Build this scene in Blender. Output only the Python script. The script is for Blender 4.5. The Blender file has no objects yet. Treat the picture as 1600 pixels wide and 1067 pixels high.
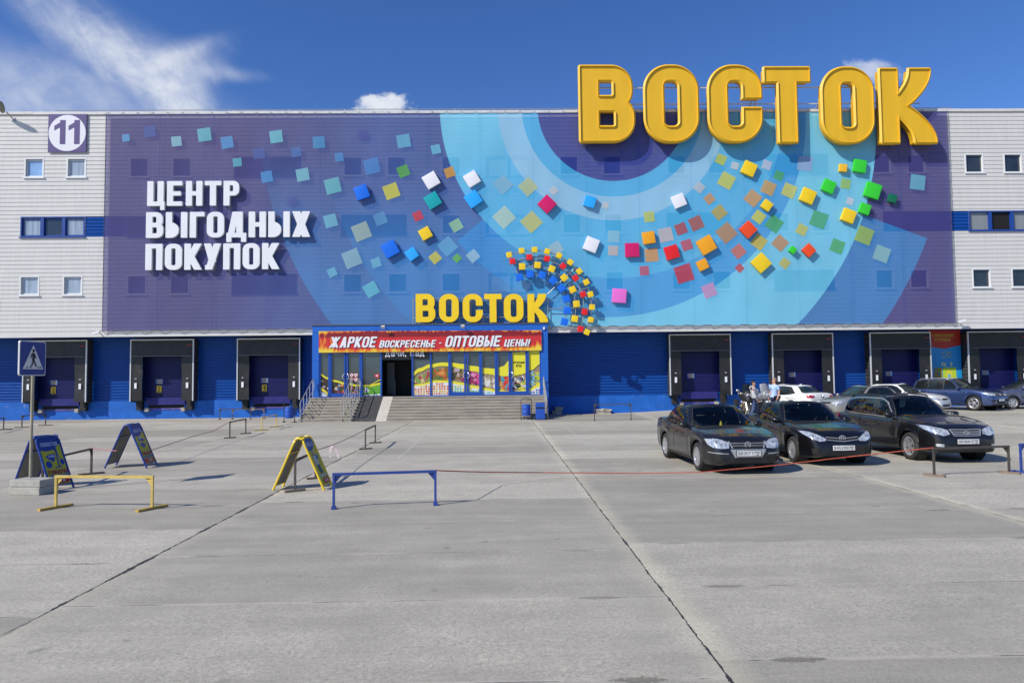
import bpy, bmesh, math, random
import numpy as np
from mathutils import Vector, Matrix
from mathutils.bvhtree import BVHTree
from mathutils.geometry import delaunay_2d_cdt
random.seed(7)
SC = bpy.context.scene
COL = SC.collection
R = math.radians
# ------------------------------------------------------------------ camera
CAM_H = 2.2
F_PX, YAW, PITCH, ROLL = 1100.0, 0.0195606, 0.0493929, -0.01071
_fw = Vector((math.sin(YAW)*math.cos(PITCH), math.cos(YAW)*math.cos(PITCH), math.sin(PITCH)))
_rt = Vector((math.cos(YAW), -math.sin(YAW), 0)); _up = _rt.cross(_fw)
RT = _rt*math.cos(ROLL)+_up*math.sin(ROLL); UP = -_rt*math.sin(ROLL)+_up*math.cos(ROLL)
cam = bpy.data.objects.new('camera', bpy.data.cameras.new('camera')); COL.objects.link(cam)
cam.data.sensor_width = 36; cam.data.lens = F_PX/1600*36; cam.data.clip_end = 3000; cam.data.clip_start = .1
mw = Matrix.Identity(4)
for i in range(3):
    mw[i][0], mw[i][1], mw[i][2] = RT[i], UP[i], -_fw[i]
mw[2][3] = CAM_H
cam.matrix_world = mw
SC.camera = cam
# ------------------------------------------------------------------ light
SUN_AZ, SUN_EL = R(56), R(38.5)           # azimuth from the facade's normal, towards the left
sdir = Vector((-math.sin(SUN_AZ)*math.cos(SUN_EL), -math.cos(SUN_AZ)*math.cos(SUN_EL), math.sin(SUN_EL)))
sl = bpy.data.lights.new('sun', 'SUN'); sl.energy = 5.0; sl.angle = R(.53); sl.color = (1, .945, .85)
sun = bpy.data.objects.new('sun', sl); COL.objects.link(sun)
sun.rotation_euler = sdir.to_track_quat('Z', 'Y').to_euler(); sun.location = sdir*80
SC.view_settings.view_transform = 'Standard'; SC.view_settings.look = 'None'
SC.view_settings.exposure = .06; SC.view_settings.gamma = 1
W_ = bpy.data.worlds.new('World'); SC.world = W_; W_.use_nodes = True
def build_world():
    nt = W_.node_tree; N = nt.nodes; Lk = nt.links
    N.clear()
    def nd(t, **k):
        n = N.new(t)
        for a, b in k.items(): setattr(n, a, b)
        return n
    def ma(op, a, b=None, clamp=False):
        n = nd('ShaderNodeMath', operation=op, use_clamp=clamp)
        for i, v in enumerate((a, b)):
            if v is None: continue
            if isinstance(v, (int, float)): n.inputs[i].default_value = v
            else: Lk.new(v, n.inputs[i])
        return n.outputs[0]
    sky = nd('ShaderNodeTexSky', sky_type='NISHITA'); sky.sun_disc = False
    sky.sun_elevation = SUN_EL; sky.sun_rotation = math.atan2(sdir.x, sdir.y)
    sky.air_density = 1.0; sky.dust_density = .2; sky.ozone_density = 1.6; sky.altitude = 200
    hs = nd('ShaderNodeHueSaturation'); hs.inputs['Saturation'].default_value = 1.20; hs.inputs['Value'].default_value = 1
    Lk.new(sky.outputs[0], hs.inputs['Color'])
    b1 = nd('ShaderNodeBackground'); b1.inputs[1].default_value = .088; tint = nd('ShaderNodeVectorMath', operation='MULTIPLY'); tint.inputs[1].default_value = (.84, 1.02, 1.48); Lk.new(hs.outputs[0], tint.inputs[0]); Lk.new(tint.outputs[0], b1.inputs[0])
    tc = nd('ShaderNodeTexCoord'); sp = nd('ShaderNodeSeparateXYZ'); Lk.new(tc.outputs['Generated'], sp.inputs[0])
    x, y, z = sp.outputs
    ya = ma('MAXIMUM', ma('ABSOLUTE', y), .02)
    u = ma('DIVIDE', x, ya); v = ma('DIVIDE', z, ya)
    front = ma('GREATER_THAN', y, 0)
    def blob(px, py, su, sv, ang, amp):
        u0 = (px-778)/1100; v0 = (588-py)/1100; su /= 1100; sv /= 1100
        du = ma('SUBTRACT', u, u0); dv = ma('SUBTRACT', v, v0); c, s = math.cos(R(ang)), math.sin(R(ang))
        a = ma('ADD', ma('MULTIPLY', du, c), ma('MULTIPLY', dv, s)); b = ma('SUBTRACT', ma('MULTIPLY', dv, c), ma('MULTIPLY', du, s))
        q = ma('ADD', ma('POWER', ma('ABSOLUTE', ma('DIVIDE', a, su)), 2), ma('POWER', ma('ABSOLUTE', ma('DIVIDE', b, sv)), 2))
        return ma('MULTIPLY', ma('POWER', 2.718, ma('MULTIPLY', q, -1)), amp)
    def add(*a):
        r = a[0]
        for k in a[1:]: r = ma('ADD', r, k)
        return r
    cv = nd('ShaderNodeCombineXYZ'); Lk.new(u, cv.inputs[0]); Lk.new(v, cv.inputs[1])
    def noise(scale, detail, rough, rot=0, sc=(1, 1, 1), dist=0.0, off=(0, 0, 0)):
        mp = nd('ShaderNodeMapping'); mp.inputs['Rotation'].default_value = (0, 0, R(rot)); mp.inputs['Scale'].default_value = sc
        mp.inputs['Location'].default_value = off
        mp0 = nd('ShaderNodeMapping'); mp0.inputs['Rotation'].default_value = (0, 0, R(rot)); Lk.new(cv.outputs[0], mp0.inputs[0])
        mp.inputs['Rotation'].default_value = (0, 0, 0)
        Lk.new(mp0.outputs[0], mp.inputs[0])
        n = nd('ShaderNodeTexNoise'); n.inputs['Scale'].default_value = scale; n.inputs['Detail'].default_value = detail
        n.inputs['Roughness'].default_value = rough; n.inputs['Distortion'].default_value = dist
        Lk.new(mp.outputs[0], n.inputs['Vector']); return n.outputs[0]
    def ss(val, lo, hi):
        n = nd('ShaderNodeMapRange', interpolation_type='SMOOTHSTEP'); Lk.new(val, n.inputs[0])
        n.inputs[1].default_value = lo; n.inputs[2].default_value = hi; return n.outputs[0]
    # wind-drawn cirrus: long streaks falling to the right
    env = add(blob(80, 15, 170, 48, -38, .75), blob(190, 80, 150, 55, -45, 1.0), blob(280, 150, 95, 48, -72, 1.0), blob(60, 165, 230, 55, -20, .85), blob(10, 100, 120, 60, -30, .35),
              blob(305, 62, 75, 20, 20, .75), blob(375, 108, 62, 15, -6, .75), blob(335, 88, 60, 22, 25, .45), blob(330, 175, 60, 40, -80, .35))
    st = noise(5.5, 10, .60, 44, (.75, 2.6, 1), 1.1)
    st2 = noise(11.0, 9, .64, 58, (.6, 2.0, 1), .9, (3, 1, 0))
    cir = ss(ma('MULTIPLY', ma('ADD', env, -.04), ma('ADD', ma('MULTIPLY', st, 1.0), ma('MULTIPLY', st2, .75))), .16, 1.75)
    hz = ma('MULTIPLY', ss(add(blob(60, 150, 260, 90, -16, .9), blob(200, 170, 220, 60, -10, .5)), .1, 1.0), ma('ADD', .10, ma('MULTIPLY', st, .55)))
    cir = ma('MAXIMUM', ma('MULTIPLY', cir, .93), hz)
    # two cumulus puffs behind the roof
    pn = noise(34.0, 8, .62, 0, (1, 1.15, 1), .25)
    cum = add(blob(596, 166, 66, 22, 0, .95), blob(608, 146, 26, 16, 0, .62), blob(572, 152, 22, 13, 0, .42))
    cum = ss(ma('ADD', cum, ma('MULTIPLY', ma('SUBTRACT', pn, .5), 2.1)), .42, .98)
    cum = ma('MULTIPLY', cum, ss(blob(596, 165, 90, 45, 0, 1), .1, .4))
    c2 = add(blob(1385, 104, 66, 24, -4, 1.0), blob(1300, 170, 160, 20, 5, .25), blob(1146, 150, 24, 22, 0, .35))
    c2 = ma('MULTIPLY', ss(ma('ADD', c2, ma('MULTIPLY', ma('SUBTRACT', pn, .5), 1.15)), .36, 1.1), .72)
    c2 = ma('MULTIPLY', c2, ss(add(blob(1388, 104, 80, 40, 0, 1), blob(1300, 170, 200, 40, 0, 1), blob(1146, 150, 40, 40, 0, 1)), .1, .4))
    allc = ma('MULTIPLY', ma('MAXIMUM', ma('MAXIMUM', cir, cum), c2), front)
    # broken cloud over the rest of the sky, behind the viewer
    n3 = nd('ShaderNodeTexNoise'); n3.inputs['Scale'].default_value = 2.6; n3.inputs['Detail'].default_value = 7; n3.inputs['Roughness'].default_value = .58
    Lk.new(tc.outputs['Generated'], n3.inputs['Vector'])
    back = ma('MULTIPLY', ma('MULTIPLY', ss(n3.outputs[0], .56, .72), ma('LESS_THAN', y, 0)), ss(z, .02, .15))
    fac = ma('MAXIMUM', allc, ma('MULTIPLY', back, .6), clamp=True)
    b2 = nd('ShaderNodeBackground'); cm = nd('ShaderNodeMix', data_type='RGBA'); Lk.new(ss(noise(24.0, 6, .6, 0, (1, 1.3, 1), .3, (.02, .05, 0)), .35, .62), cm.inputs[0])
    cm.inputs[6].default_value = (.66, .73, .90, 1); cm.inputs[7].default_value = (.86, .91, 1.0, 1); Lk.new(cm.outputs[2], b2.inputs[0]); b2.inputs[1].default_value = .86
    mx = nd('ShaderNodeMixShader'); Lk.new(fac, mx.inputs[0]); Lk.new(b1.outputs[0], mx.inputs[1]); Lk.new(b2.outputs[0], mx.inputs[2])
    out = nd('ShaderNodeOutputWorld'); Lk.new(mx.outputs[0], out.inputs[0])
build_world()
# ------------------------------------------------------------------ measuring helpers (photo pixels -> metres)
def ray(px, py): return RT*((px-800)/F_PX)-UP*((py-533.5)/F_PX)+_fw
def W(px, py, Y):
    d = ray(px, py); return Vector((0, 0, CAM_H))+d*(Y/d.y)
def sstep(a, b, x):
    t = min(1, max(0, (x-a)/(b-a))); return t*t*(3-2*t)
def gz(x, y): return .18*sstep(20, 34, y)*sstep(6, 12, x)     # the yard rises a little towards the right-hand docks
def G(px, py, z=0.0):
    d = ray(px, py); t = (z-CAM_H)/d.z; return Vector((0, 0, CAM_H))+d*t
# ------------------------------------------------------------------ materials
def lin(c): 
    c /= 255.0
    return c/12.92 if c <= .04045 else ((c+.055)/1.055)**2.4
def C(r, g, b): return (lin(r), lin(g), lin(b), 1)
MATS = {}
def mat(name, col, rough=.6, metal=0.0, var=.10, scale=6.0, bump=0.0, bscale=60.0, spec=.5, coat=0.0, stretch=(1, 1, 1), dirt=None, dirt_amt=.0, dscale=2.0):
    if name in MATS: return MATS[name]
    m = bpy.data.materials.new(name); m.use_nodes = True; nt = m.node_tree; N = nt.nodes; L = nt.links
    p = N['Principled BSDF']; p.inputs['Metallic'].default_value = metal; p.inputs['Specular IOR Level'].default_value = spec
    p.inputs['Coat Weight'].default_value = coat; p.inputs['Coat Roughness'].default_value = .03
    tc = N.new('ShaderNodeTexCoord'); mp = N.new('ShaderNodeMapping'); mp.inputs['Scale'].default_value = stretch
    L.new(tc.outputs['Object'], mp.inputs[0])
    n = N.new('ShaderNodeTexNoise'); n.inputs['Scale'].default_value = scale; n.inputs['Detail'].default_value = 6; L.new(mp.outputs[0], n.inputs['Vector'])
    mr = N.new('ShaderNodeMapRange'); mr.inputs[1].default_value = .3; mr.inputs[2].default_value = .7
    mr.inputs[3].default_value = 1-var; mr.inputs[4].default_value = 1+var; L.new(n.outputs[0], mr.inputs[0])
    vm = N.new('ShaderNodeVectorMath'); vm.operation = 'SCALE'; vm.inputs[0].default_value = col[:3]; L.new(mr.outputs[0], vm.inputs['Scale'])
    o = vm.outputs[0]
    if dirt:
        n2 = N.new('ShaderNodeTexNoise'); n2.inputs['Scale'].default_value = dscale; n2.inputs['Detail'].default_value = 8; n2.inputs['Roughness'].default_value = .65; L.new(mp.outputs[0], n2.inputs['Vector'])
        r2 = N.new('ShaderNodeMapRange'); r2.interpolation_type = 'SMOOTHSTEP'; r2.inputs[1].default_value = .62-dirt_amt*.3; r2.inputs[2].default_value = .75
        r2.inputs[4].default_value = min(1, .35+dirt_amt); L.new(n2.outputs[0], r2.inputs[0])
        mx = N.new('ShaderNodeMix'); mx.data_type = 'RGBA'; L.new(r2.outputs[0], mx.inputs[0]); L.new(o, mx.inputs[6]); mx.inputs[7].default_value = dirt; o = mx.outputs[2]
    L.new(o, p.inputs['Base Color'])
    r3 = N.new('ShaderNodeMapRange'); r3.inputs[3].default_value = max(0, rough*.85); r3.inputs[4].default_value = min(1, rough*1.15); L.new(n.outputs[0], r3.inputs[0]); L.new(r3.outputs[0], p.inputs['Roughness'])
    if bump:
        nb = N.new('ShaderNodeTexNoise'); nb.inputs['Scale'].default_value = bscale; nb.inputs['Detail'].default_value = 4; L.new(mp.outputs[0], nb.inputs['Vector'])
        b = N.new('ShaderNodeBump'); b.inputs['Strength'].default_value = min(1, bump); b.inputs['Distance'].default_value = .02; L.new(nb.outputs[0], b.inputs['Height']); L.new(b.outputs[0], p.inputs['Normal'])
    MATS[name] = m; return m
def attr_mat(name, alpha=1.0, rough=.6):
    """plain printed colours, one per face, read from the mesh's colour attribute"""
    m = bpy.data.materials.new(name); m.use_nodes = True; N = m.node_tree.nodes; L = m.node_tree.links
    p = N['Principled BSDF']; p.inputs['Roughness'].default_value = rough
    a = N.new('ShaderNodeVertexColor'); a.layer_name = 'print'; L.new(a.outputs[0], p.inputs['Base Color'])
    if alpha < 1:
        t = N.new('ShaderNodeBsdfTransparent'); mx = N.new('ShaderNodeMixShader'); mx.inputs[0].default_value = alpha
        L.new(t.outputs[0], mx.inputs[1]); L.new(p.outputs[0], mx.inputs[2]); L.new(mx.outputs[0], N['Material Output'].inputs[0])
    return m
# ------------------------------------------------------------------ mesh builder
class MB:
    def __init__(s): s.v = []; s.f = []; s.m = []; s.c = []
    def add(s, vs, fs, mi=0, col=None):
        b = len(s.v); s.v += [tuple(v) for v in vs]
        for f in fs: s.f.append([b+i for i in f]); s.m.append(mi); s.c.append(col or (1, 1, 1, 1))
        return s
    def box(s, c, d, rot=None, mi=0, bev=0.0, col=None):
        x, y, z = d[0]/2, d[1]/2, d[2]/2
        if bev <= 0:
            vs = [Vector((i*x, j*y, k*z)) for i in (-1, 1) for j in (-1, 1) for k in (-1, 1)]
            fs = [(0, 1, 3, 2), (4, 6, 7, 5), (0, 4, 5, 1), (2, 3, 7, 6), (0, 2, 6, 4), (1, 5, 7, 3)]
        else:
            bm = bmesh.new(); bmesh.ops.create_cube(bm, size=1)
            for v in bm.verts: v.co = Vector((v.co.x*d[0], v.co.y*d[1], v.co.z*d[2]))
            bmesh.ops.bevel(bm, geom=bm.edges[:], offset=bev, segments=2, affect='EDGES', profile=.7)
            bm.verts.index_update(); vs = [v.co.copy() for v in bm.verts]; fs = [[v.index for v in f.verts] for f in bm.faces]; bm.free()
        c = Vector(c)
        vs = [(rot @ v if rot else v)+c for v in vs]
        return s.add(vs, fs, mi, col)
    def b2(s, x0, x1, y0, y1, z0, z1, mi=0, bev=0.0, col=None):
        return s.box(((x0+x1)/2, (y0+y1)/2, (z0+z1)/2), (abs(x1-x0), abs(y1-y0), abs(z1-z0)), None, mi, bev, col)
    def tube(s, pts, r, n=8, mi=0, closed=False, caps=True):
        pts = [Vector(p) for p in pts]; N = len(pts); vs = []; fs = []; prev = None
        for i, p in enumerate(pts):
            a = pts[(i-1) % N] if (i > 0 or closed) else p; b = pts[(i+1) % N] if (i < N-1 or closed) else p
            t = (b-a).normalized()
            if prev is None:
                q = t.orthogonal().normalized()
            else:
                q = (prev-t*prev.dot(t)); q = q.normalized() if q.length > 1e-6 else t.orthogonal().normalized()
            prev = q; w = t.cross(q); rr = r[i] if isinstance(r, (list, tuple)) else r
            for k in range(n):
                an = 2*math.pi*k/n; vs.append(p+q*math.cos(an)*rr+w*math.sin(an)*rr)
        for i in range(N if closed else N-1):
            j = (i+1) % N
            for k in range(n):
                k2 = (k+1) % n; fs.append((i*n+k, i*n+k2, j*n+k2, j*n+k))
        if caps and not closed: fs.append(list(range(n))[::-1]); fs.append([(N-1)*n+k for k in range(n)])
        return s.add(vs, fs, mi)
    def beam(s, a, b, w, h=None, mi=0):
        """square tube from a to b"""
        a, b = Vector(a), Vector(b); h = h or w; t = (b-a); L = t.length; q = t.to_track_quat('X', 'Z').to_matrix()
        return s.box((a+b)/2, (L, w, h), q, mi)
    def lathe(s, prof, axis='Y', n=28, c=(0, 0, 0), mi=0, closed=False):
        vs = []; fs = []; c = Vector(c)
        for (r, h) in prof:
            for k in range(n):
                a = 2*math.pi*k/n
                p = (r*math.cos(a), h, r*math.sin(a)) if axis == 'Y' else (r*math.cos(a), r*math.sin(a), h)
                vs.append(Vector(p)+c)
        m = len(prof)
        for i in range(m if closed else m-1):
            for k in range(n):
                k2 = (k+1) % n; j = (i+1) % m; fs.append((i*n+k, i*n+k2, j*n+k2, j*n+k))
        return s.add(vs, fs, mi)
    def ell(s, c, r, n=14, m=9, rot=None, mi=0):
        vs = []; fs = []; c = Vector(c)
        for i in range(m+1):
            t = math.pi*i/m
            for k in range(n):
                a = 2*math.pi*k/n; p = Vector((r[0]*math.sin(t)*math.cos(a), r[1]*math.sin(t)*math.sin(a), r[2]*math.cos(t)))
                vs.append((rot @ p if rot else p)+c)
        for i in range(m):
            for k in range(n):
                k2 = (k+1) % n; fs.append((i*n+k, (i+1)*n+k, (i+1)*n+k2, i*n+k2))
        return s.add(vs, fs, mi)
    def loops(s, loops, f, mi=0, col=None):
        """flat filled shape: loops of 2-D points, outer then holes; f maps (u, v) to 3-D"""
        pts, eds = [], []
        for l in loops:
            o = len(pts); n = len(l); pts += [Vector(p) for p in l]; eds += [(o+i, o+(i+1) % n) for i in range(n)]
        vo, _, fo, *_r = delaunay_2d_cdt(pts, eds, [], 0, 1e-7)
        keep = []
        for t in fo:
            c = (vo[t[0]]+vo[t[1]]+vo[t[2]])/3
            if sum(in_loop(c, l) for l in loops) % 2: keep.append(tuple(t))
        s.add([f(p.x, p.y) for p in vo], keep, mi, col)
        return s
    def solid(s, loops, f0, f1, mi=0, mi_side=None, back=True):
        """extruded shape: f0 maps the front, f1 the back"""
        s.loops(loops, f0, mi)
        if back: s.loops(loops, f1, mi if mi_side is None else mi_side)
        for l in loops:
            n = len(l); vs = [f0(*p) for p in l]+[f1(*p) for p in l]
            s.add(vs, [(i, (i+1) % n, n+(i+1) % n, n+i) for i in range(n)], mi if mi_side is None else mi_side)
        return s
    def build(s, name, mats, parent=None, smooth=False, sharp=35, local=False, merge=True):
        me = bpy.data.meshes.new(name); me.from_pydata(s.v, [], s.f)
        if not isinstance(mats, (list, tuple)): mats = [mats]
        for m in mats: me.materials.append(m)
        me.polygons.foreach_set('material_index', s.m)
        if any(c != (1, 1, 1, 1) for c in s.c):
            at = me.color_attributes.new('print', 'FLOAT_COLOR', 'CORNER'); d = []
            for p, c in zip(me.polygons, s.c): d += list(c)*p.loop_total
            at.data.foreach_set('color', d)
        bm = bmesh.new(); bm.from_mesh(me)
        if merge: bmesh.ops.remove_doubles(bm, verts=bm.verts, dist=1e-5)
        bmesh.ops.recalc_face_normals(bm, faces=bm.faces); bm.to_mesh(me); bm.free()
        if smooth:
            me.polygons.foreach_set('use_smooth', [True]*len(me.polygons)); me.set_sharp_from_angle(angle=R(sharp))
        me.update(); o = bpy.data.objects.new(name, me); COL.objects.link(o)
        if parent:
            o.parent = parent
            if not local: o.matrix_parent_inverse = parent.matrix_basis.inverted()
        return o
def tag(o, label=None, cat=None, group=None, kind=None):
    if label: o['label'] = label
    if cat: o['category'] = cat
    if group: o['group'] = group
    if kind: o['kind'] = kind
    return o
def thing(name, label, cat, loc=(0, 0, 0), rz=0.0, group=None):
    o = bpy.data.objects.new(name, None); COL.objects.link(o); o.location = loc; o.rotation_euler = (0, 0, rz)
    o.empty_display_size = .1
    o.matrix_basis = Matrix.Translation(loc) @ Matrix.Rotation(rz, 4, 'Z')
    return tag(o, label, cat, group)
def copy_tree(o, parent=None):
    c = o.copy(); COL.objects.link(c)
    if parent: c.parent = parent
    for ch in list(o.children): copy_tree(ch, c)
    return c
# ------------------------------------------------------------------ lettering: glyphs as fields, traced to clean outlines
def in_loop(p, l):
    r = False; n = len(l)
    for i in range(n):
        a, b = l[i], l[(i+1) % n]
        if (a[1] > p[1]) != (b[1] > p[1]) and p[0] < (b[0]-a[0])*(p[1]-a[1])/(b[1]-a[1])+a[0]: r = not r
    return r
def trace(Fd, xs, ys):
    ny, nx = Fd.shape; seg = {}
    def ip(i0, j0, i1, j1):
        a, b = Fd[j0, i0], Fd[j1, i1]; t = a/(a-b)
        return (xs[i0]+(xs[i1]-xs[i0])*t, ys[j0]+(ys[j1]-ys[j0])*t)
    pts = {}
    S = Fd > 0
    for j in range(ny-1):
        row = S[j] ^ S[j+1]
        for i in range(nx-1):
            a, b, c, d = S[j, i], S[j, i+1], S[j+1, i+1], S[j+1, i]
            k = a+2*b+4*c+8*d
            if k in (0, 15): continue
            e = {'b': ('h', i, j), 't': ('h', i, j+1), 'l': ('v', i, j), 'r': ('v', i+1, j)}
            tab = {1: 'lb', 2: 'br', 3: 'lr', 4: 'rt', 6: 'bt', 7: 'lt', 8: 'tl', 9: 'tb', 11: 'tr', 12: 'rl', 13: 'rb', 14: 'bl'}
            prs = ['lb', 'rt'] if k == 5 else ['br', 'tl'] if k == 10 else [tab[k]]
            for q in prs: seg[e[q[0]]] = e[q[1]]
            for q in e.values():
                if q not in pts:
                    if q[0] == 'h' and S[q[2], q[1]] != S[q[2], q[1]+1]: pts[q] = ip(q[1], q[2], q[1]+1, q[2])
                    elif q[0] == 'v' and S[q[2], q[1]] != S[q[2]+1, q[1]]: pts[q] = ip(q[1], q[2], q[1], q[2]+1)
    out = []
    while seg:
        s0 = next(iter(seg)); l = []; cur = s0
        while cur in seg:
            l.append(pts[cur]); cur = seg.pop(cur)
        # drop points that lie on a straight run (Douglas-Peucker on the closed loop)
        if len(l) < 3: continue
        far = max(range(len(l)), key=lambda i: math.dist(l[i], l[0]))
        def dp(P, tol):
            keep = [False]*len(P); keep[0] = keep[-1] = True; st = [(0, len(P)-1)]
            while st:
                i, j = st.pop()
                if j-i < 2: continue
                ax, ay = P[i]; dx, dy = P[j][0]-ax, P[j][1]-ay; L = math.hypot(dx, dy) or 1e-9
                m, d = max(((k, abs((P[k][0]-ax)*dy-(P[k][1]-ay)*dx)/L) for k in range(i+1, j)), key=lambda t: t[1])
                if d > tol: keep[m] = True; st += [(i, m), (m, j)]
            return [p for p, q in zip(P, keep) if q]
        tol = .09*(xs[1]-xs[0])
        l = dp(l[:far+1], tol)[:-1]+dp(l[far:]+[l[0]], tol)[:-1]
        if len(l) >= 3: out.append(l)
    return out
WID = {'Ж': 1.5, 'Ш': 1.35, 'Щ': 1.4, 'Ы': 1.25, 'Ю': 1.35, 'М': 1.25, 'Д': 1.15, 'Ц': 1.05, '1': .62, '!': .45, '-': .7, '.': .4, ',': .4, ' ': .5, 'Г': .85, 'Р': .95, 'Х': 1.05}
_GC = {}
def glyph(ch, w=.55, t=.16, b=.14, res=44, curved=False):
    key = (ch, round(w, 3), t, b, res, curved)
    if key in _GC: return _GC[key]
    w = w*WID.get(ch, 1.0)
    if ch == ' ': _GC[key] = ([], w); return _GC[key]
    pad = .06; st = 1.0/res
    xs = np.arange(-pad, w+pad+st, st)+st*.37; ys = np.arange(-.26, 1.24, st)+st*.41
    X, Y = np.meshgrid(xs, ys); NEG = np.full_like(X, -1.0)
    mn, mx = np.minimum, np.maximum
    def box(x0, y0, x1, y1): return mn(mn(X-x0, x1-X), mn(Y-y0, y1-Y))
    def rr(x0, y0, x1, y1, r):
        cx, cy, hx, hy = (x0+x1)/2, (y0+y1)/2, (x1-x0)/2, (y1-y0)/2; r = min(r, hx, hy)
        qx, qy = np.abs(X-cx)-hx+r, np.abs(Y-cy)-hy+r
        return -(np.hypot(mx(qx, 0), mx(qy, 0))+mn(mx(qx, qy), 0)-r)
    def ring(x0, y0, x1, y1, r, tt=None, bb=None):
        tt = tt or t; bb = bb or b
        return mn(rr(x0, y0, x1, y1, r), -rr(x0+tt, y0+bb, x1-tt, y1-bb, max(r-tt, min(.05, .3*w))))
    def di(x0, y0, x1, y1, th):
        k = (x1-x0)/(y1-y0); c = 1/math.hypot(1, k)
        return mn((th/2-np.abs(X-(x0+k*(Y-y0))))*c, mn(Y-min(y0, y1), max(y0, y1)-Y))
    def dv(x0, y0, x1, y1, th):
        k = (y1-y0)/(x1-x0); return mn((th/2-np.abs(Y-(y0+k*(X-x0))))*.8, mn(X-x0, x1-X))
    def U(*a):
        r = a[0]
        for q in a[1:]: r = mx(r, q)
        return r
    R_ = .42*w if not curved else .46*w
    L = box(0, 0, t, 1); Rr = box(w-t, 0, w, 1); h = .5
    def bowl(y0, y1, x0=0.0, x1=None, r=None):
        x1 = w if x1 is None else x1; r = r or min(.32*w+.04, (y1-y0)/2)
        o = mn(rr(x0-.5, y0, x1, y1, r), X-x0); i = mn(rr(x0-.5, y0+b, x1-t, y1-b, max(.04, r-t)), X-x0-t)
        return mn(o, -i)
    def arms(x0):
        if curved:
            s = np.abs(Y-.5)/.5
            cu = x0+(w-t*.56-np.where(Y > .5, .075*w, 0)-x0)*np.sin(np.clip(s, 0, 1)*np.pi/2)**.85
            f = mn((t*.62-np.abs(X-cu))*.8, mn(Y, 1-Y))
            return mn(f, X-t*.5)
        th = t*1.22
        return mn(U(di(x0, h-.04, w-th/2+.01, 1, th), di(x0, h+.06, w-th/2+.02, 0, th)), X-t*.5)
    if ch == 'А': th = t*1.12; F = U(di(th/2, 0, w/2, 1, th), di(w-th/2, 0, w/2, 1, th), mn(box(w*.2, .2, w*.8, .2+b), box(0, 0, w, 1)))
    elif ch == 'Б': F = U(L, box(0, 1-b, w*.9, 1), bowl(0, .6))
    elif ch in 'В8':
        F = U(bowl(0, .5+b/2), bowl(.5-b/2, 1, x1=w*.965)) if ch == 'В' else U(ring(0, 0, w, .5+b/2, R_), ring(w*.03, .5-b/2, w*.97, 1, R_))
    elif ch == 'Г': F = U(L, box(0, 1-b, w, 1))
    elif ch == 'Д': F = U(box(0, 0, w, b), box(0, -.18, t*.8, b), box(w-t*.8, -.18, w, b), box(w-t*1.55, 0, w-t*.55, 1), box(w*.3, 1-b, w-t*.55, 1), di(w*.14+t*.2, 0, w*.3+t/2, 1, t))
    elif ch == 'Е': F = U(L, box(0, 0, w*.92, b), box(0, 1-b, w*.92, 1), box(0, h-b/2, w*.84, h+b/2))
    elif ch == 'Ж': th = t*1.15; F = U(box(w/2-t/2, 0, w/2+t/2, 1), di(w/2, h-.05, w-th/2, 1, th), di(w/2, h+.05, w-th/2, 0, th), di(w/2, h-.05, th/2, 1, th), di(w/2, h+.05, th/2, 0, th))
    elif ch == 'З' or ch == '3':
        F = U(ring(0, 0, w, .5+b/2, R_), ring(0, .5-b/2, w*.96, 1, R_)); F = mn(F, -box(-.1, .28, w*.45, .72)); F = U(F, box(w*.35, h-b/2, w*.6, h+b/2))
    elif ch in 'ИЙ':
        F = U(L, Rr, mn(di(t*.7, .06, w-t*.7, .94, t*1.15), box(0, 0, w, 1)))
        if ch == 'Й': F = U(F, mn(ring(w*.2, 1.04, w*.8, 1.4, .2, .1, .1), 1.2-Y))
    elif ch == 'К': F = U(L, arms(t*.9))
    elif ch == 'Л': F = U(Rr, box(w*.32, 1-b, w, 1), di(t*.5, 0, w*.32+t*.4, 1, t))
    elif ch == 'М': th = t*1.0; F = U(L, Rr, di(t*.6, 1, w/2, .2, th), di(w-t*.6, 1, w/2, .2, th))
    elif ch == 'Н': F = U(L, Rr, box(0, h-b/2, w, h+b/2))
    elif ch in 'О0': F = ring(0, 0, w, 1, R_)
    elif ch == 'П': F = U(L, Rr, box(0, 1-b, w, 1))
    elif ch == 'Р': F = U(L, bowl(.4, 1))
    elif ch == 'С':
        F = ring(0, 0, w, 1, R_); F = mn(F, -(box(w*.5, .435, w+.2, .58) if curved else box(w*.5, .37, w+.2, .63)))
    elif ch == 'Т': F = U(box(w/2-t/2, 0, w/2+t/2, 1), box(0, 1-b, w, 1))
    elif ch == 'У': th = t*1.12; F = U(di(w*.3, 0, w-th/2, 1, th), mn(di(w*.52, .3, th/2, 1, th), Y-.25), box(w*.08, 0, w*.34, b))
    elif ch == 'Х': th = t*1.25; F = U(di(th/2, 0, w-th/2, 1, th), di(w-th/2, 0, th/2, 1, th))
    elif ch == 'Ц': F = U(L, box(w*.94-t, 0, w*.94, 1), box(0, 0, w, b), box(w-t*.7, -.17, w, b))
    elif ch == 'Ч': F = U(Rr, mn(ring(0, .36, w, 1.5, R_), mn(Y, 1-Y)))
    elif ch in 'ШЩ':
        F = U(L, Rr, box(w/2-t/2, 0, w/2+t/2, 1), box(0, 0, w, b))
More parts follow.
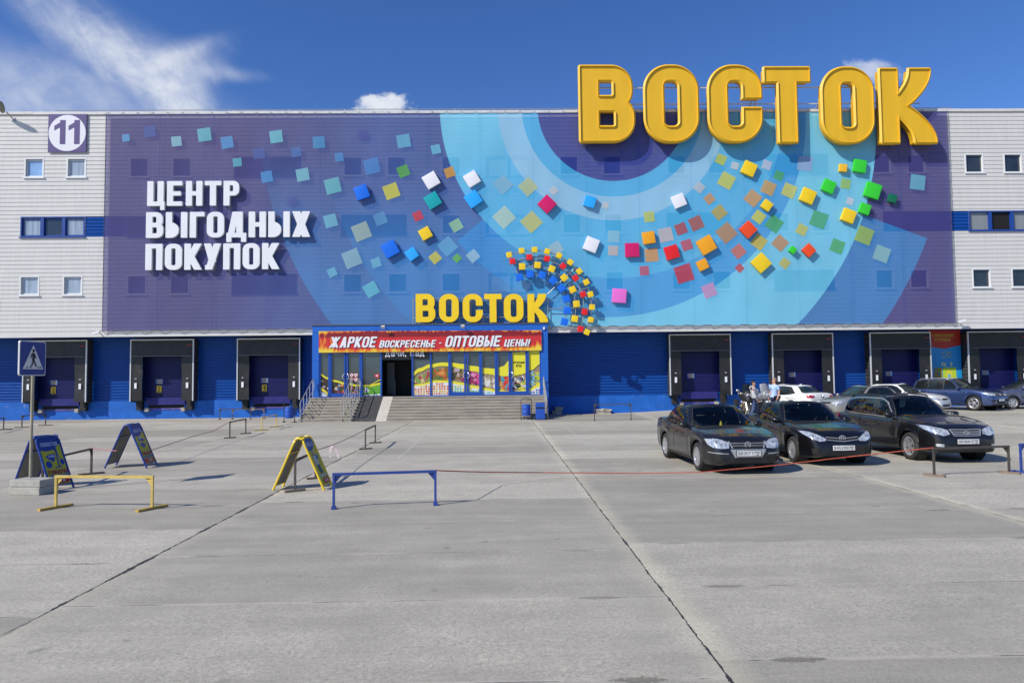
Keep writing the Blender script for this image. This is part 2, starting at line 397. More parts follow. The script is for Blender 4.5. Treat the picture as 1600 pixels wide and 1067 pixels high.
        if ch == 'Щ': F = U(F, box(w-t*.4, -.17, w+.05, b))
    elif ch == 'Ь': F = U(L, bowl(0, .6))
    elif ch == 'Ы': F = U(L, bowl(0, .6, x1=w-t*1.35), Rr)
    elif ch == 'Ю': F = U(L, box(0, h-b/2, w*.4, h+b/2), ring(w*.34, 0, w, 1, .3*w))
    elif ch == 'Я': F = U(Rr, mn(ring(0, .4, w+.5, 1, .3*w), w-t*.5-X), di(w*.6, .45, t*.55, 0, t*1.05))
    elif ch == 'а': F = U(box(w-t, 0, w, .62), ring(0, 0, w, .42, .2), mn(ring(.02, .3, w, .75, .25), mn(Y-.5, .75-Y)))
    elif ch == '1': F = mn(U(box(w-t, 0, w, 1), dv(0, .66, w, .93, .20)), 1-Y)
    elif ch == '2': F = U(box(0, 0, w, b), mn(ring(0, .42, w, 1, R_), mx(Y-.68, X-w*.5)), mn(dv(.01, .10, w-.01, .60, b*1.7), w-X))
    elif ch == '4': F = U(box(w-t*1.4, 0, w-t*.4, 1), box(0, .22, w, .22+b), di(t*.5, .25, w-t*1.0, 1, t*.95))
    elif ch == '5': F = U(box(.02, 1-b, w*.95, 1), box(.02, .48, t, 1), mn(ring(0, 0, w, .62, R_), mx(-(Y-.2), mx(X-w*.45, Y-.45))))
    elif ch in '69':
        F = U(ring(0, 0, w, .6, R_), mn(ring(0, 0, w, 1, R_), mx(w*.5-X, Y-.78)))
        if ch == '9': F = F[::-1, ::-1]; ys = (1-ys)[::-1]; xs = (w-xs)[::-1]
    elif ch == '7': F = U(box(0, 1-b, w, 1), di(w*.3, 0, w-t*.5, 1, t))
    elif ch == '!': F = U(box(w/2-t/2, .28, w/2+t/2, 1), box(w/2-t/2, 0, w/2+t/2, .18))
    elif ch == '-': F = box(0, .42, w, .42+b)
    elif ch == '.': F = box(w/2-t/2, 0, w/2+t/2, t)
    elif ch == ',': F = box(w/2-t/2, -.12, w/2+t/2, t)
    else: raise ValueError(ch)
    _GC[key] = (trace(F, xs, ys), w); return _GC[key]
def text_loops(s, w=.55, t=.16, b=.14, gap=.10, res=44, curved=False, skew=0.0, box=None):
    """loops of a line of text, one list per letter; height 1 unless box=(x0, z0, x1, z1) gives the cap-height rectangle it must fill"""
    x = 0; out = []
    for ch in s:
        l, a = glyph(ch, w, t, b, res, curved); out.append([[(p[0]+x+skew*p[1], p[1]) for p in q] for q in l]); x += a+gap
    x -= gap
    if box:
        sx = (box[2]-box[0])/(x+abs(skew)); sz = box[3]-box[1]
        out = [[[(box[0]+p[0]*sx, box[1]+p[1]*sz) for p in q] for q in l] for l in out]
    return out
# ================================================================== THE YARD
def ground_material():
    m = bpy.data.materials.new('concrete_slabs'); m.use_nodes = True; N = m.node_tree.nodes; L = m.node_tree.links
    p = N['Principled BSDF']; p.inputs['Specular IOR Level'].default_value = .5
    def ma(op, a, b=None, c=None):
        n = N.new('ShaderNodeMath'); n.operation = op
        for i, v in enumerate((a, b, c)):
            if v is None: continue
            if isinstance(v, (int, float)): n.inputs[i].default_value = v
            else: L.new(v, n.inputs[i])
        return n.outputs[0]
    def ss(v, lo, hi, a=0.0, b=1.0):
        n = N.new('ShaderNodeMapRange'); n.interpolation_type = 'SMOOTHSTEP'; L.new(v, n.inputs[0])
        for i, q in ((1, lo), (2, hi), (3, a), (4, b)):
            if isinstance(q, (int, float)): n.inputs[i].default_value = q
            else: L.new(q, n.inputs[i])
        return n.outputs[0]
    def noise(vec, sc, det=5, rough=.55):
        n = N.new('ShaderNodeTexNoise'); n.inputs['Scale'].default_value = sc; n.inputs['Detail'].default_value = det; n.inputs['Roughness'].default_value = rough
        L.new(vec, n.inputs['Vector']); return n.outputs[0]
    tc = N.new('ShaderNodeTexCoord'); P = tc.outputs['Object']; sp = N.new('ShaderNodeSeparateXYZ'); L.new(P, sp.inputs[0]); x, y, _ = sp.outputs
    wob = ma('MULTIPLY', ma('SUBTRACT', noise(P, 1.1, 6, .6), .5), .05)
    wobf = ma('MULTIPLY', ma('SUBTRACT', noise(P, 9, 5, .7), .5), .045)
    xw = ma('ADD', ma('ADD', x, wob), wobf); SX = 5.98
    k = ma('DIVIDE', ma('ADD', xw, 4.33), SX); idx = ma('FLOOR', k)
    fx = ma('MULTIPLY', ma('ABSOLUTE', ma('SUBTRACT', k, ma('ROUND', k))), SX)          # metres to the nearest long joint
    off = ma('MULTIPLY', ma('SINE', ma('MULTIPLY', ma('ADD', idx, 3), 7.3)), .35)
    SY = 1.9
    jy = ma('DIVIDE', ma('ADD', ma('ADD', y, ma('MULTIPLY', wobf, .8)), ma('ADD', off, -5.22)), SY); idy = ma('FLOOR', jy)
    fy = ma('MULTIPLY', ma('ABSOLUTE', ma('SUBTRACT', jy, ma('ROUND', jy))), SY)        # metres to the nearest cross joint
    cv = N.new('ShaderNodeCombineXYZ'); L.new(idx, cv.inputs[0]); L.new(idy, cv.inputs[1])
    wn = N.new('ShaderNodeTexWhiteNoise'); wn.noise_dimensions = '3D'; L.new(cv.outputs[0], wn.inputs[0]); sid = wn.outputs[0]
    big = noise(P, .22, 4); mid = noise(P, 1.1, 7, .62)
    mp = N.new('ShaderNodeMapping'); mp.inputs['Scale'].default_value = (.35, 2.2, 1); L.new(P, mp.inputs[0]); streak = noise(mp.outputs[0], 1.0, 8, .62)
    fine = noise(P, 55, 4, .75); grit = noise(P, 22, 6, .8)
    v = N.new('ShaderNodeTexVoronoi'); v.inputs['Scale'].default_value = 42; L.new(P, v.inputs['Vector'])
    stone = ma('SUBTRACT', .5, v.outputs['Color'])
    wear = ss(ma('ADD', ma('MULTIPLY', sid, .5), mid), .6, 1.05)                         # how far the skin has worn off each slab
    val = ma('ADD', .328, ma('MULTIPLY', ma('SUBTRACT', sid, .5), .10))
    val = ma('ADD', val, ma('MULTIPLY', ma('SUBTRACT', big, .5), .07))
    val = ma('ADD', val, ma('MULTIPLY', ma('SUBTRACT', mid, .5), .10))
    val = ma('ADD', val, ma('MULTIPLY', ma('SUBTRACT', streak, .5), .19))
    val = ma('ADD', val, ma('MULTIPLY', ma('SUBTRACT', fine, .5), .34))
    val = ma('ADD', val, ma('MULTIPLY', ma('SUBTRACT', grit, .5), ma('ADD', .22, ma('MULTIPLY', wear, .30))))
    val = ma('ADD', val, ma('MULTIPLY', stone, ma('ADD', .03, ma('MULTIPLY', wear, .16))))
    val = ma('ADD', val, ma('MULTIPLY', wear, .035))
    # dusty crumbled edges along the joints
    edge = ma('MULTIPLY', ss(ma('ADD', fx, ma('MULTIPLY', mid, -.25)), .18, -.1), ss(idx, -.5, .5))
    val = ma('ADD', val, ma('MULTIPLY', edge, .10))
    col = N.new('ShaderNodeCombineXYZ')
    L.new(ma('MULTIPLY', val, 1.055), col.inputs[0]); L.new(ma('MULTIPLY', val, .985), col.inputs[1]); L.new(ma('MULTIPLY', val, ss(edge, 0, 1, .815, .76)), col.inputs[2])
    o = col.outputs[0]
    def over(o, fac, c):
        mx = N.new('ShaderNodeMix'); mx.data_type = 'RGBA'; L.new(fac, mx.inputs[0]); L.new(o, mx.inputs[6]); mx.inputs[7].default_value = c; return mx.outputs[2]
    gap = noise(P, 2.4, 5, .7)
    jn = ma('ADD', .004, ma('MULTIPLY', ss(gap, .40, .70), .017))
    jn = ma('MULTIPLY', jn, ss(ma('ABSOLUTE', ma('ROUND', k)), .2, .8, 1.9, 1.0))
    jl = ma('LESS_THAN', ma('SUBTRACT', fx, jn), 0.0)
    jl = ma('MULTIPLY', jl, ss(noise(P, 1.3, 3), .28, .42))
    cross = ma('MULTIPLY', ss(fy, .05, .008), ss(noise(P, .9, 6, .7), .36, .58))
    o = over(o, ma('MULTIPLY', cross, .7), (.46, .42, .36, 1))                           # sandy cross joints
    crk = ma('MULTIPLY', ma('LESS_THAN', fy, .009), ss(noise(P, .75, 5, .7), .48, .56))
    o = over(o, ma('MULTIPLY', crk, .8), (.08, .075, .07, 1))
    # lifting pockets beside each long joint
    px = ma('DIVIDE', ma('SUBTRACT', ma('ADD', fx, ma('MULTIPLY', mid, .25)), .78), .19); py = ma('DIVIDE', ma('ADD', fy, ma('MULTIPLY', grit, .02)), .052)
    q = ma('ADD', ma('MULTIPLY', px, px), ma('MULTIPLY', py, py)); pk = ss(ma('ADD', q, ma('MULTIPLY', grit, 3.2)), 3.2, 1.9)
    wn2 = N.new('ShaderNodeTexWhiteNoise'); wn2.noise_dimensions = '2D'; cv2 = N.new('ShaderNodeCombineXYZ'); L.new(ma('ROUND', k), cv2.inputs[0]); L.new(ma('ROUND', jy), cv2.inputs[1]); L.new(cv2.outputs[0], wn2.inputs[0])
    pk = ma('MULTIPLY', pk, ss(wn2.outputs[0], .25, .85, .05, .85))
    o = over(o, pk, (.19, .17, .13, 1))
    o = over(o, jl, (.035, .033, .032, 1))
    st = N.new('ShaderNodeTexNoise'); st.inputs['Scale'].default_value = .5; st.inputs['Detail'].default_value = 3; L.new(P, st.inputs['Vector'])
    spots = noise(P, 3.3, 2, .4); o = over(o, ss(spots, .70, .78, 0, .40), (.09, .09, .09, 1))
    oil = noise(P, .55, 6, .62); o = over(o, ss(oil, .60, .75, 0, .25), (.17, .16, .15, 1))
    pale = noise(P, .8, 6, .65); o = over(o, ss(pale, .58, .72, 0, .35), (.46, .43, .37, 1))
    L.new(o, p.inputs['Base Color']); p.inputs['Roughness'].default_value = .72
    hgt = ma('ADD', ma('ADD', ma('MULTIPLY', fine, .35), ma('MULTIPLY', grit, .5)), ma('ADD', ma('MULTIPLY', jl, -4), ma('MULTIPLY', pk, -3)))
    b = N.new('ShaderNodeBump'); b.inputs['Strength'].default_value = .55; b.inputs['Distance'].default_value = .012; L.new(hgt, b.inputs['Height']); L.new(b.outputs[0], p.inputs['Normal'])
    return m
def build_ground():
    xs = [-400, -200, -100, -60]+[x for x in range(-48, 61, 2)]+[80, 140, 250, 400]
    ys = [-400, -200, -100, -50, -20, -8]+[y for y in range(0, 49)]+[60, 90, 150, 300, 500]
    mb = MB(); vs = [(x, y, gz(x, y)) for y in ys for x in xs]; n = len(xs)
    mb.add(vs, [(j*n+i, j*n+i+1, (j+1)*n+i+1, (j+1)*n+i) for j in range(len(ys)-1) for i in range(n-1)])
    o = mb.build('ground', ground_material(), smooth=True); tag(o, kind='structure')
build_ground()
def worn_paint():
    m = bpy.data.materials.new('worn_white_paint'); m.use_nodes = True; N = m.node_tree.nodes; L = m.node_tree.links
    p = N['Principled BSDF']; p.inputs['Base Color'].default_value = (.62, .62, .6, 1); p.inputs['Roughness'].default_value = .8
    tc = N.new('ShaderNodeTexCoord'); n = N.new('ShaderNodeTexNoise'); n.inputs['Scale'].default_value = 3.5; n.inputs['Detail'].default_value = 8; n.inputs['Roughness'].default_value = .75; L.new(tc.outputs['Object'], n.inputs['Vector'])
    r = N.new('ShaderNodeMapRange'); r.inputs[1].default_value = .36; r.inputs[2].default_value = .66; r.inputs[4].default_value = .62; L.new(n.outputs[0], r.inputs[0])
    t = N.new('ShaderNodeBsdfTransparent'); mx = N.new('ShaderNodeMixShader'); L.new(r.outputs[0], mx.inputs[0]); L.new(t.outputs[0], mx.inputs[1]); L.new(p.outputs[0], mx.inputs[2]); L.new(mx.outputs[0], N['Material Output'].inputs[0])
    return m
def strip(mb, a, b, w, z=.005):
    a, b = Vector((a[0], a[1], 0)), Vector((b[0], b[1], 0)); d = (b-a); n = max(2, int(d.length/1.5)); q = Vector((-d.y, d.x, 0)).normalized()*w/2; vs = []
    for i in range(n+1):
        p = a+d*(i/n); vs += [p+q+Vector((0, 0, z+gz(p.x, p.y))), p-q+Vector((0, 0, z+gz(p.x, p.y)))]
    mb.add(vs, [(2*i, 2*i+1, 2*i+3, 2*i+2) for i in range(n)])
mk = MB()
for a, b in (((621.6, 719), (676, 668)), ((879, 663), (940, 713)), ((690, 690), (420, 692)), ((940, 674), (1010, 679))):
    A, B = G(*a), G(*b); strip(mk, A, B, .10)
tag(mk.build('road_markings', worn_paint()), kind='structure')
# ================================================================== THE BUILDING
YU, YL, YP, YS = 39.1, 40.8, 38.7, 40.13          # upper facade, lower wall, porch front, dock shelter front
ZT, ZB = 17.17, 4.70                              # top and underside of the upper facade
XL, XR = -46.0, 47.0
def white_sheet():
    return mat('white_profiled_sheet', (.60, .59, .565, 1), .45, 0, .035, 3.0, .0, dirt=(.36, .33, .29, 1), dirt_amt=.03, dscale=1.1, stretch=(2.2, 1, .22))
M_WHITE = white_sheet()
M_BLUE = mat('blue_profiled_sheet', (.006, .060, .285, 1), .30, 0, .06, 3.0, stretch=(.3, 1, 1.5), dirt=(.03, .09, .30, 1), dirt_amt=.05, dscale=1.5, spec=.22)
M_PLINTH = mat('blue_painted_plinth', (.020, .105, .42, 1), .6, 0, .10, 2.0, .15, 30, dirt=(.33, .34, .35, 1), dirt_amt=.0, dscale=2.3)
M_FLASH = mat('roof_flashing', (.58, .58, .57, 1), .45, 0, .10, 2.0)
M_WFRAME = mat('white_window_frame', (.68, .69, .69, 1), .4, 0, .02)
M_BFRAME = mat('blue_window_frame', (.010, .05, .26, 1), .4, 0, .03)
M_CURT = mat('glass_with_curtain', (.30, .36, .43, 1), .05, 0, .25, 1.2, stretch=(6, 1, .4), spec=.9)
M_SKYG = mat('glass_painted_sky', (.22, .36, .58, 1), .04, 0, .35, .9, spec=1.0)  # reflected sky put into the pane's pale blue base colour
M_DARKG = mat('dark_glass', (.020, .027, .036, 1), .03, 0, .4, 1.1, spec=.9)
M_BLIND = mat('glass_with_blind', (.22, .23, .235, 1), .15, 0, .22, 1.0, stretch=(30, 1, .1), spec=.8)
M_BLACK = mat('black_opening', (.004, .004, .004, 1), .8)
bld = thing('shopping_centre', 'long white and blue profiled metal shopping centre with loading docks', 'building', (2, YL, 0))
def ribbed(mb, x0, x1, z0, z1, Y, period, groove, depth, holes=(), shape=0):
    """horizontally ribbed sheet facing the yard, with rectangular openings (x0, x1, z0, z1)"""
    zs = [(z0, 0.0)]; z = z0
    while z < z1:
        if shape == 0:  prof = [(period-groove, 0), (period-groove*.75, depth), (period-groove*.25, depth), (period, 0)]
        else:           prof = [(period*.12, -depth), (period*.42, -depth), (period*.56, 0), (period, 0)]
        for a, d in prof:
            if z+a < z1: zs.append((z+a, d))
        z += period
    zs.append((z1, 0.0))
    def yat(q):
        for (a, d), (b, e) in zip(zs, zs[1:]):
            if a <= q <= b: return d+(e-d)*((q-a)/max(1e-9, b-a))
        return 0
    extra = sorted({q for h in holes for q in (h[2], h[3]) if z0 < q < z1})
    zs = sorted(zs+[(q, yat(q)) for q in extra], key=lambda t: t[0])
    cuts = {}
    for (a, d), (b, e) in zip(zs, zs[1:]):
        if b-a < 1e-6: continue
        m = (a+b)/2; hs = sorted((h[0], h[1]) for h in holes if h[2]-1e-6 <= m <= h[3]+1e-6); x = x0; spans = []
        for p, q in hs:
            if p > x: spans.append((x, p))
            x = max(x, q)
        if x < x1: spans.append((x, x1))
        for p, q in spans: mb.add([(p, Y+d, a), (q, Y+d, a), (q, Y+e, b), (p, Y+e, b)], [(0, 1, 2, 3)])
# --- window openings, (left, right, row, kind)
ROWS = {'t': (W(54, 248, YU).z+W(957, 238, YU).z)/2, 'm': 0, 'b': 0}
zt1 = (W(54, 279, YU).z+W(957, 268, YU).z+W(1524, 275, YU).z)/3; zm1 = (W(80, 370.5, YU).z+W(1550, 361, YU).z)/2; zb1 = (W(54, 463.5, YU).z+W(957, 453, YU).z+W(1537, 449.6, YU).z)/3
ROWS = {'t': (zt1, zt1+1.12), 'm': (zm1, zm1+1.15), 'b': (zb1, zb1+1.10)}
PYR = {'t': 262, 'm': 354, 'b': 447}
WIN = [(38, 69, 't', 'bright'), (104, 135, 't', 'curtain'), (202, 233, 't', 'dark'), (269, 299, 't', 'dark'), (366, 470, 't', 'strip'), (536, 567, 't', 'dark'), (603, 636, 't', 'dark'), (691, 718, 't', 'dark'),
       (758, 826, 't', 'door'), (875, 903, 't', 'dark'), (943, 970, 't', 'dark'), (1043, 1071, 't', 'dark'), (1107, 1134, 't', 'dark'), (1200, 1294, 't', 'strip'), (1365, 1391, 't', 'dark'), (1419, 1445, 't', 'dark'), (1508, 1537, 't', 'dark'), (1569, 1597, 't', 'dark'),
       (32, 133, 'm', 'blue'), (199, 297, 'm', 'strip'), (533, 635, 'm', 'strip'), (692, 718, 'm', 'dark'), (758, 826, 'm', 'door'), (880, 908, 'm', 'dark'), (945, 972, 'm', 'dark'), (1042, 1141, 'm', 'strip'), (1208, 1232, 'm', 'dark'), (1270, 1297, 'm', 'dark'), (1514, 1616, 'm', 'blue2'),
       (29, 63, 'b', 'curtain'), (97, 130, 'b', 'curtain'), (198, 229, 'b', 'dark'), (265, 296, 'b', 'dark'), (362, 464, 'b', 'strip'), (536, 566, 'b', 'dark'), (606, 637, 'b', 'dark'), (692, 718, 'b', 'dark'), (762, 830, 'b', 'door'), (945, 977, 'b', 'dark'), (1050, 1080, 'b', 'dark'),
       (1115, 1143, 'b', 'dark'), (1210, 1304, 'b', 'strip'), (1370, 1396, 'b', 'dark'), (1424, 1450, 'b', 'dark'), (1520, 1549, 'b', 'dark'), (1581, 1611, 'b', 'dark')]
holes = []
for (a, b, r, k) in WIN:
    x0, x1 = W(a, PYR[r], YU).x, W(b, PYR[r], YU).x; z0, z1 = ROWS[r]
    if k in ('curtain', 'bright', 'dark'): xc = (x0+x1)/2; x0, x1 = xc-.54, xc+.54
    holes.append((x0, x1, z0, z1, k))
panels = [(W(133, 354, YU).x+.02, W(199, 354, YU).x, *ROWS['m']), (W(1380, 345, YU).x, W(1514, 345, YU).x-.02, *ROWS['m'])]
wb = MB(); ribbed(wb, XL, XR, ZB, ZT, YU, .232, .055, .026, [h[:4] for h in holes]+panels)
wb.b2(XL, XR, YU+.06, YL+.1, ZB+.01, ZB+.06)                      # soffit
wb.b2(XL, XR, YU-.02, YU+.05, ZB-.10, ZB-.002)                    # drip edge
for x in (XL, XR): wb.add([(x, YU, ZB), (x, YU+22, ZB), (x, YU+22, ZT), (x, YU, ZT)], [(0, 1, 2, 3)])
wb.add([(XL, YU+22, 0), (XR, YU+22, 0), (XR, YU+22, ZT), (XL, YU+22, ZT)], [(0, 1, 2, 3)])
wb.add([(XL, YU+.1, ZT-.25), (XR, YU+.1, ZT-.25), (XR, YU+22, ZT-.25), (XL, YU+22, ZT-.25)], [(0, 1, 2, 3)])
wb.build('upper_wall', M_WHITE, bld)
rf = MB(); x = XL                                                 # parapet capping in slightly uneven lengths
while x < XR:
    l = random.uniform(1.8, 3.2); d = random.uniform(-.012, .012)
    rf.b2(x+.006, min(x+l, XR), YU-.07, YU+.45, ZT-.13+d, ZT+.02+d); x += l
rf.build('roof_flashing', M_FLASH, bld)
rl = MB(); px = XL+2
rl.tube([(-24.6, YU-.03, ZT+.09), (3, YU-.03, ZT+.11), (26, YU-.03, ZT+.08)], .022, 6)
for i in range(17): rl.tube([(-24+i*3.1, YU-.03, ZT-.05), (-24+i*3.1, YU-.03, ZT+.10)], .02, 6)
rl.build('banner_rail', mat('galvanised_pipe', (.42, .43, .44, 1), .4, .6, .1), bld)
bp = MB()
for h in panels: bp = MB(); ribbed(bp, h[0], h[1], h[2]+.02, h[3]-.02, YU+.02, .19, .05, .03); bp.build('blue_cladding', M_BLUE, bld)
for (x0, x1, z0, z1, k) in holes:
    blue = k in ('blue', 'blue2'); f = .07 if k != 'door' else .04; n = 3 if k in ('strip', 'blue', 'blue2') else 2 if k == 'door' else 1; dp = .13
    fm = MB(); yf, yb = YU-.012, YU+dp
    fm.b2(x0, x1, yf, yb, z0, z0+f); fm.b2(x0, x1, yf, yb, z1-f, z1); fm.b2(x0, x0+f, yf, yb, z0+f, z1-f); fm.b2(x1-f, x1, yf, yb, z0+f, z1-f)
    fm.b2(x0-.05, x1+.05, YU-.07, YU-.014, z0-.04, z0+.015)       # sill
    for i in range(1, n):
        xm = x0+(x1-x0)*i/n; w = .09 if blue else .05; fm.b2(xm-w, xm+w, yf+.01, yb, z0+f, z1-f)
    fo = fm.build('window', M_BFRAME if blue or k in ('strip',) else M_WFRAME if k != 'door' else M_WHITE, bld)
    for i in range(n):
        a, b = x0+(x1-x0)*i/n+f*.5, x0+(x1-x0)*(i+1)/n-f*.5
        gm = {'bright': M_SKYG, 'curtain': M_CURT, 'dark': M_DARKG, 'strip': M_DARKG, 'door': M_WHITE, 'blue': (M_CURT, M_DARKG, M_CURT)[i], 'blue2': (M_BLIND, M_BLACK, M_BLIND)[i]}[k]
        pm = MB(); pm.b2(a, b, YU+dp-.02, YU+dp-.01, z0+f*.5, z1-f*.5); pm.build('pane', gm, fo)
        if k in ('bright', 'curtain') or (k == 'blue'):           # tilted inner sash
            sm = MB(); q = .045; aa, bb = a+.07, b-.07; ya = YU+dp-.05
            for s in ((aa, bb, z0+.09, z0+.09+q), (aa, bb, z1-.12-q, z1-.12), (aa, aa+q, z0+.09+q, z1-.12-q), (bb-q, bb, z0+.09+q, z1-.12-q)): sm.b2(s[0], s[1], ya, ya+.02, s[2], s[3])
            sm.build('sash', M_BFRAME if blue else M_WFRAME, fo)
lw = MB(); ribbed(lw, XL, XR, 1.02, ZB+.05, YL, .166, .05, .036, shape=1); lw.build('lower_wall', M_BLUE, bld)
def plinth_mat():
    m = mat('blue_painted_plinth2', (.014, .115, .46, 1), .6, 0, .14, 1.6, .25, 25, dirt=(.36, .36, .35, 1), dirt_amt=.10, dscale=1.9, spec=.25); return m
pl = MB(); pl.b2(XL, XR, YL-.07, YL+.3, -.3, 1.03); pl.build('plinth', plinth_mat(), bld)
# ------------------------------------------------------------------ rubble and debris along the wall foot
# ================================================================== THE PRINTED NET ON THE FACADE
YN = YU-.13
BX0, BX1, BZ0, BZ1 = -21.72, 25.70, 4.92, 17.0
def ripple(x, z): return .012*math.sin(x*1.3+z*.4)+.008*math.sin(x*3.1-z*.9)+.006*math.sin(z*2.3+x*.5)
def net_material():
    m = bpy.data.materials.new('printed_net'); m.use_nodes = True; N = m.node_tree.nodes; L = m.node_tree.links
    p = N['Principled BSDF']; p.inputs['Roughness'].default_value = .62; p.inputs['Specular IOR Level'].default_value = .25
    tc = N.new('ShaderNodeTexCoord'); sp = N.new('ShaderNodeSeparateXYZ'); L.new(tc.outputs['Object'], sp.inputs[0]); X, _, Z = sp.outputs
    ox, oz = 2.0, 0.0                                          # the mesh is in world metres
    def ma(op, a, b=None, c=None):
        n = N.new('ShaderNodeMath'); n.operation = op
        for i, v in enumerate((a, b, c)):
            if v is None: continue
            if isinstance(v, (int, float)): n.inputs[i].default_value = v
            else: L.new(v, n.inputs[i])
        return n.outputs[0]
    def pt(px, py): q = W(px, py, YN); return q.x, q.z
    S = 1100/YN
    def disc(px, py, r, soft=.012):                            # radius measured in photo pixels
        x, z = pt(px, py); dx = ma('SUBTRACT', X, x); dz = ma('SUBTRACT', Z, z); d = ma('SQRT', ma('ADD', ma('MULTIPLY', dx, dx), ma('MULTIPLY', dz, dz)))
        n = N.new('ShaderNodeMapRange'); L.new(d, n.inputs[0]); n.inputs[1].default_value = r/S+soft; n.inputs[2].default_value = r/S-soft; return n.outputs[0]
    def half(a, b, soft=.012):                                 # 1 on the left of the line a -> b (seen from the yard)
        (x0, z0), (x1, z1) = pt(*a), pt(*b); l = math.hypot(x1-x0, z1-z0); nx, nz = -(z1-z0)/l, (x1-x0)/l
        d = ma('ADD', ma('MULTIPLY', ma('SUBTRACT', X, x0), nx), ma('MULTIPLY', ma('SUBTRACT', Z, z0), nz))
        n = N.new('ShaderNodeMapRange'); L.new(d, n.inputs[0]); n.inputs[1].default_value = -soft; n.inputs[2].default_value = soft; return n.outputs[0]
    def ramp(a, b):                                            # 0 at a, 1 at b
        (x0, z0), (x1, z1) = pt(*a), pt(*b); l2 = (x1-x0)**2+(z1-z0)**2
        t = ma('DIVIDE', ma('ADD', ma('MULTIPLY', ma('SUBTRACT', X, x0), x1-x0), ma('MULTIPLY', ma('SUBTRACT', Z, z0), z1-z0)), l2)
        n = N.new('ShaderNodeMapRange'); n.interpolation_type = 'SMOOTHSTEP'; L.new(t, n.inputs[0]); return n.outputs[0]
    def mul(*a):
        r = a[0]
        for q in a[1:]: r = ma('MULTIPLY', r, q)
        return r
    inv = lambda a: ma('SUBTRACT', 1, a)
    def over(o, fac, c):
        mx = N.new('ShaderNodeMix'); mx.data_type = 'RGBA'
        L.new(fac, mx.inputs[0]) if not isinstance(fac, (int, float)) else setattr(mx.inputs[0], 'default_value', fac)
        if isinstance(o, tuple): mx.inputs[6].default_value = o
        else: L.new(o, mx.inputs[6])
        mx.inputs[7].default_value = c; return mx.outputs[2]
    c0 = (957, 167); top = half((957, 600), (957, 0))          # 1 left of the centre line
    PURP, INDI, DUSK = C(72, 68, 126), C(62, 90, 156), C(56, 120, 186)
    o = over(PURP, ramp((330, 240), (640, 330)), INDI)
    o = over(o, inv(top), C(70, 66, 128))
    # blue sector that falls to the lower left of the rings
    sec = mul(disc(953, 172, 556), top)
    o = over(o, mul(sec, ramp((560, 250), (470, 480))), DUSK)
    o = over(o, mul(disc(953, 172, 462), top, ramp((620, 260), (620, 450))), C(52, 126, 194))
    o = over(o, mul(disc(953, 172, 322), half((957, 167), (714, 378))), C(30, 138, 212))
    # sector on the right
    o = over(o, mul(disc(945, 182, 549), half((1453, 374), (1339, 332)), half((1100, 600), (1100, 0), .3) if False else inv(top)), C(54, 124, 186))
    big = mul(disc(930, 192, 452), inv(half((840, 540), (840, 0), .5)))
    o = over(o, mul(big, inv(half((700, 600), (700, 0)))), C(112, 200, 232))
    o = over(o, mul(disc(945, 180, 323), inv(half((800, 600), (800, 0), 1.2))), C(62, 160, 220))
    o = over(o, disc(957, 167, 275), C(80, 180, 228))
    o = over(o, mul(disc(957, 167, 275), top, ramp((760, 330), (690, 190))), C(114, 202, 234))
    o = over(o, disc(957, 167, 183), C(140, 196, 228))
    o = over(o, disc(957, 167, 145), C(72, 176, 228))
    o = over(o, disc(957, 167, 120), C(48, 64, 148))
    hs = N.new('ShaderNodeTexNoise'); hs.inputs['Scale'].default_value = .35; hs.inputs['Detail'].default_value = 5
    mp = N.new('ShaderNodeMapping'); mp.inputs['Scale'].default_value = (1.4, 1, .35); L.new(tc.outputs['Object'], mp.inputs[0]); L.new(mp.outputs[0], hs.inputs['Vector'])
    r = N.new('ShaderNodeMapRange'); r.inputs[1].default_value = .3; r.inputs[2].default_value = .7; r.inputs[3].default_value = .94; r.inputs[4].default_value = 1.06; L.new(hs.outputs[0], r.inputs[0])
    # welded seams between the net's vertical lengths
    vm = N.new('ShaderNodeVectorMath'); vm.operation = 'SCALE'; L.new(o, vm.inputs[0]); L.new(r.outputs[0], vm.inputs['Scale'])
    sm = ma('DIVIDE', ma('ADD', X, 21.7), 2.97); sd = ma('MULTIPLY', ma('ABSOLUTE', ma('SUBTRACT', sm, ma('ROUND', sm))), 2.97)
    seam = ma('MULTIPLY', ma('LESS_THAN', sd, .022), .30)
    L.new(over(vm.outputs[0], seam, C(40, 60, 120)), p.inputs['Base Color'])
    t = N.new('ShaderNodeBsdfTransparent'); mx = N.new('ShaderNodeMixShader'); L.new(ma('SUBTRACT', .72, ma('MULTIPLY', seam, -.5)), mx.inputs[0])
    L.new(t.outputs[0], mx.inputs[1]); L.new(p.outputs[0], mx.inputs[2]); L.new(mx.outputs[0], N['Material Output'].inputs[0])
    return m
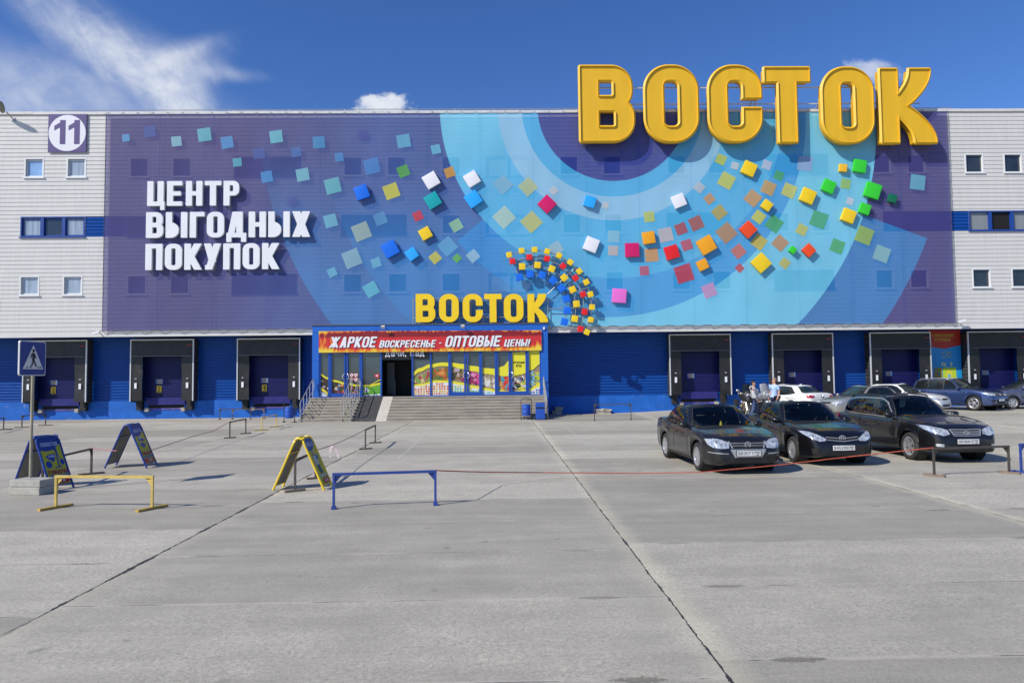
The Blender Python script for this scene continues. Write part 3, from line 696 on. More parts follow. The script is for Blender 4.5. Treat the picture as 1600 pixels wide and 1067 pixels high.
PRINT = [(197,216,11,5,90,165,220),(234,206,17,8,78,100,175),(275.6,221,15,6,150,205,220),(319.7,211,20,8,110,195,210),(355,223,18,9,85,160,220),(431.6,214,19,8,115,200,215),(405,240,17,5,74,100,175),(463,238,15,8,72,116,186),(371,254,13,6,100,185,205),(417,276.6,17,10,80,155,220),(473,273.5,19,10,130,200,215),(456,314.7,15,10,72,92,165),
 (498.4,223,18,5,75,155,210),(567,211,15,4,76,88,168),(630.6,220.6,20,9,110,185,220),(530,246,13,7,75,145,210),(581,260,23,12,70,140,210),(681,233.5,14,13,115,195,225),(630.4,268,17,22,90,180,75),(702.6,269.5,15,20,225,165,60),(520,290.7,23,14,110,195,205),(611.5,299,22,20,218,214,70),(653,337.7,14,25,222,55,70),(712.8,352.4,17,30,160,210,170),(516.7,345.3,19,15,120,195,220),(594.4,342,18,20,95,160,210),(564.8,362,25,22,170,195,185),(550,404,25,22,150,195,210),(587.6,410.6,14,18,115,190,220),(699.4,385,23,40,105,180,225),(680,403,15,40,218,214,80),(714,403.6,11,42,110,195,80),(739.3,400,16,40,165,210,230),(786,288.6,23,42,140,195,220),(825,292,22,42,198,210,150),(865,298.3,11,40,205,210,215),(787.6,339.8,26,42,190,220,200),(830.4,347,25,42,208,208,115),(519,425.6,13,25,110,190,220),(580,452.3,20,30,105,198,220),(869,388,18,30,170,205,220),
 (946,321,10,-8,205,212,215),(1014.3,339,16,5,200,210,95),(958.8,369.8,18,-4,150,210,230),(958,391.8,15,-3,212,198,188),(1018,398.6,20,6,228,165,85),(1040,367,21,12,210,198,195),(1063.8,357.8,17,20,190,80,75),(1087.7,349,20,24,190,100,80),(1073,383,16,18,210,85,100),(1006.7,423,14,3,210,90,112),(1068.5,427.6,26,17,210,50,60),(1108,454,20,22,218,160,205),(1108.6,310.8,14,38,215,160,95),(1124,332,19,38,195,175,75),(1135,364,25,40,200,150,95),(1176,310,21,-40,218,165,95),(1185.3,339.4,17,-38,218,218,75),(1209.6,350,22,-37,85,182,105),(1185.6,378.3,20,-37,218,198,60),(1218.6,380,20,-42,205,150,95),(1154,392.7,18,38,218,120,90),(1155.6,419,11,40,210,70,68),(1226,411.4,14,-40,208,198,85),
 (1126.4,249.4,15,-25,200,210,75),(1148,259.3,11,-18,205,212,220),(1198,258,14,-20,195,205,225),(1217,274.6,14,-22,85,180,105),(1135,282.5,22,-30,210,214,85),(1200.6,294,20,-25,215,172,85),(1092.6,293.3,14,-40,200,208,212),(1233,298,20,-25,214,214,95),(1257.5,256,22,-8,155,180,220),(1321,287.5,15,-10,165,210,95),(1327.7,314.7,11,-20,214,218,230),(1433.5,285.2,23,-7,115,190,215),(1279.4,343.2,24,-22,85,182,125),(1252.8,359,16,-28,210,210,95),(1308.2,385,20,-22,90,185,105),(1350.3,368,25,-22,165,200,90),(1377.7,396.8,23,-22,150,200,200)]
ban = thing('facade_banner', 'huge purple and blue printed mesh banner with rings and coloured squares covering the upper facade', 'banner', (2, YN, BZ0))
nb = MB(); nx, nz = 150, 40
vs = []
for j in range(nz+1):
    for i in range(nx+1):
        x = BX0+(BX1-BX0)*i/nx; z = BZ0+(BZ1-BZ0)*j/nz; ee = min(1, min(i, nx-i)/4)*min(1, min(j, nz-j)/3)
        vs.append((x, YN+ripple(x, z)*ee, z))
nb.add(vs, [(j*(nx+1)+i, j*(nx+1)+i+1, (j+1)*(nx+1)+i+1, (j+1)*(nx+1)+i) for j in range(nz) for i in range(nx)])
S_ = 1100/YN
for (px, py, s, a, r, g, b) in PRINT:
    q = W(px, py, YN); h = s/S_/2*1.04; c, sn = math.cos(R(a)), math.sin(R(a)); P = []
    k = 4
    for j in range(k+1):
        for i in range(k+1):
            u, v = -h+2*h*i/k, -h+2*h*j/k; x, z = q.x+u*c-v*sn, q.z+u*sn+v*c; P.append((x, YN+ripple(x, z)-.012, z))
    cc = C(r, g, b); cc = tuple(v*.86 for v in cc[:3])+(1,)
    nb.add(P, [(j*(k+1)+i, j*(k+1)+i+1, (j+1)*(k+1)+i+1, (j+1)*(k+1)+i) for j in range(k) for i in range(k)], 1, cc)
nb.build('printed_net', [net_material(), attr_mat('printed_squares', .66, .62)], ban, smooth=True)
lc = MB(); pts = []                                              # lacing that ties the net's edge to the wall
x = BX0
while x < BX1: pts += [(x, YN-.01, BZ0+.03), (x+.12, YU-.03, BZ0-.17), (x+.55, YU-.035, BZ0-.10), (x+.6, YN-.01, BZ0+.03)]; x += 1.05
lc.tube(pts, .010, 4); lc.build('lacing_cord', mat('grey_cord', (.10, .10, .10, 1), .8), ban)
lt = MB(); pts = []; x = BX0
while x < BX1: pts += [(x, YN-.01, BZ1-.02), (x+.1, YU-.08, ZT-.03), (x+.2, YN-.01, BZ1-.02)]; x += .82
lt.tube(pts, .009, 4); lt.build('lacing_cord', MATS['grey_cord'], ban)
for X0 in (BX0, BX1):
    e = MB(); pts = []; z = BZ0; s = -1 if X0 < 0 else 1
    while z < BZ1: pts += [(X0, YN-.01, z), (X0+s*.10, YU-.02, z+.08), (X0, YN-.01, z+.16)]; z += .8
    e.tube(pts, .009, 4); e.build('lacing_cord', MATS['grey_cord'], ban)
# ================================================================== ROOFTOP LETTERS
def inset(loop, d):
    """loop moved d to its inner (filled) side"""
    n = len(loop); A = sum(loop[i][0]*loop[(i+1) % n][1]-loop[(i+1) % n][0]*loop[i][1] for i in range(n)); out = []
    for i in range(n):
        a, p, b = Vector(loop[i-1]), Vector(loop[i]), Vector(loop[(i+1) % n])
        t1, t2 = (p-a), (b-p)
        if t1.length < 1e-9 or t2.length < 1e-9: out.append(tuple(p)); continue
        t1.normalize(); t2.normalize(); n1, n2 = Vector((-t1.y, t1.x)), Vector((-t2.y, t2.x)); m = n1+n2
        if m.length < 1e-6: out.append(tuple(p)); continue
        m.normalize(); out.append(tuple(p+m*(d/max(.4, m.dot(n1)))))
    return out
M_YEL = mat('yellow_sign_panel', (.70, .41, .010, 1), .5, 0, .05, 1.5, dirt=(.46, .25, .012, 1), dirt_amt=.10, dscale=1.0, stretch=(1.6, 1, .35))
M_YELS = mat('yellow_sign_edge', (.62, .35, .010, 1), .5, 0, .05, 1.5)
M_STEEL = mat('white_steel_tube', (.55, .56, .57, 1), .4, .3, .08)
sign = thing('rooftop_sign', 'giant yellow rooftop letters reading ВОСТОК standing over the banner edge', 'sign', (14.5, YU, ZT))
LET = [('В', 907, 989.6, 102, 218), ('О', 1008.5, 1090, 101.5, 219.5), ('С', 1108.4, 1189.4, 102, 219.8), ('Т', 1196, 1266, 107, 222), ('О', 1286, 1364.5, 107.5, 224), ('К', 1377, 1460.5, 111, 224)]
YF, DEP = YU-.80, .56
zt = sum(W((a+b)/2, t, YF).z for _, a, b, t, _2 in LET)/6; zb = sum(W((a+b)/2, q, YF).z for _, a, b, _2, q in LET)/6
for i, (ch, a, b, t, q) in enumerate(LET):
    xm = (t+q)/2; x0, x1 = W(a, xm, YF).x, W(b, xm, YF).x; kz = .55
    z1 = zt*(1-kz)+W((a+b)/2, t, YF).z*kz; z0 = zb*(1-kz)+W((a+b)/2, q, YF).z*kz
    wr = (x1-x0)/(z1-z0); l, gw = glyph(ch, wr, .232, .182, 110, True)
    ls = [[(x0+p[0]/gw*(x1-x0), z0+p[1]*(z1-z0)) for p in lp] for lp in l]
    # every loop keeps the filled side on one hand: find it from the outer loop's winding
    mb = MB(); rim = .115; face = []
    for lp in ls:
        ins = inset(lp, rim); n = len(lp)
        mid = [tuple(Vector(lp[k]).lerp(Vector(ins[k]), .10)) for k in range(n)]
        rows = [[(p[0], YF+DEP, p[1]) for p in lp], [(p[0], YF, p[1]) for p in lp], [(p[0], YF-.012, p[1]) for p in mid], [(p[0], YF+.075, p[1]) for p in ins]]
        for r_ in range(3): mb.add(rows[r_]+rows[r_+1], [(k, (k+1) % n, n+(k+1) % n, n+k) for k in range(n)], 0 if r_ else 1)
        face.append(ins)
    mb.loops(face, lambda u, v: (u, YF+.075, v), 0); mb.loops(ls, lambda u, v: (u, YF+DEP, v), 1)
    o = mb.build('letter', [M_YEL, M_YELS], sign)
fr = MB()
for i in range(11):
    x = W(912, 170, YF).x+i*1.98
    if x > W(1455, 170, YF).x: break
    fr.beam((x, YU+.05, ZT), (x, YU-.12, zt-.5), .07); fr.beam((x, YU-.1, zt-.7), (x, YU+1.6, ZT-.1), .06); fr.beam((x, YU-.1, ZT+.35), (x, YU+1.55, ZT-.05), .05)
    fr.beam((x, YF+DEP, zb+.9), (x, YU, zb+.9), .06)
fr.beam((4.9, YU-.13, zt-.9), (24.2, YU-.13, zt-.9), .06); fr.beam((4.9, YU-.13, ZT+.3), (24.2, YU-.13, ZT+.3), .06)
fr.build('support_frame', M_STEEL, sign)
# ================================================================== WHITE WORDS
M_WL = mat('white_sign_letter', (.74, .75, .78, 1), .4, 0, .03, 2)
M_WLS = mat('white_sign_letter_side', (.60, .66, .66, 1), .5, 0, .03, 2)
words = thing('lettering_sign', 'white raised lettering ЦЕНТР ВЫГОДНЫХ ПОКУПОК in three rows on the purple banner', 'sign', (-16, YN, 10))
YT = YU-.36
for s_, x0, x1, ytop, ybot in (('ЦЕНТР', 230, 373.6, 283, 321.5), ('ВЫГОДНЫХ', 228, 484.5, 331, 371), ('ПОКУПОК', 227, 435.8, 380.5, 421.3)):
    ym = (ytop+ybot)/2; A, B = W(x0, ym, YT), W(x1, ym, YT); za, zb_ = W((x0+x1)/2, ybot, YT).z, W((x0+x1)/2, ytop, YT).z
    for l in text_loops(s_, .60, .222, .175, .085, 52, False, 0, (A.x, za, B.x, zb_)):
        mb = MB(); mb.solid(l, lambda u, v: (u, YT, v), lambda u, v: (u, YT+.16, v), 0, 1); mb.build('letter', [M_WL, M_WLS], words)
# ================================================================== LOOSE CUBES ON THE NET
CUBES = [(564.8,300.4,21,20,'blue','bright blue raised cube on the purple side just right of the word ЦЕНТР'),
 (673.4,281.5,22,30,'white','white raised cube directly above the teal cube'), (676,313,22,31,'teal','teal raised cube, the only teal one'),
 (737.2,279.4,21,31,'white','white raised cube directly above a sky blue cube'), (739.3,311,22,34,'sky','sky blue raised cube directly below a white cube'),
 (664.5,364.7,17.5,29,'yellow','yellow raised cube alone on the purple-blue side, above a pair of blue cubes'), (609.4,389,23,28,'blue','large bright blue raised cube touching a smaller sky blue one'),
 (643.3,397,17,35,'sky','small sky blue raised cube beside the large bright blue cube'), (854.8,318.8,22,45,'magenta','magenta raised cube standing on its corner below the dark blue disc'),
 (922,315,17.5,-17,'sky','sky blue raised cube inside the pale ring under the dark disc'), (1061,313.5,20,22,'white','white raised cube beneath the second big letter О of the left half'),
 (924,382,21.5,-22,'white','white raised cube above the cube arc, near the magenta square-set cube'), (988,390.5,22,1,'magenta','magenta raised cube sitting square with level edges'),
 (1014,371.3,19,8,'orange','small orange raised cube up beside the level magenta cube'), (1050,394,21,16,'red','bright red raised cube, the only pure red one'),
 (1104.3,382.6,25,29,'orange','largest orange raised cube, right of the red cube'), (1098.3,413.6,16,25,'orange','small orange raised cube directly beneath the largest orange cube'),
 (1169.6,358.5,21,42,'vermilion','large vermilion raised cube overlapping a printed yellow square'), (1189.8,410.7,24,41,'yellow','largest yellow raised cube, lowest of the yellow ones on the light blue area'),
 (1198.8,320.7,15,-36,'yellow','small yellow raised cube above a printed lime square and the vermilion cube'), (1171,263.4,21,-25,'yellow','yellow raised cube close beneath the big letters С and Т'),
 (1295.6,291,19.5,-24,'green','green raised cube right of and above a large yellow cube'), (1364.4,297.6,24,-19,'green','largest green raised cube at the edge of the purple area'),
 (1344.2,259.3,20,-10,'green','green raised cube beneath the big letters О and К'), (1318,262.3,12,-7,'amber','tiny amber raised cube beside the highest green cube'),
 (1395.3,310,13,-17,'dark','small dark green raised cube on the purple area'), (1263,306,22,-24,'yellow','large yellow raised cube left of and below a green cube'),
 (1352,326.3,16.5,-20,'green','medium green raised cube touching the corner of a yellow cube'), (1326.6,337,20.5,-22,'yellow','yellow raised cube touching the corner of a green cube'),
 (1239.3,390.5,10,-38,'green','tiny green raised cube beside a vermilion cube'), (1264.3,391,16.5,43,'vermilion','small vermilion raised cube beside the tiny green cube'),
 (967.8,462,22,-5,'pink','pink raised cube low on the banner, the only pink one')]
CC = {'blue': (.004, .135, .70), 'white': (.76, .76, .80), 'teal': (.004, .33, .36), 'sky': (.02, .36, .85), 'yellow': (.80, .55, .008), 'magenta': (.58, .006, .115), 'orange': (.80, .34, .006), 'red': (.72, .012, .014),
      'vermilion': (.78, .065, .008), 'green': (.035, .56, .025), 'amber': (.82, .46, .02), 'dark': (.004, .13, .06), 'pink': (.75, .15, .56)}
CM = {k: mat('cube_'+k, v+(1,), .38, 0, .03, 3) for k, v in CC.items()}
for (px, py, s, a, c, lab) in CUBES:
    YC = YN-.21; q = W(px, py, YC); h = s/(1100/YC); mb = MB(); mb.box((0, .09, 0), (h, .18, h), None, 0, .012)
    mb.tube([(0, .17, 0), (0, .30, 0)], .03, 6)
    o = mb.build('facade_cube', CM[c], smooth=True, sharp=50); o.location = q; o.rotation_euler = (0, -R(a), 0)
    tag(o, lab, 'cube', 'raised cubes on the banner')
# ================================================================== CUBE ARC
YO = YU-.46
orn = thing('cube_arc', 'arc of small yellow, red and blue cubes on grey tubes beside the small yellow ВОСТОК letters', 'ornament', tuple(W(860, 480, YO)))
RINGS = [('yellow', 9.2, [(777,142),(875,110),(976,102),(1075,115),(1168,148),(1255,200),(1325,270),(1380,355),(1413,450),(1425,550),(1415,648),(1385,745)]),
         ('red', 9.6, [(803,192),(935,160),(1073,172),(1198,230),(1296,323),(1355,450),(1367,587),(1335,720)]),
         ('yellow', 10.8, [(879,233),(999,222),(1110,252),(1207,320),(1273,413),(1303,525),(1290,640)]),
         ('blue', 11.8, [(858,317),(942,293),(1036,300),(1120,342),(1187,402),(1225,485),(1232,577),(1210,665)])]
M_TUBE = mat('grey_sign_tube', (.36, .37, .38, 1), .4, .5, .08)
fr = MB()
def pp(x, y, Y=YO): return W(x/5+640, y/5+370, Y)
for c, s, pts in RINGS:
    P = [pp(*p) for p in pts]; fr.tube([p+Vector((0, .09, 0)) for p in P], .028, 6)
    for i, p in enumerate(P):
        t = (P[min(i+1, len(P)-1)]-P[max(i-1, 0)]); a = math.atan2(t.z, t.x)+R((i*37 % 11)-5); h = .93*s/(1100/YO); mb = MB(); mb.box((0, 0, 0), (h, .16, h), Matrix.Rotation(-a, 3, 'Y'), 0, .01)
        mb.v = [tuple(Vector(v)+p) for v in mb.v]; mb.build('cube', CM[c], orn, smooth=True, sharp=50)
for a, b in (((1075, 560), (1425, 555)), ((1080, 445), (1290, 245)), ((1225, 445), (1400, 395)), ((830, 255), (870, 330)), ((965, 110), (965, 300)), ((1130, 190), (1085, 295))):
    fr.tube([pp(*a)+Vector((0, .13, 0)), pp(*b)+Vector((0, .13, 0))], .026, 6)
for p in ((875, 110), (1168, 148), (1380, 355), (1425, 550), (1187, 402), (942, 293)): q = pp(*p); fr.tube([q+Vector((0, .1, 0)), Vector((q.x, YU, q.z))], .025, 6)
fr.build('frame', M_TUBE, orn)
# ================================================================== SMALL YELLOW WORD OVER THE PORCH
YB = YU-.42
M_YEL2 = mat('yellow_letter_face', (.82, .56, .008, 1), .4, 0, .03, 2)
sm = thing('entrance_sign', 'smaller yellow raised letters reading ВОСТОК on a tube frame on the porch roof', 'sign', tuple(W(752, 505, YB)))
for ch, a, b in (('В', 48, 200), ('О', 230, 383), ('С', 415, 570), ('Т', 585, 718), ('О', 737, 888), ('К', 923, 1076)):
    A, B = pp(a, 668, YB), pp(b, 445, YB); l, gw = glyph(ch, (B.x-A.x)/(B.z-A.z), .24, .19, 60, True)
    ls = [[(A.x+p[0]/gw*(B.x-A.x), A.z+p[1]*(B.z-A.z)) for p in q] for q in l]
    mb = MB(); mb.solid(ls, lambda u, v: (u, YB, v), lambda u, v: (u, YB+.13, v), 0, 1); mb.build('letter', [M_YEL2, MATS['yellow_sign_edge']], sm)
fr = MB(); A, B = pp(25, 668, YB), pp(1080, 470, YB); y = YB+.16
for z in (B.z-.02, A.z+.25): fr.tube([(A.x, y, z), (B.x, y, z)], .022, 6)
for i in range(8): x = A.x+(B.x-A.x)*i/7; fr.tube([(x, y, W(700, 508, YP).z-.1), (x, y, B.z)], .022, 6)
fr.build('frame', M_TUBE, sm)
# ================================================================== HOUSE NUMBER, LAMP, CAMERAS
M_PUR = mat('purple_panel', (.055, .035, .17, 1), .5, 0, .04, 2); M_LIL = mat('pale_panel', (.68, .68, .73, 1), .5, 0, .02, 2)
YQ = YU-.09; A, B = W(74.5, 238, YQ), W(135.5, 178.5, YQ); hn = thing('number_board', 'square purple board with a white disc and the number 11 near the roof edge', 'sign', ((A.x+B.x)/2, YQ, A.z))
mb = MB(); mb.b2(A.x, B.x, YQ, YQ+.05, A.z, B.z); mb.build('board', M_PUR, hn)
mb = MB(); cx, cz, r = (A.x+B.x)/2, (A.z+B.z)/2, (B.x-A.x)/2*.97; mb.loops([[(cx+r*math.cos(k*math.pi/36), cz+r*math.sin(k*math.pi/36)) for k in range(72)]], lambda u, v: (u, YQ-.006, v)); mb.build('disc', M_LIL, hn)
mb = MB()
for l in text_loops('11', .62, .19, .14, .10, 60, box=(cx-r*.70, cz-r*.62, cx+r*.68, cz+r*.72)): mb.loops(l, lambda u, v: (u, YQ-.012, v))
mb.build('number', M_PUR, hn)
lp = thing('wall_lamp', 'street lamp head on a short bent arm at the roof edge beside the number board', 'lamp', tuple(W(20, 186, YU)))
a = W(21, 186, YU); mb = MB(); mb.tube([a+Vector((0, .0, -.05)), a+Vector((-.06, -.2, .12)), a+Vector((-.14, -.4, .24))], .035, 8); mb.box(a+Vector((0, -.02, -.05)), (.2, .04, .2)); mb.build('arm', MATS['galvanised_pipe'], lp)
mb = MB(); mb.ell(a+Vector((-.24, -.62, .42)), (.16, .44, .12), 14, 8, Matrix.Rotation(R(25), 3, 'Z') @ Matrix.Rotation(R(-28), 3, 'X')); mb.build('lamp_head', mat('grey_lamp_housing', (.20, .20, .15, 1), .5, .2), lp, smooth=True)
for (px, py, lab) in ((157, 521, 'small white security camera at the lower corner of the banner, number board end'), (1497, 503, 'small white security camera at the lower corner of the banner, toy poster end')):
    a = W(px, py, YU); cm = thing('security_camera', lab, 'camera', tuple(a), 0, 'security cameras')
    mb = MB(); mb.tube([a, a+Vector((0, -.22, 0))], .03, 8); mb.build('bracket', M_WL, cm)
    mb = MB(); d = 1 if px > 800 else -1; mb.box(a+Vector((.05*d, -.3, .02)), (.38, .12, .12), Matrix.Rotation(R(-18), 3, 'Y'), 0, .015); mb.build('housing', M_WL, cm)
# ================================================================== LOADING DOCKS
M_RUB = mat('black_dock_curtain', (.014, .014, .014, 1), .45, 0, .35, 1.2, .4, 2.5, dirt=(.055, .052, .048, 1), dirt_amt=.22, dscale=1.0)
M_ALU = mat('aluminium_frame', (.62, .63, .64, 1), .35, .25, .06)
M_DOOR = mat('dark_blue_dock_door', (.009, .011, .080, 1), .42, 0, .08, 2, spec=.25); M_LIP = mat('violet_leveller', (.026, .027, .16, 1), .5, 0, .12, 3, spec=.25, dirt=(.05, .04, .04, 1), dirt_amt=.1)
M_YS = mat('yellow_sticker', (.72, .50, .02, 1), .5); M_NOT = mat('blue_notice', (.02, .11, .42, 1), .5); M_INK = mat('black_ink', (.01, .01, .01, 1), .6)
M_RED = mat('red_mark', (.45, .03, .03, 1), .6); M_DIRTY = mat('stained_concrete', (.36, .33, .28, 1), .9, 0, .3, 4, .5, 20)
dW, dZ0, dZ1 = 3.56, 1.02, 4.50; dY = YS
def make_dock(cx, num, lab):
    d = thing('loading_dock', lab, 'loading dock', (cx, YS, 0), 0, 'loading docks along the blue wall'); h = dW/2
    def P(): return MB()
    def fin(mb, name, m, par=None, **k):
        mb.v = [(v[0]+cx, v[1], v[2]) for v in mb.v]; return mb.build(name, m, par or d, **k)
    mb = P(); w = .06
    mb.b2(-h, -h+w, dY-.03, dY+.05, dZ0, dZ1-w); mb.b2(h-w, h, dY-.03, dY+.05, dZ0, dZ1-w); mb.b2(-h, h, dY-.03, dY+.05, dZ1-w, dZ1); fin(mb, 'frame', M_ALU)
    mb = P(); zz = dZ1-.95; n = 12; vs = []
    for j in range(5):
        for i in range(n+1):
            x = -h+w+(dW-2*w)*i/n; z = dZ1-w-(dZ1-w-zz)*j/4; vs.append((x, dY-.01-.035*math.sin(i*1.9+cx)*(j/4)-.02*(j/4), z-.012*math.sin(i*.9+cx*2)*(j/4)))
    mb.add(vs, [(j*(n+1)+i, j*(n+1)+i+1, (j+1)*(n+1)+i+1, (j+1)*(n+1)+i) for j in range(4) for i in range(n)])
    mb.b2(-h+w, h-w, dY+.02, dY+.035, zz+.05, dZ1-w); cu = fin(mb, 'top_curtain', M_RUB, smooth=True)
    mb = P(); mb.b2(-h+w+.05, h-w-.05, dY-.085, dY-.07, zz-.02, zz+.015); fin(mb, 'hem', mat('grey_hem', (.14, .14, .14, 1), .5), cu)
    mb = P(); mb.b2(h-.38, h-.12, dY-.046, dY-.042, dZ1-.36, dZ1-.32); fin(mb, 'maker_mark', M_RED, cu)
    for s in (-1, 1):
        mb = P(); vs = []
        for j in range(9):
            for i in range(5):
                t = i/4; x = s*(h-w-.62*t-(.07*(1-j/8))*t*0); z = dZ0+.02+(zz-dZ0+.1)*j/8
                vs.append((x, dY+.0-.03*math.sin(j*1.1+cx+s)*t+.02*t, z))
        mb.add(vs, [(j*5+i, j*5+i+1, (j+1)*5+i+1, (j+1)*5+i) for j in range(8) for i in range(4)]); mb.b2(s*(h-w), s*(h-w-.6), dY+.06, dY+.075, dZ0+.03, zz)
        sc = fin(mb, 'side_curtain', M_RUB, smooth=True)
        mb = P(); mb.b2(s*(h-.34)-.065, s*(h-.34)+.065, dY-.052, dY-.044, 1.74, 2.05); fin(mb, 'white_marker', M_WL, sc)
        mb = P(); mb.b2(s*(h-.34)-.05, s*(h-.34)+.05, dY-.05, dY-.044, 2.27, 2.30); fin(mb, 'white_tab', M_WL, sc)
        # folded side skins back to the wall
        mb = P(); vs = []; m = 34
        for j in range(m+1):
            z = dZ0-.02+(dZ1-dZ0)*j/m; o = .05 if j % 2 else 0
            vs += [(s*(h-.005), dY+.04, z), (s*(h+o-.02), dY+.25+.0, z-.03), (s*(h+o*.9-.04), dY+.46, z-.05), (s*(h-.02), YL-.03, z-.06)]
        mb.add(vs, [(j*4+i, j*4+i+1, (j+1)*4+i+1, (j+1)*4+i) for j in range(m) for i in range(3)]); fin(mb, 'side_skin', mat('black_bellows', (.030, .030, .030, 1), .6, 0, .3, 3))
        mb = P(); mb.b2(s*(h-.52), s*(h-.20), YL-.36, YL-.07, .50, 1.10, 0, .02); fin(mb, 'bumper', mat('black_rubber', (.015, .015, .015, 1), .75, 0, .3, 5, .3, 20))
        mb = P(); mb.b2(s*(1.02)-.10, s*1.02+.10, YL-.30, YL-.07, .42, .62); fin(mb, 'stop_block', M_DIRTY)
    mb = P(); mb.b2(-h, h, dY+.05, YL-.02, dZ1-.05, dZ1-.03); fin(mb, 'roof_skin', MATS['black_bellows'])
    mb = P(); vs = []; z = 1.22; k = 0
    while z < 4.2: mb.b2(-1.32, 1.32, YL-.05-(.012 if k % 2 else .0), YL-.02, z, z+.16); z += .163; k += 1
    dr = fin(mb, 'door', M_DOOR)
    mb = P(); mb.b2(-1.10, 1.10, YL-.20, YL-.06, .80, 1.20); fin(mb, 'leveller', M_LIP)
    mb = P(); mb.b2(-1.0, 1.0, YL-.085, YL-.06, .60, .78); fin(mb, 'pit_gap', M_BLACK)
    mb = P(); mb.b2(-.92, 1.0, YL-.10, YL-.05, .50, .60); fin(mb, 'pit_edge', mat('warning_edge', (.07, .06, .30, 1), .6, 0, .5, 2, dirt=(.55, .40, .1, 1), dirt_amt=.3, dscale=3))
    mb = P(); mb.b2(-.62, -.20, YL-.066-.01, YL-.064, 1.98, 2.26); nt = fin(mb, 'notice', M_NOT, dr)
    mb = P()
    for k in range(3): mb.b2(-.58+.04*k % .05, -.25, YL-.082, YL-.078, 2.18-.085*k, 2.215-.085*k)
    fin(mb, 'notice_writing', M_YS, nt)
    if num:
        mb = P(); mb.b2(-.56, -.29, YL-.076, YL-.064, 1.48, 1.88); npl = fin(mb, 'number_plate', M_YS, dr)
        mb = P(); mb.b2(-.53, -.32, YL-.080, YL-.078, 1.50, 1.53)
        for l in text_loops(num, .5, .15, .12, box=(-.49, 1.56, -.36, 1.82)): mb.loops(l, lambda u, v: (u, YL-.08, v))
        fin(mb, 'number', M_INK, npl)
    return d
for px, num, lab in ((85.5, '3', 'black curtained loading dock numbered 3, behind the crossing sign pole'), (253, '2', 'black curtained loading dock numbered 2, between docks 3 and 1'), (419.5, '1', 'black curtained loading dock numbered 1, nearest the entrance steps'),
                     (1094.5, None, 'black curtained loading dock behind the first black sedan, first one after the entrance'), (1255, None, 'black curtained loading dock behind the white sedan seen from its rear'),
                     (1408, None, 'black curtained loading dock beside the toy poster, behind the white coupe'), (1561, None, 'black curtained loading dock past the toy poster, behind the blue-grey people carrier')):
    make_dock(W(px, 575, YS).x, num, lab)
# toy poster
def flat(mb, pts, Y, col): mb.add([(p[0], Y, p[1]) for p in pts], [tuple(range(len(pts)))], 0, tuple(col[:3])+(1,))
M_PRT = attr_mat('poster_print', 1, .45)
YA = YL-.09; A, B = W(1450.5, 516, YA), W(1504, 610, YA); wx, hz = B.x-A.x, A.z-B.z
po = thing('toy_poster', 'tall red and blue poster for toys between two loading docks', 'poster', ((A.x+B.x)/2, YA, B.z))
mb = MB(); f = lambda u, v: (A.x+u*wx, A.z-v*hz)
mb.b2(A.x, B.x, YA+.002, YA+.02, B.z, A.z, 0, 0, (.02, .02, .03, 1))
flat(mb, [f(0, 0), f(1, 0), f(1, .25), f(.48, .31), f(0, .275)], YA-.003, (.42, .022, .012)); flat(mb, [f(0, .275), f(.48, .31), f(1, .25), f(1, 1), f(0, 1)], YA-.003, (.008, .27, .60))
flat(mb, [f(.12, .62), f(.38, .62), f(.38, .84), f(.12, .84)], YA-.006, (.30, .22, .02)); flat(mb, [f(.40, .62), f(.82, .615), f(.83, .83), f(.40, .84)], YA-.006, (.45, .60, .03))
flat(mb, [f(.60+.10*math.cos(k*.5236), .73-.07*math.sin(k*.5236)) for k in range(12)], YA-.009, (.65, .60, .05)); flat(mb, [f(.60+.05*math.cos(k*.5236), .755-.03*math.sin(k*.5236)) for k in range(12)], YA-.012, (.12, .45, .60))
for q in ((.17, .66), (.28, .72), (.2, .8)): flat(mb, [f(q[0]+.05*math.cos(k*.785), q[1]-.02*math.sin(k*.785)) for k in range(8)], YA-.009, (.06, .20, .36))
for q in ((.40, .56), (.48, .57), (.68, .56)): flat(mb, [f(q[0]-.03, q[1]-.03), f(q[0]+.03, q[1]-.03), f(q[0]+.03, q[1]+.035), f(q[0]-.03, q[1]+.035)], YA-.006, (.50, .55, .25))
for a_, r_ in ((.47, .075), (.63, .06)):
    for k in range(14):
        t0, t1 = k*.449, (k+1)*.449; flat(mb, [f(a_+r_*math.cos(t0), .41-r_*.8*math.sin(t0)), f(a_+r_*math.cos(t1), .41-r_*.8*math.sin(t1)), f(a_+(r_-.02)*math.cos(t1), .41-(r_-.02)*.8*math.sin(t1)), f(a_+(r_-.02)*math.cos(t0), .41-(r_-.02)*.8*math.sin(t0))], YA-.006, (.35, .33, .10))
mb.build('printed_sheet', M_PRT, po)
mb = MB()
for s_, u0, u1, v0, v1 in (('РАЗВИВАЮЩИЕ', .03, .81, .064, .110), ('ИГРУШКИ', .18, .68, .135, .185)):
    for l in text_loops(s_, .55, .17, .15, .14, 30, box=(A.x+u0*wx, A.z-v1*hz, A.x+u1*wx, A.z-v0*hz)): mb.loops(l, lambda u, v: (u, YA-.008, v))
mb.build('lettering', mat('mustard_print', (.42, .30, .01, 1), .5), po)
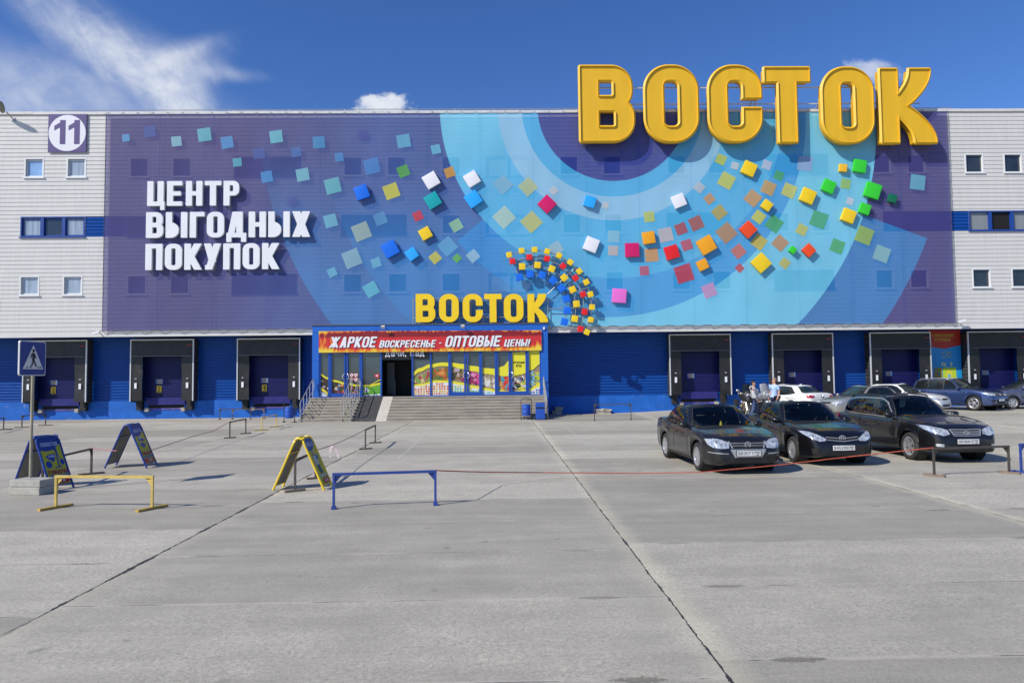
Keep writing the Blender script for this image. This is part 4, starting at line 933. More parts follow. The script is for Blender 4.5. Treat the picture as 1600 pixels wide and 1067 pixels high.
# ================================================================== THE ENTRANCE PORCH
ZS = 1.155                                                     # top of the steps
M_PB = mat('blue_composite_panel', (.014, .115, .48, 1), .34, 0, .05, 1.2); M_PF = mat('blue_door_frame', (.010, .065, .34, 1), .38, 0, .04, 2)
por = thing('entrance_porch', 'blue framed glazed entrance porch with double doors covered in shop graphics', 'entrance', (-3.7, YP, ZS))
def X_(px): return W(px, 580, YP).x
def Z_(py, px=670): return W(px, py, YP).z
PX0, PX1 = X_(488), X_(856.5); IX0, IX1 = X_(498.5), X_(845.5); ztp = Z_(507.5); zin = Z_(518)
def slabs(name, x0, x1, y0, y1, z0, z1, n, vert):
    mb = MB(); g = .006
    for i in range(n):
        if vert: a, b = z0+(z1-z0)*i/n, z0+(z1-z0)*(i+1)/n; mb.b2(x0, x1, y0, y1, a+g, b-g)
        else: a, b = x0+(x1-x0)*i/n, x0+(x1-x0)*(i+1)/n; mb.b2(a+g, b-g, y0, y1, z0, z1)
    mb.b2(x0+.01, x1-.01, y0+.012, y1+.01, z0+.01, z1-.01); return mb.build(name, M_PB, por)
slabs('post_cladding', PX0, IX0, YP-.05, YL-.08, .0, zin-.01, 3, True); slabs('post_cladding', IX1, PX1, YP-.05, YL-.08, .0, zin-.01, 3, True); slabs('beam_cladding', PX0, PX1, YP-.05, YU+.3, zin, ztp, 11, False)
mb = MB(); mb.b2(PX0-.04, PX1+.04, YP-.10, YU+.4, ztp+.004, ztp+.05); mb.build('roof_edge', mat('dark_gutter', (.10, .10, .11, 1), .5), por)
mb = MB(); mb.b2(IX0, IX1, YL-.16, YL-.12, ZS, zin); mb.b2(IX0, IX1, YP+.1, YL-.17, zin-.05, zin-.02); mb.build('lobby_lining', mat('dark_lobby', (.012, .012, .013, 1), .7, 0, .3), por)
mb = MB(); mb.b2(X_(608), X_(613), YP+1.2, YP+1.25, ZS, ZS+.9); mb.b2(X_(599), X_(611), YP+1.3, YP+1.34, ZS+.1, ZS+1.9); mb.build('inner_post', mat('dim_inner_frame', (.07, .075, .08, 1), .5), por)
M_GLASS = mat('shop_glass', (.035, .055, .072, 1), .03, 0, .35, .7, spec=1.0)
YG = YP+.06; zg0, zg1 = ZS+.05, Z_(549)
def gl(a, b, par=por): m_ = MB(); m_.b2(X_(a), X_(b), YG, YG+.012, zg0, zin-.05); return m_.build('glass_panel', M_GLASS, par)
for a, b in ((499, 595.5), (644, 845)): gl(a, b)
# graphics stuck on the glass: one sheet each side of the opening
GR = MB(); YY = YG-.004
def zz(py): return Z_(py)
def band(top, bot, col, Y, n=30):
    def at(c, x):
        for (a, b), (p, q) in zip(c, c[1:]):
            if a <= x <= p: t = (x-a)/(p-a); t = t*t*(3-2*t); return b+(q-b)*t
        return c[-1][1]
    x0, x1 = max(top[0][0], bot[0][0]), min(top[-1][0], bot[-1][0]); vs = []
    for i in range(n+1): x = x0+(x1-x0)*i/n; vs += [(X_(x), Y, zz(at(top, x))), (X_(x), Y, zz(at(bot, x)))]
    GR.add(vs, [(2*i, 2*i+1, 2*i+3, 2*i+2) for i in range(n)], 0, tuple(col)+(1,))
def blob(px, py, rx, ry, col, Y, rot=0, n=10):
    P = []
    for k in range(n):
        a = 2*math.pi*k/n; r = 1+.18*math.sin(3*a+px); u, v = rx*r*math.cos(a), ry*r*math.sin(a); P.append((X_(px+u*math.cos(rot)-v*math.sin(rot)), Y, zz(py+u*math.sin(rot)+v*math.cos(rot))))
    GR.add(P, [tuple(range(n))], 0, tuple(col)+(1,))
YW = (.72, .66, .03); GRN = (.10, .34, .02)
# left of the opening
rnd = random.Random(3)
lt_ = [(499, 581), (512, 588), (522, 592), (540, 596.5), (560, 600), (575, 600.5), (595, 597)]; base = [(499, 617), (595, 617)]
band(lt_, base, (.05, .03, .02), YY); 
for i in range(70):
    x = rnd.uniform(500, 560); y0 = 590+(x-499)*.13; blob(x, rnd.uniform(min(y0+2, 612), 613), rnd.uniform(1.2, 3.6), rnd.uniform(1.0, 2.6), rnd.choice([(.45, .02, .02), (.30, .03, .10), (.06, .09, .02), (.55, .25, .05), (.10, .04, .03), (.5, .45, .35), (.02, .12, .25)]), YY-.004-i*.0002, rnd.random()*3)
band([(566, 601), (580, 601), (595, 598)], [(566, 615), (595, 615)], (.11, .36, .03), YY-.020)
for i in range(10):
    blob(568+i*2.9, 604+((i*5) % 10), .7, .5, (.3, .55, .25), YY-.022)
blob(572, 608.5, 4.0, 4.0, (.62, .60, .66), YY-.024, 0, 16); blob(572, 609.8, 1.3, 1.2, (.02, .02, .02), YY-.026); blob(569.8, 606.5, .8, .8, (.02, .02, .02), YY-.026); blob(574.6, 606.8, .8, .8, (.02, .02, .02), YY-.026)
band([(566, 616), (595, 614.5)], [(566, 617), (595, 617)], (.7, .72, .68), YY-.024)
band(lt_, [(a, b+3) for a, b in lt_], YW, YY-.026); band([(576, 600), (595, 592)], [(576, 601), (595, 593.5)], YW, YY-.026)
band([(499, 603), (514, 611)], [(499, 607), (514, 616)], YW, YY-.026)
band([(499, 608), (506, 612), (513, 617.5)], [(499, 617.5), (513, 617.6)], (.62, .64, .70), YY-.027)
for i in range(9): blob(500.5+(i % 4)*3, 611+(i//4)*3, 1.1, .9, (.08, .10, .34), YY-.029, .7, 4)
for i in range(4):
    blob(549.3+(i % 2)*6.7, 584.8+(i//2)*7, 3.1, 3.1, (.75, .75, .75), YY-.030, 0, 16); blob(549.3+(i % 2)*6.7, 584.8+(i//2)*7, 1.6, .8, (.12, .12, .12), YY-.034, .6)
    P = [(X_(549.3+(i % 2)*6.7+r_*math.cos(k*.39)), YY-.032, zz(584.8+(i//2)*7+r_*math.sin(k*.39))) for r_ in (3.2, 2.5) for k in range(16)]
    GR.add(P, [(k, (k+1) % 16, 16+(k+1) % 16, 16+k) for k in range(16)], 0, (.6, .02, .02, 1))
blob(589, 586, 3.6, 3.4, (.6, .04, .05), YY-.03, 0, 14); blob(589, 586, 1.8, 1.0, (.8, .8, .8), YY-.033)
# right of the opening
tp = [(644, 582), (655, 575), (672, 569), (690, 566.5), (706, 567), (722, 569), (740, 572.5), (760, 576), (773, 577), (786, 573.5), (796, 564), (800, 552), (845.5, 549)]
t2 = [(644, 588), (655, 581), (672, 574.5), (690, 572), (706, 573), (722, 577), (740, 581), (760, 585), (773, 587), (786, 589), (800, 589), (815, 586.5), (830, 580), (845.5, 570)]
m1 = [(644, 601), (660, 599), (680, 594), (700, 594.5), (720, 598), (740, 603), (760, 607), (775, 610), (800, 613), (826, 609), (845, 600)]
m2 = [(644, 604), (660, 602), (680, 597.5), (700, 598), (720, 602), (740, 607), (760, 611), (775, 613.5), (800, 615), (826, 612.5), (845, 605)]
bs = [(644, 617.5), (845.5, 617.5)]
band(t2, m1, (.30, .22, .13), YY, 60)
pal = lambda x: [(.30, .20, .10), (.55, .45, .20), (.35, .04, .05), (.20, .30, .06)] if x < 672 else [(.50, .08, .02), (.55, .25, .04), (.25, .10, .03), (.10, .18, .03)] if x < 702 else [(.06, .10, .02), (.28, .03, .08), (.45, .35, .35), (.05, .05, .02), (.25, .12, .05)] if x < 728 else [(.55, .06, .22), (.40, .02, .10), (.62, .25, .40), (.20, .02, .12)] if x < 750 else \
    [(.60, .58, .48), (.45, .40, .28), (.66, .64, .60), (.30, .22, .12)] if x < 775 else [(.60, .10, .03), (.55, .03, .04), (.65, .32, .08), (.05, .35, .40)] if x < 798 else [(.60, .62, .62), (.05, .20, .06), (.55, .50, .05), (.02, .02, .02), (.70, .70, .70)] if x < 826 else [(.05, .30, .55), (.55, .50, .04), (.20, .45, .60)]
for i in range(420):
    x = rnd.uniform(646, 845); a = [b for (b, c) in zip(t2, t2[1:]) if b[0] <= x <= c[0]][0]; c_ = [b for (b, c) in zip(m1, m1[1:]) if b[0] <= x <= c[0]][0]
    y = rnd.uniform(a[1]+3.5, c_[1]-1.5) if c_[1]-a[1] > 6 else (a[1]+c_[1])/2; blob(x, y, rnd.uniform(1.6, 4.6), rnd.uniform(1.3, 3.8), rnd.choice(pal(x)), YY-.003-i*.00005, rnd.random()*3, 8)
blob(690, 584, 8, 5, (.48, .14, .03), YY-.026, .1, 14); blob(690, 583, 5.5, 3, (.60, .25, .06), YY-.027, 0, 12)
for k in range(6): blob(812+4*math.cos(k*.5+2.8), 600+6*math.sin(k*.5+2.6), 5.2, .5, [(.05, .25, .08), (.35, .02, .04), (.6, .5, .05), (.03, .03, .03), (.05, .2, .4), (.4, .1, .3)][k], YY-.028, .15+k*.28)
blob(839, 592, 5, 5, (.45, .50, .03), YY-.027, 0, 6); blob(837, 593, 2, 2, (.08, .20, .05), YY-.029, 0, 6)
band(tp, t2, YW, YY-.030, 80)
band(m2, bs, (.68, .69, .68), YY-.028, 60); band(m1, m2, YW, YY-.031, 60)
i = 0
for r_ in range(5):
    for x in np.arange(645.5, 845, 4.1):
        y = 600+r_*3.7+(.8 if int(x) % 2 else 0); lim = np.interp(x, [p[0] for p in m2], [p[1] for p in m2])
        if y > lim+2.2 and y < 616.5:
            c_ = [(.62, .16, .02), (.60, .10, .02), (.64, .36, .02), (.58, .05, .03), (.62, .42, .04)] if x < 702 else [(.10, .42, .16), (.25, .50, .15), (.60, .50, .04), (.05, .35, .30)] if x < 752 else [(.05, .40, .55), (.25, .55, .60)] if x < 826 else [(.10, .08, .35), (.05, .20, .50), (.15, .10, .4)]
            blob(x+rnd.uniform(-.4, .4), y, 1.95, 1.8, rnd.choice(c_), YY-.034, R(45)+rnd.uniform(-.25, .25), 4)
GR.build('window_graphics', attr_mat('sticker_print', 1, .25), por)
mb = MB()
for s_, a, b, t, q in (('СЛУЖЕБНЫЙ', 801.5, 819.5, 566, 569.5), ('ВХОД', 806, 815, 571, 574.5)):
    for l in text_loops(s_, .55, .15, .13, .12, 26, box=(X_(a), zz(q), X_(b), zz(t))): mb.loops(l, lambda u, v: (u, YY-.040, v))
mb.build('door_lettering', M_INK, por)
# door frames and mullions
def bars(x0, x1, w=.05):
    m_ = MB(); yf, yb = YP-.03, YG+.06; return m_
def mull(px, w, name='mullion'): m_ = MB(); m_.b2(X_(px)-w, X_(px)+w, YP-.02, YG+.06, ZS, zin); m_.build(name, M_PF, por)
for px in (499.6, 595.5, 644.5, 673, 844.6): mull(px, .045)
mb = MB(); mb.b2(IX0, X_(595), YP-.018, YG+.05, ZS, ZS+.06); mb.b2(X_(645), IX1, YP-.018, YG+.05, ZS, ZS+.06); mb.build('threshold', M_PF, por)
def doors(a, b, leaf):
    m_ = MB(); yf, yb = YP-.05, YG+.07; zt_ = zz(550)
    m_.b2(X_(a), X_(a)+.10, yf, yb, ZS+.005, zt_+.14); m_.b2(X_(b)-.10, X_(b), yf, yb, ZS+.005, zt_+.14); m_.b2(X_(a)+.10, X_(b)-.10, yf, yb, zt_+.06, zt_+.14); fo = m_.build('door_frame', M_PF, por)
    for (p, q) in leaf:
        d_ = MB(); x0, x1 = X_(p), X_(q); w = .085; y0, y1 = YP-.035, YG+.06
        d_.b2(x0, x0+w, y0, y1, ZS+.02, zt_+.05); d_.b2(x1-w, x1, y0, y1, ZS+.02, zt_+.05); d_.b2(x0+w, x1-w, y0, y1, ZS+.02, ZS+.22); d_.b2(x0+w, x1-w, y0, y1, zt_-.02, zt_+.05)
        do = d_.build('door', M_PF, por); h_ = MB(); s = -1 if p == leaf[0][0] else 1; hx = x1-.05 if s < 0 else x0+.05
        h_.tube([(hx, y0-.01, ZS+.95), (hx-.06*(1 if s < 0 else -1), y0-.06, ZS+1.02), (hx-.10*(1 if s < 0 else -1), y0-.07, ZS+1.12), (hx-.06*(1 if s < 0 else -1), y0-.06, ZS+1.22), (hx, y0-.01, ZS+1.28)], .014, 6); h_.build('handle', MATS['aluminium_frame'], do)
        for za_, zb__ in ((ZS+.35, ZS+.48), (zt_-.35, zt_-.22)): g_ = MB(); g_.b2((x0 if s < 0 else x1)-.02, (x0 if s < 0 else x1)+.02, y0-.02, y0, za_, zb__); g_.build('hinge', M_PF, do)
doors(513, 566.5, ((516, 540), (541.5, 564))); doors(700.5, 753.5, ((703, 727.5), (729.5, 751))); doors(773, 826.5, ((776, 797), (798, 823.5)))
# black header with the half hidden words, then the red banner
mb = MB(); mb.b2(X_(596), X_(676), YP-.002, YP+.03, zz(561), zz(546)); mb.b2(X_(596), X_(644), YP+.05, YP+.07, zz(562), zz(545)); mb.build('header_board', mat('black_board', (.010, .010, .011, 1), .35), por)
mb = MB()
for ch, a, b, up in (('Д', 602, 609, 0), ('а', 610.5, 617, 0), ('Ч', 618.5, 624, 0), ('И', 625.5, 631.5, 0), (',', 632.5, 635, 0), ('С', 641, 647.5, 0), ('а', 649, 655, 0), ('Д', 656, 663, 0)):
    l, gw = glyph(ch, .62, .17, .15, 34); x0, x1 = X_(a), X_(b); z0 = zz(556); hh = zz(547.5)-z0
    mb.loops([[(x0+p[0]/gw*(x1-x0), z0+p[1]*hh) for p in q] for q in l], lambda u, v: (u, YP-.008, v))
mb.build('header_lettering', M_WL, por)
# ------------------------------------------------------------------ red banner over the doors
def flame_mat():
    m = bpy.data.materials.new('flame_print'); m.use_nodes = True; N = m.node_tree.nodes; L = m.node_tree.links; p = N['Principled BSDF']; p.inputs['Roughness'].default_value = .45
    tc = N.new('ShaderNodeTexCoord'); sp = N.new('ShaderNodeSeparateXYZ'); L.new(tc.outputs['Generated'], sp.inputs[0]); gx, _, gzv = sp.outputs
    def ma(op, a, b=None):
        n = N.new('ShaderNodeMath'); n.operation = op
        for i, v in enumerate((a, b)):
            if v is None: continue
            if isinstance(v, (int, float)): n.inputs[i].default_value = v
            else: L.new(v, n.inputs[i])
        return n.outputs[0]
    def ss(v, lo, hi):
        n = N.new('ShaderNodeMapRange'); n.interpolation_type = 'SMOOTHSTEP'; L.new(v, n.inputs[0]); n.inputs[1].default_value = lo; n.inputs[2].default_value = hi; return n.outputs[0]
    mp = N.new('ShaderNodeMapping'); mp.inputs['Scale'].default_value = (2.6, 1, .75); mp.inputs['Rotation'].default_value = (0, R(14), 0); L.new(tc.outputs['Object'], mp.inputs[0])
    n = N.new('ShaderNodeTexNoise'); n.inputs['Scale'].default_value = 1.5; n.inputs['Detail'].default_value = 4; n.inputs['Distortion'].default_value = .9; L.new(mp.outputs[0], n.inputs['Vector'])
    ex = ma('ABSOLUTE', ma('SUBTRACT', gx, .5)); end = ss(ex, .40, .5)
    low = ma('MULTIPLY', ss(gzv, .40, 0.0), .46); hi = ma('MULTIPLY', ss(gzv, .80, 1.0), .36)
    h = ma('ADD', ma('ADD', ma('ADD', low, hi), ma('MULTIPLY', end, .26)), ma('SUBTRACT', n.outputs[0], .5))
    f = ss(h, .27, .33); g = ss(h, .33, .62)
    def mix(a, b, fac):
        mx = N.new('ShaderNodeMix'); mx.data_type = 'RGBA'; L.new(fac, mx.inputs[0])
        for i, v in ((6, a), (7, b)):
            if isinstance(v, tuple): mx.inputs[i].default_value = v
            else: L.new(v, mx.inputs[i])
        return mx.outputs[2]
    red = mix((.55, .022, .024, 1), (.22, .008, .012, 1), ss(ma('ADD', gzv, ma('MULTIPLY', ma('SUBTRACT', n.outputs[0], .5), .15)), .66, .72))
    fire = mix((.68, .16, .012, 1), (.76, .55, .04, 1), g)
    L.new(mix(red, fire, f), p.inputs['Base Color']); return m
YR = YP-.14
rb = thing('promotion_banner', 'long red banner with flames and slanted white words above the entrance doors', 'banner', (-3.7, YR, zz(549)))
mb = MB(); A0, A1, B0, B1 = W(498, 551, YR), W(498, 517.5, YR), W(846, 547.5, YR), W(846, 516, YR); n = 24
for s_, o_ in ((0, 0), (1, .012)): pass
vs = []
for j in range(5):
    for i in range(n+1): t = i/n; q = A0.lerp(B0, t).lerp(A1.lerp(B1, t), j/4); vs.append((q.x, YR+.006*math.sin(i*1.7+j), q.z))
mb.add(vs, [(j*(n+1)+i, j*(n+1)+i+1, (j+1)*(n+1)+i+1, (j+1)*(n+1)+i) for j in range(4) for i in range(n)]); mb.build('printed_sheet', flame_mat(), rb, smooth=True)
mb = MB(); mb.b2(A0.x, B0.x, YR+.02, YR+.05, (A0.z+B0.z)/2+.02, (A1.z+B1.z)/2-.03); mb.build('backing_frame', M_STEEL, rb)
sh = MB(); wt = MB()
for s_, x0, x1, yt, yb_ in (('ЖАРКОЕ', 513.5, 590.5, 526.2, 543), ('ВОСКРЕСЕНЬЕ', 592, 682.5, 531.5, 542.7), ('-', 685, 691, 532, 540), ('ОПТОВЫЕ', 694.5, 785, 524.6, 541.8), ('ЦЕНЫ!', 787, 829.5, 530, 541)):
    A, B = W(x0, (yt+yb_)/2, YR), W(x1, (yt+yb_)/2, YR); za, zb_ = W((x0+x1)/2, yb_, YR).z, W((x0+x1)/2, yt, YR).z
    for l in text_loops(s_, .56, .19, .165, .075, 34, False, .22, (A.x, za, B.x, zb_)):
        wt.loops(l, lambda u, v: (u, YR-.022, v)); sh.loops(l, lambda u, v: (u+.035, YR-.015, v-.03))
wt.build('lettering', M_WL, rb); sh.build('lettering_shadow_print', mat('dark_print', (.03, .02, .03, 1), .6), rb)
for px, py, lab in ((600, 511.5, 'small floodlight on the porch beam above the word ЖАРКОЕ'), (723.5, 510.5, 'small floodlight on the porch beam above the word ОПТОВЫЕ')):
    a = W(px, py, YP-.06); fl = thing('floodlight', lab, 'floodlight', tuple(a), 0, 'floodlights on the porch beam')
    mb = MB(); mb.beam(a+Vector((0, .01, .02)), a+Vector((0, -.30, .06)), .03); mb.build('bracket', M_STEEL, fl)
    mb = MB(); mb.box(a+Vector((0, -.36, -.01)), (.20, .12, .14), Matrix.Rotation(R(35), 3, 'X'), 0, .01); mb.build('lamp_head', mat('pale_housing', (.55, .56, .52, 1), .5), fl)
a = W(850, 513, YP-.055); mb = MB(); mb.box(a+Vector((0, -.03, 0)), (.09, .06, .15), None, 0, .008); mb.box(a+Vector((0, -.065, -.04)), (.05, .02, .03)); o = mb.build('alarm_box', M_WL); tag(o, 'tiny white alarm box on the corner of the porch beam', 'alarm')
# ================================================================== STEPS, RAMP, RAILS
Y0S, NS, TR = 35.95, 8, .30
RS = ZS/NS
M_STEP = mat('worn_step_concrete', (.315, .285, .235, 1), .9, 0, .16, 2.5, .4, 30, dirt=(.15, .125, .095, 1), dirt_amt=.16, dscale=2.2, stretch=(.5, 1, 3))
XS0, XS1 = -10.15, 2.55
st = thing('entrance_steps', 'wide worn concrete steps leading up to the entrance porch', 'steps', (-3.8, Y0S, 0))
def steps(x0, x1, name):
    mb = MB(); rnd_ = random.Random(int(x1*10))
    for i in range(NS):
        y0 = Y0S+TR*i; x = x0
        while x < x1-.01:
            l = min(x1, x+rnd_.uniform(1.0, 1.9)); 
            if x1-l < .5: l = x1
            d = rnd_.uniform(-.006, .006); e = rnd_.uniform(0, .008)
            mb.b2(x+.003, l-.003, y0-.025+e, YP+.3 if i == NS-1 else y0+TR+.05, RS*(i+1)-.055+d, RS*(i+1)+d, 0, .012); x = l
        mb.b2(x0, x1, y0, YL-.3, RS*i-(.1 if i == 0 else 0), RS*(i+1)-.056)
    return mb.build(name, M_STEP, st)
XR0, XR1, XR2 = W(566, 619, 38.0).x, W(598.6, 619, 38.0).x, W(615.5, 619, 38.0).x
XR0, XR1, XR2 = -7.42, -6.27, -5.72
steps(XS0, XR0, 'flight'); steps(XR2, XS1, 'flight')
rp = thing('trolley_ramp', 'sloping trolley ramp with dark rubber matting and a pale concrete lane', 'ramp', ((XR0+XR2)/2, Y0S, 0))
def slope(x0, x1, dz, name, m, y_a=Y0S-.05, y_b=Y0S+NS*TR, th=.3):
    mb = MB(); za, zb_ = .01+dz, ZS+.02+dz
    P = [(x, y, z) for x in (x0, x1) for (y, z) in ((y_a, za-.02), (y_b, zb_), (y_b+.28, zb_), (y_b+.28, -.1 if th > .2 else zb_-th), (y_a, -.1 if th > .2 else za-.02-th))]
    mb.add(P, [(0, 1, 6, 5), (1, 2, 7, 6), (2, 3, 8, 7), (3, 4, 9, 8), (4, 0, 5, 9), (0, 4, 3, 2, 1), (5, 6, 7, 8, 9)]); return mb.build(name, m, rp)
slope(XR0+.005, XR2-.005, 0, 'slab', mat('pale_ramp_concrete', (.47, .44, .38, 1), .88, 0, .12, 4, .3, 40))
slope(XR0+.01, XR1, .018, 'rubber_mat', mat('black_ramp_rubber', (.045, .045, .046, 1), .75, 0, .25, 3, .2, 60), th=.017)
M_RAIL = mat('worn_stainless_rail', (.50, .49, .47, 1), .35, .6, .12)
def rail(x, lab, off=0.0, mid=(.42,)):
    r_ = thing('stair_handrail', lab, 'handrail', (x, Y0S, 0), 0, 'handrails of the entrance steps'); sl_ = RS/TR
    ya, yb = Y0S-.05, Y0S+NS*TR-.1; z = lambda y: max(0, (y-Y0S))*sl_+.07
    mb = MB(); mb.tube([(x, ya, z(ya)+.45), (x, ya-.06, z(ya)+.85), (x, ya+.1, z(ya)+.98), (x, yb, z(yb)+.95), (x, yb+.2, z(yb)+.97), (x, yb+.3, z(yb)+.80), (x, yb+.25, z(yb)+.45)], .024, 8); mb.build('top_rail', M_RAIL, r_)
    for h_ in mid: mb = MB(); mb.tube([(x, ya, z(ya)+h_), (x, yb+.25, z(yb)+h_)], .017, 6); mb.build('mid_rail', M_RAIL, r_)
    for k in range(5):
        y = ya+(yb-ya)*k/4; mb = MB(); mb.tube([(x, y, z(y)-.1 if k else 0.0), (x, y, z(y)+.96)], .019, 6); mb.build('post', M_RAIL, r_)
rail(XS0+.12, 'steel handrail at the outer end of the steps, beside dock 1'); rail(XR0-.10, 'steel handrail along the dark rubber ramp'); rail(XS1-.10, 'steel handrail at the end of the steps by the square blue bin')
rail(XR0-.55, 'second steel handrail, between the stair flight and the ramp handrail')
# ================================================================== BINS
M_BIN = mat('blue_bin_paint', (.014, .075, .40, 1), .4, 0, .08, 4, dirt=(.05, .06, .14, 1), dirt_amt=.1); M_IRON = mat('dark_iron', (.035, .033, .033, 1), .6, .3, .2)
def drum(px, py, lab, lid):
    a = G(px, py); t_ = thing('litter_bin', lab, 'litter bin', tuple(a), 0, 'round blue litter bins')
    mb = MB(); mb.lathe([(.0, .20), (.20, .20), (.215, .24), (.215, .38), (.222, .40), (.215, .42), (.215, .60), (.222, .62), (.215, .64), (.215, .76), (.20, .78), (.195, .74), (.0, .70)], 'Z', 22, a); mb.build('drum', M_BIN, t_, smooth=True)
    mb = MB()
    for s in (-1, 1): mb.beam(a+Vector((s*.27, 0, 0)), a+Vector((s*.27, 0, 1.02 if (lid or s < 0) else .80)), .032); mb.beam(a+Vector((s*.27, -.2, .02)), a+Vector((s*.27, .2, .02)), .04)
    mb.beam(a+Vector((-.27, 0, .5)), a+Vector((.27, 0, .5)), .025)
    if lid: mb.tube([a+Vector((-.27, 0, 1.0)), a+Vector((-.1, 0, 1.08)), a+Vector((.27, 0, 1.06))], .018, 6); mb.box(a+Vector((.12, 0, 1.0)), (.22, .2, .03))
    mb.build('stand', M_IRON, t_)
drum(452, 659.5, 'round blue litter bin on an iron stand beside dock 1', False); drum(822.5, 655.5, 'round blue litter bin on an iron stand next to the square blue bin', True)
a = G(844.3, 655.5); t_ = thing('square_bin', 'square blue litter bin with a dark slot at the foot of the steps', 'litter bin', tuple(a))
mb = MB(); mb.box(a+Vector((0, .05, .44)), (.46, .42, .82), None, 0, .02); mb.build('body', M_BIN, t_)
mb = MB(); mb.box(a+Vector((0, -.163, .60)), (.44, .012, .07)); mb.build('slot', M_BLACK, t_)
mb = MB(); mb.box(a+Vector((0, .05, .015)), (.6, .5, .03)); mb.build('foot_plate', M_IRON, t_)
# rubble by the wall
for px, py, w, h, lab in ((873, 634, .45, .36, 'low grey concrete block standing on another against the blue wall beside the porch'), (870, 640, .55, .22, 'wide grey concrete block lying against the blue wall beside the porch'), (943, 644, .85, .34, 'broken concrete lump at the wall foot behind the thin iron barrier')):
    a = G(px, 646); a.y = YL-.35; a.x = W(px, 640, a.y).x; mb = MB(); z0 = .23 if h == .36 else 0; bm = bmesh.new(); bmesh.ops.create_cube(bm, size=1); bmesh.ops.subdivide_edges(bm, edges=bm.edges[:], cuts=3, use_grid_fill=True)
    for v in bm.verts:
        rr_ = random.uniform(.92, 1.04) if w < .8 else random.uniform(.7, 1.1); v.co = Vector((v.co.x*w*rr_, v.co.y*.45*rr_, (v.co.z+.5)*(h if z0 == 0 else .2)*rr_*(1 if w < .8 else (1-.55*abs(v.co.x)))+z0))
    bm.verts.index_update(); mb.add([v.co+Vector((a.x, a.y, 0)) for v in bm.verts], [[v.index for v in f_.verts] for f_ in bm.faces]); bm.free()
    o = mb.build('concrete_block' if w < .8 else 'concrete_lump', M_DIRTY); tag(o, lab, 'concrete block')
# ================================================================== BARRIERS
M_BY = mat('yellow_barrier_paint', (.56, .41, .10, 1), .5, 0, .12, 8, dirt=(.20, .11, .05, 1), dirt_amt=.12, dscale=6); M_BB = mat('blue_barrier_paint', (.022, .055, .25, 1), .45, 0, .1, 8, dirt=(.06, .05, .06, 1), dirt_amt=.1, dscale=6)
M_BR = mat('bare_rusty_steel', (.075, .062, .056, 1), .6, .2, .25, 8, dirt=(.16, .07, .035, 1), dirt_amt=.12, dscale=6); M_FOOT = mat('rusty_foot_plate', (.19, .14, .10, 1), .8, 0, .25, 8); M_FOOTY = mat('yellow_worn_foot', (.42, .28, .06, 1), .7, 0, .2, 8, dirt=(.15, .11, .07, 1), dirt_amt=.25, dscale=5)
def barrier(a, b, h, paint, foot, lab, ha=R(90), fl=.36, gus=True, th=.043, rel=True):
    A, B = G(*a) if len(a) == 2 else Vector(a), G(*b) if len(b) == 2 else Vector(b); A.z = gz(A.x, A.y); B.z = gz(B.x, B.y); d = (B-A).normalized()
    t_ = thing('barrier', lab, 'barrier', tuple((A+B)/2), 0, 'low steel barriers on the yard')
    mb = MB(); mb.beam(A+Vector((0, 0, h-th/2))-d*th/2, B+Vector((0, 0, h-th/2))+d*th/2, th); 
    if gus:
        for p, s in ((A, 1), (B, -1)): mb.add([p+Vector((0, 0, h-th))+d*s*.02, p+Vector((0, 0, h-th))+d*s*.13, p+Vector((0, 0, h-th-.13))+d*s*.02]+[p+Vector((0, .006, h-th))+d*s*.02, p+Vector((0, .006, h-th))+d*s*.13, p+Vector((0, .006, h-th-.13))+d*s*.02], [(0, 1, 2), (3, 5, 4), (0, 3, 4, 1), (1, 4, 5, 2), (0, 2, 5, 3)])
    mb.build('top_bar', paint, t_)
    ang = math.atan2(d.y, d.x)+ha; f = Vector((math.cos(ang), math.sin(ang), 0))
    for p in (A, B):
        mb = MB(); mb.beam(p+Vector((0, 0, .02)), p+Vector((0, 0, h-th)), th*.9); po_ = mb.build('post', paint, t_)
        mb = MB(); mb.beam(p-f*fl/2+Vector((0, 0, .022)), p+f*fl/2+Vector((0, 0, .022)), .075, .04); mb.build('foot', foot, po_)
    return A+Vector((0, 0, h)), B+Vector((0, 0, h))
b1 = barrier((87, 794), (237.5, 795.5), .57, M_BY, M_FOOTY, 'pale yellow barrier in front of the crossing sign', R(72), .58)
b2_ = barrier((521.5, 795), (680.5, 789), .60, M_BB, M_BB, 'blue barrier standing alone near the yellow advertising board', R(90), .14)
barrier((34, 668), (71, 664.5), .58, M_BR, M_FOOT, 'rusty barrier near dock 3 beside the crossing sign pole', R(-60), .6); barrier((-24, 678), (5.5, 671.5), .58, M_BR, M_FOOT, 'rusty barrier at the edge of the yard, furthest from the entrance on the dock side', R(-60), .7)
b5 = barrier((66, 765), (142.5, 741), .62, M_BR, M_FOOT, 'rusty barrier behind the wheelbarrow advertising board', R(-58), .55); b6 = barrier((461, 768), (493, 748), .62, M_BR, M_FOOT, 'bare steel barrier inside the yellow advertising board', R(-60), .40)
b7 = barrier((571, 702), (586.5, 692.3), .62, M_BR, M_FOOT, 'short looking bare steel barrier end-on in front of the ramp', R(-60), .42); b8 = barrier((359, 684.5), (384, 677.8), .62, M_BR, M_FOOT, 'bare steel barrier in front of dock 1, tied to the thin tape', R(-60), .42)
barrier((409, 672.7), (432, 667.2), .58, M_BY, M_BY, 'small yellow barrier in front of the first dock, near the round bin', R(-60), .6); barrier((343, 655.5), (391.5, 654.7), .58, M_BR, M_FOOT, 'rusty barrier against the plinth below dock 1', R(90), .3)
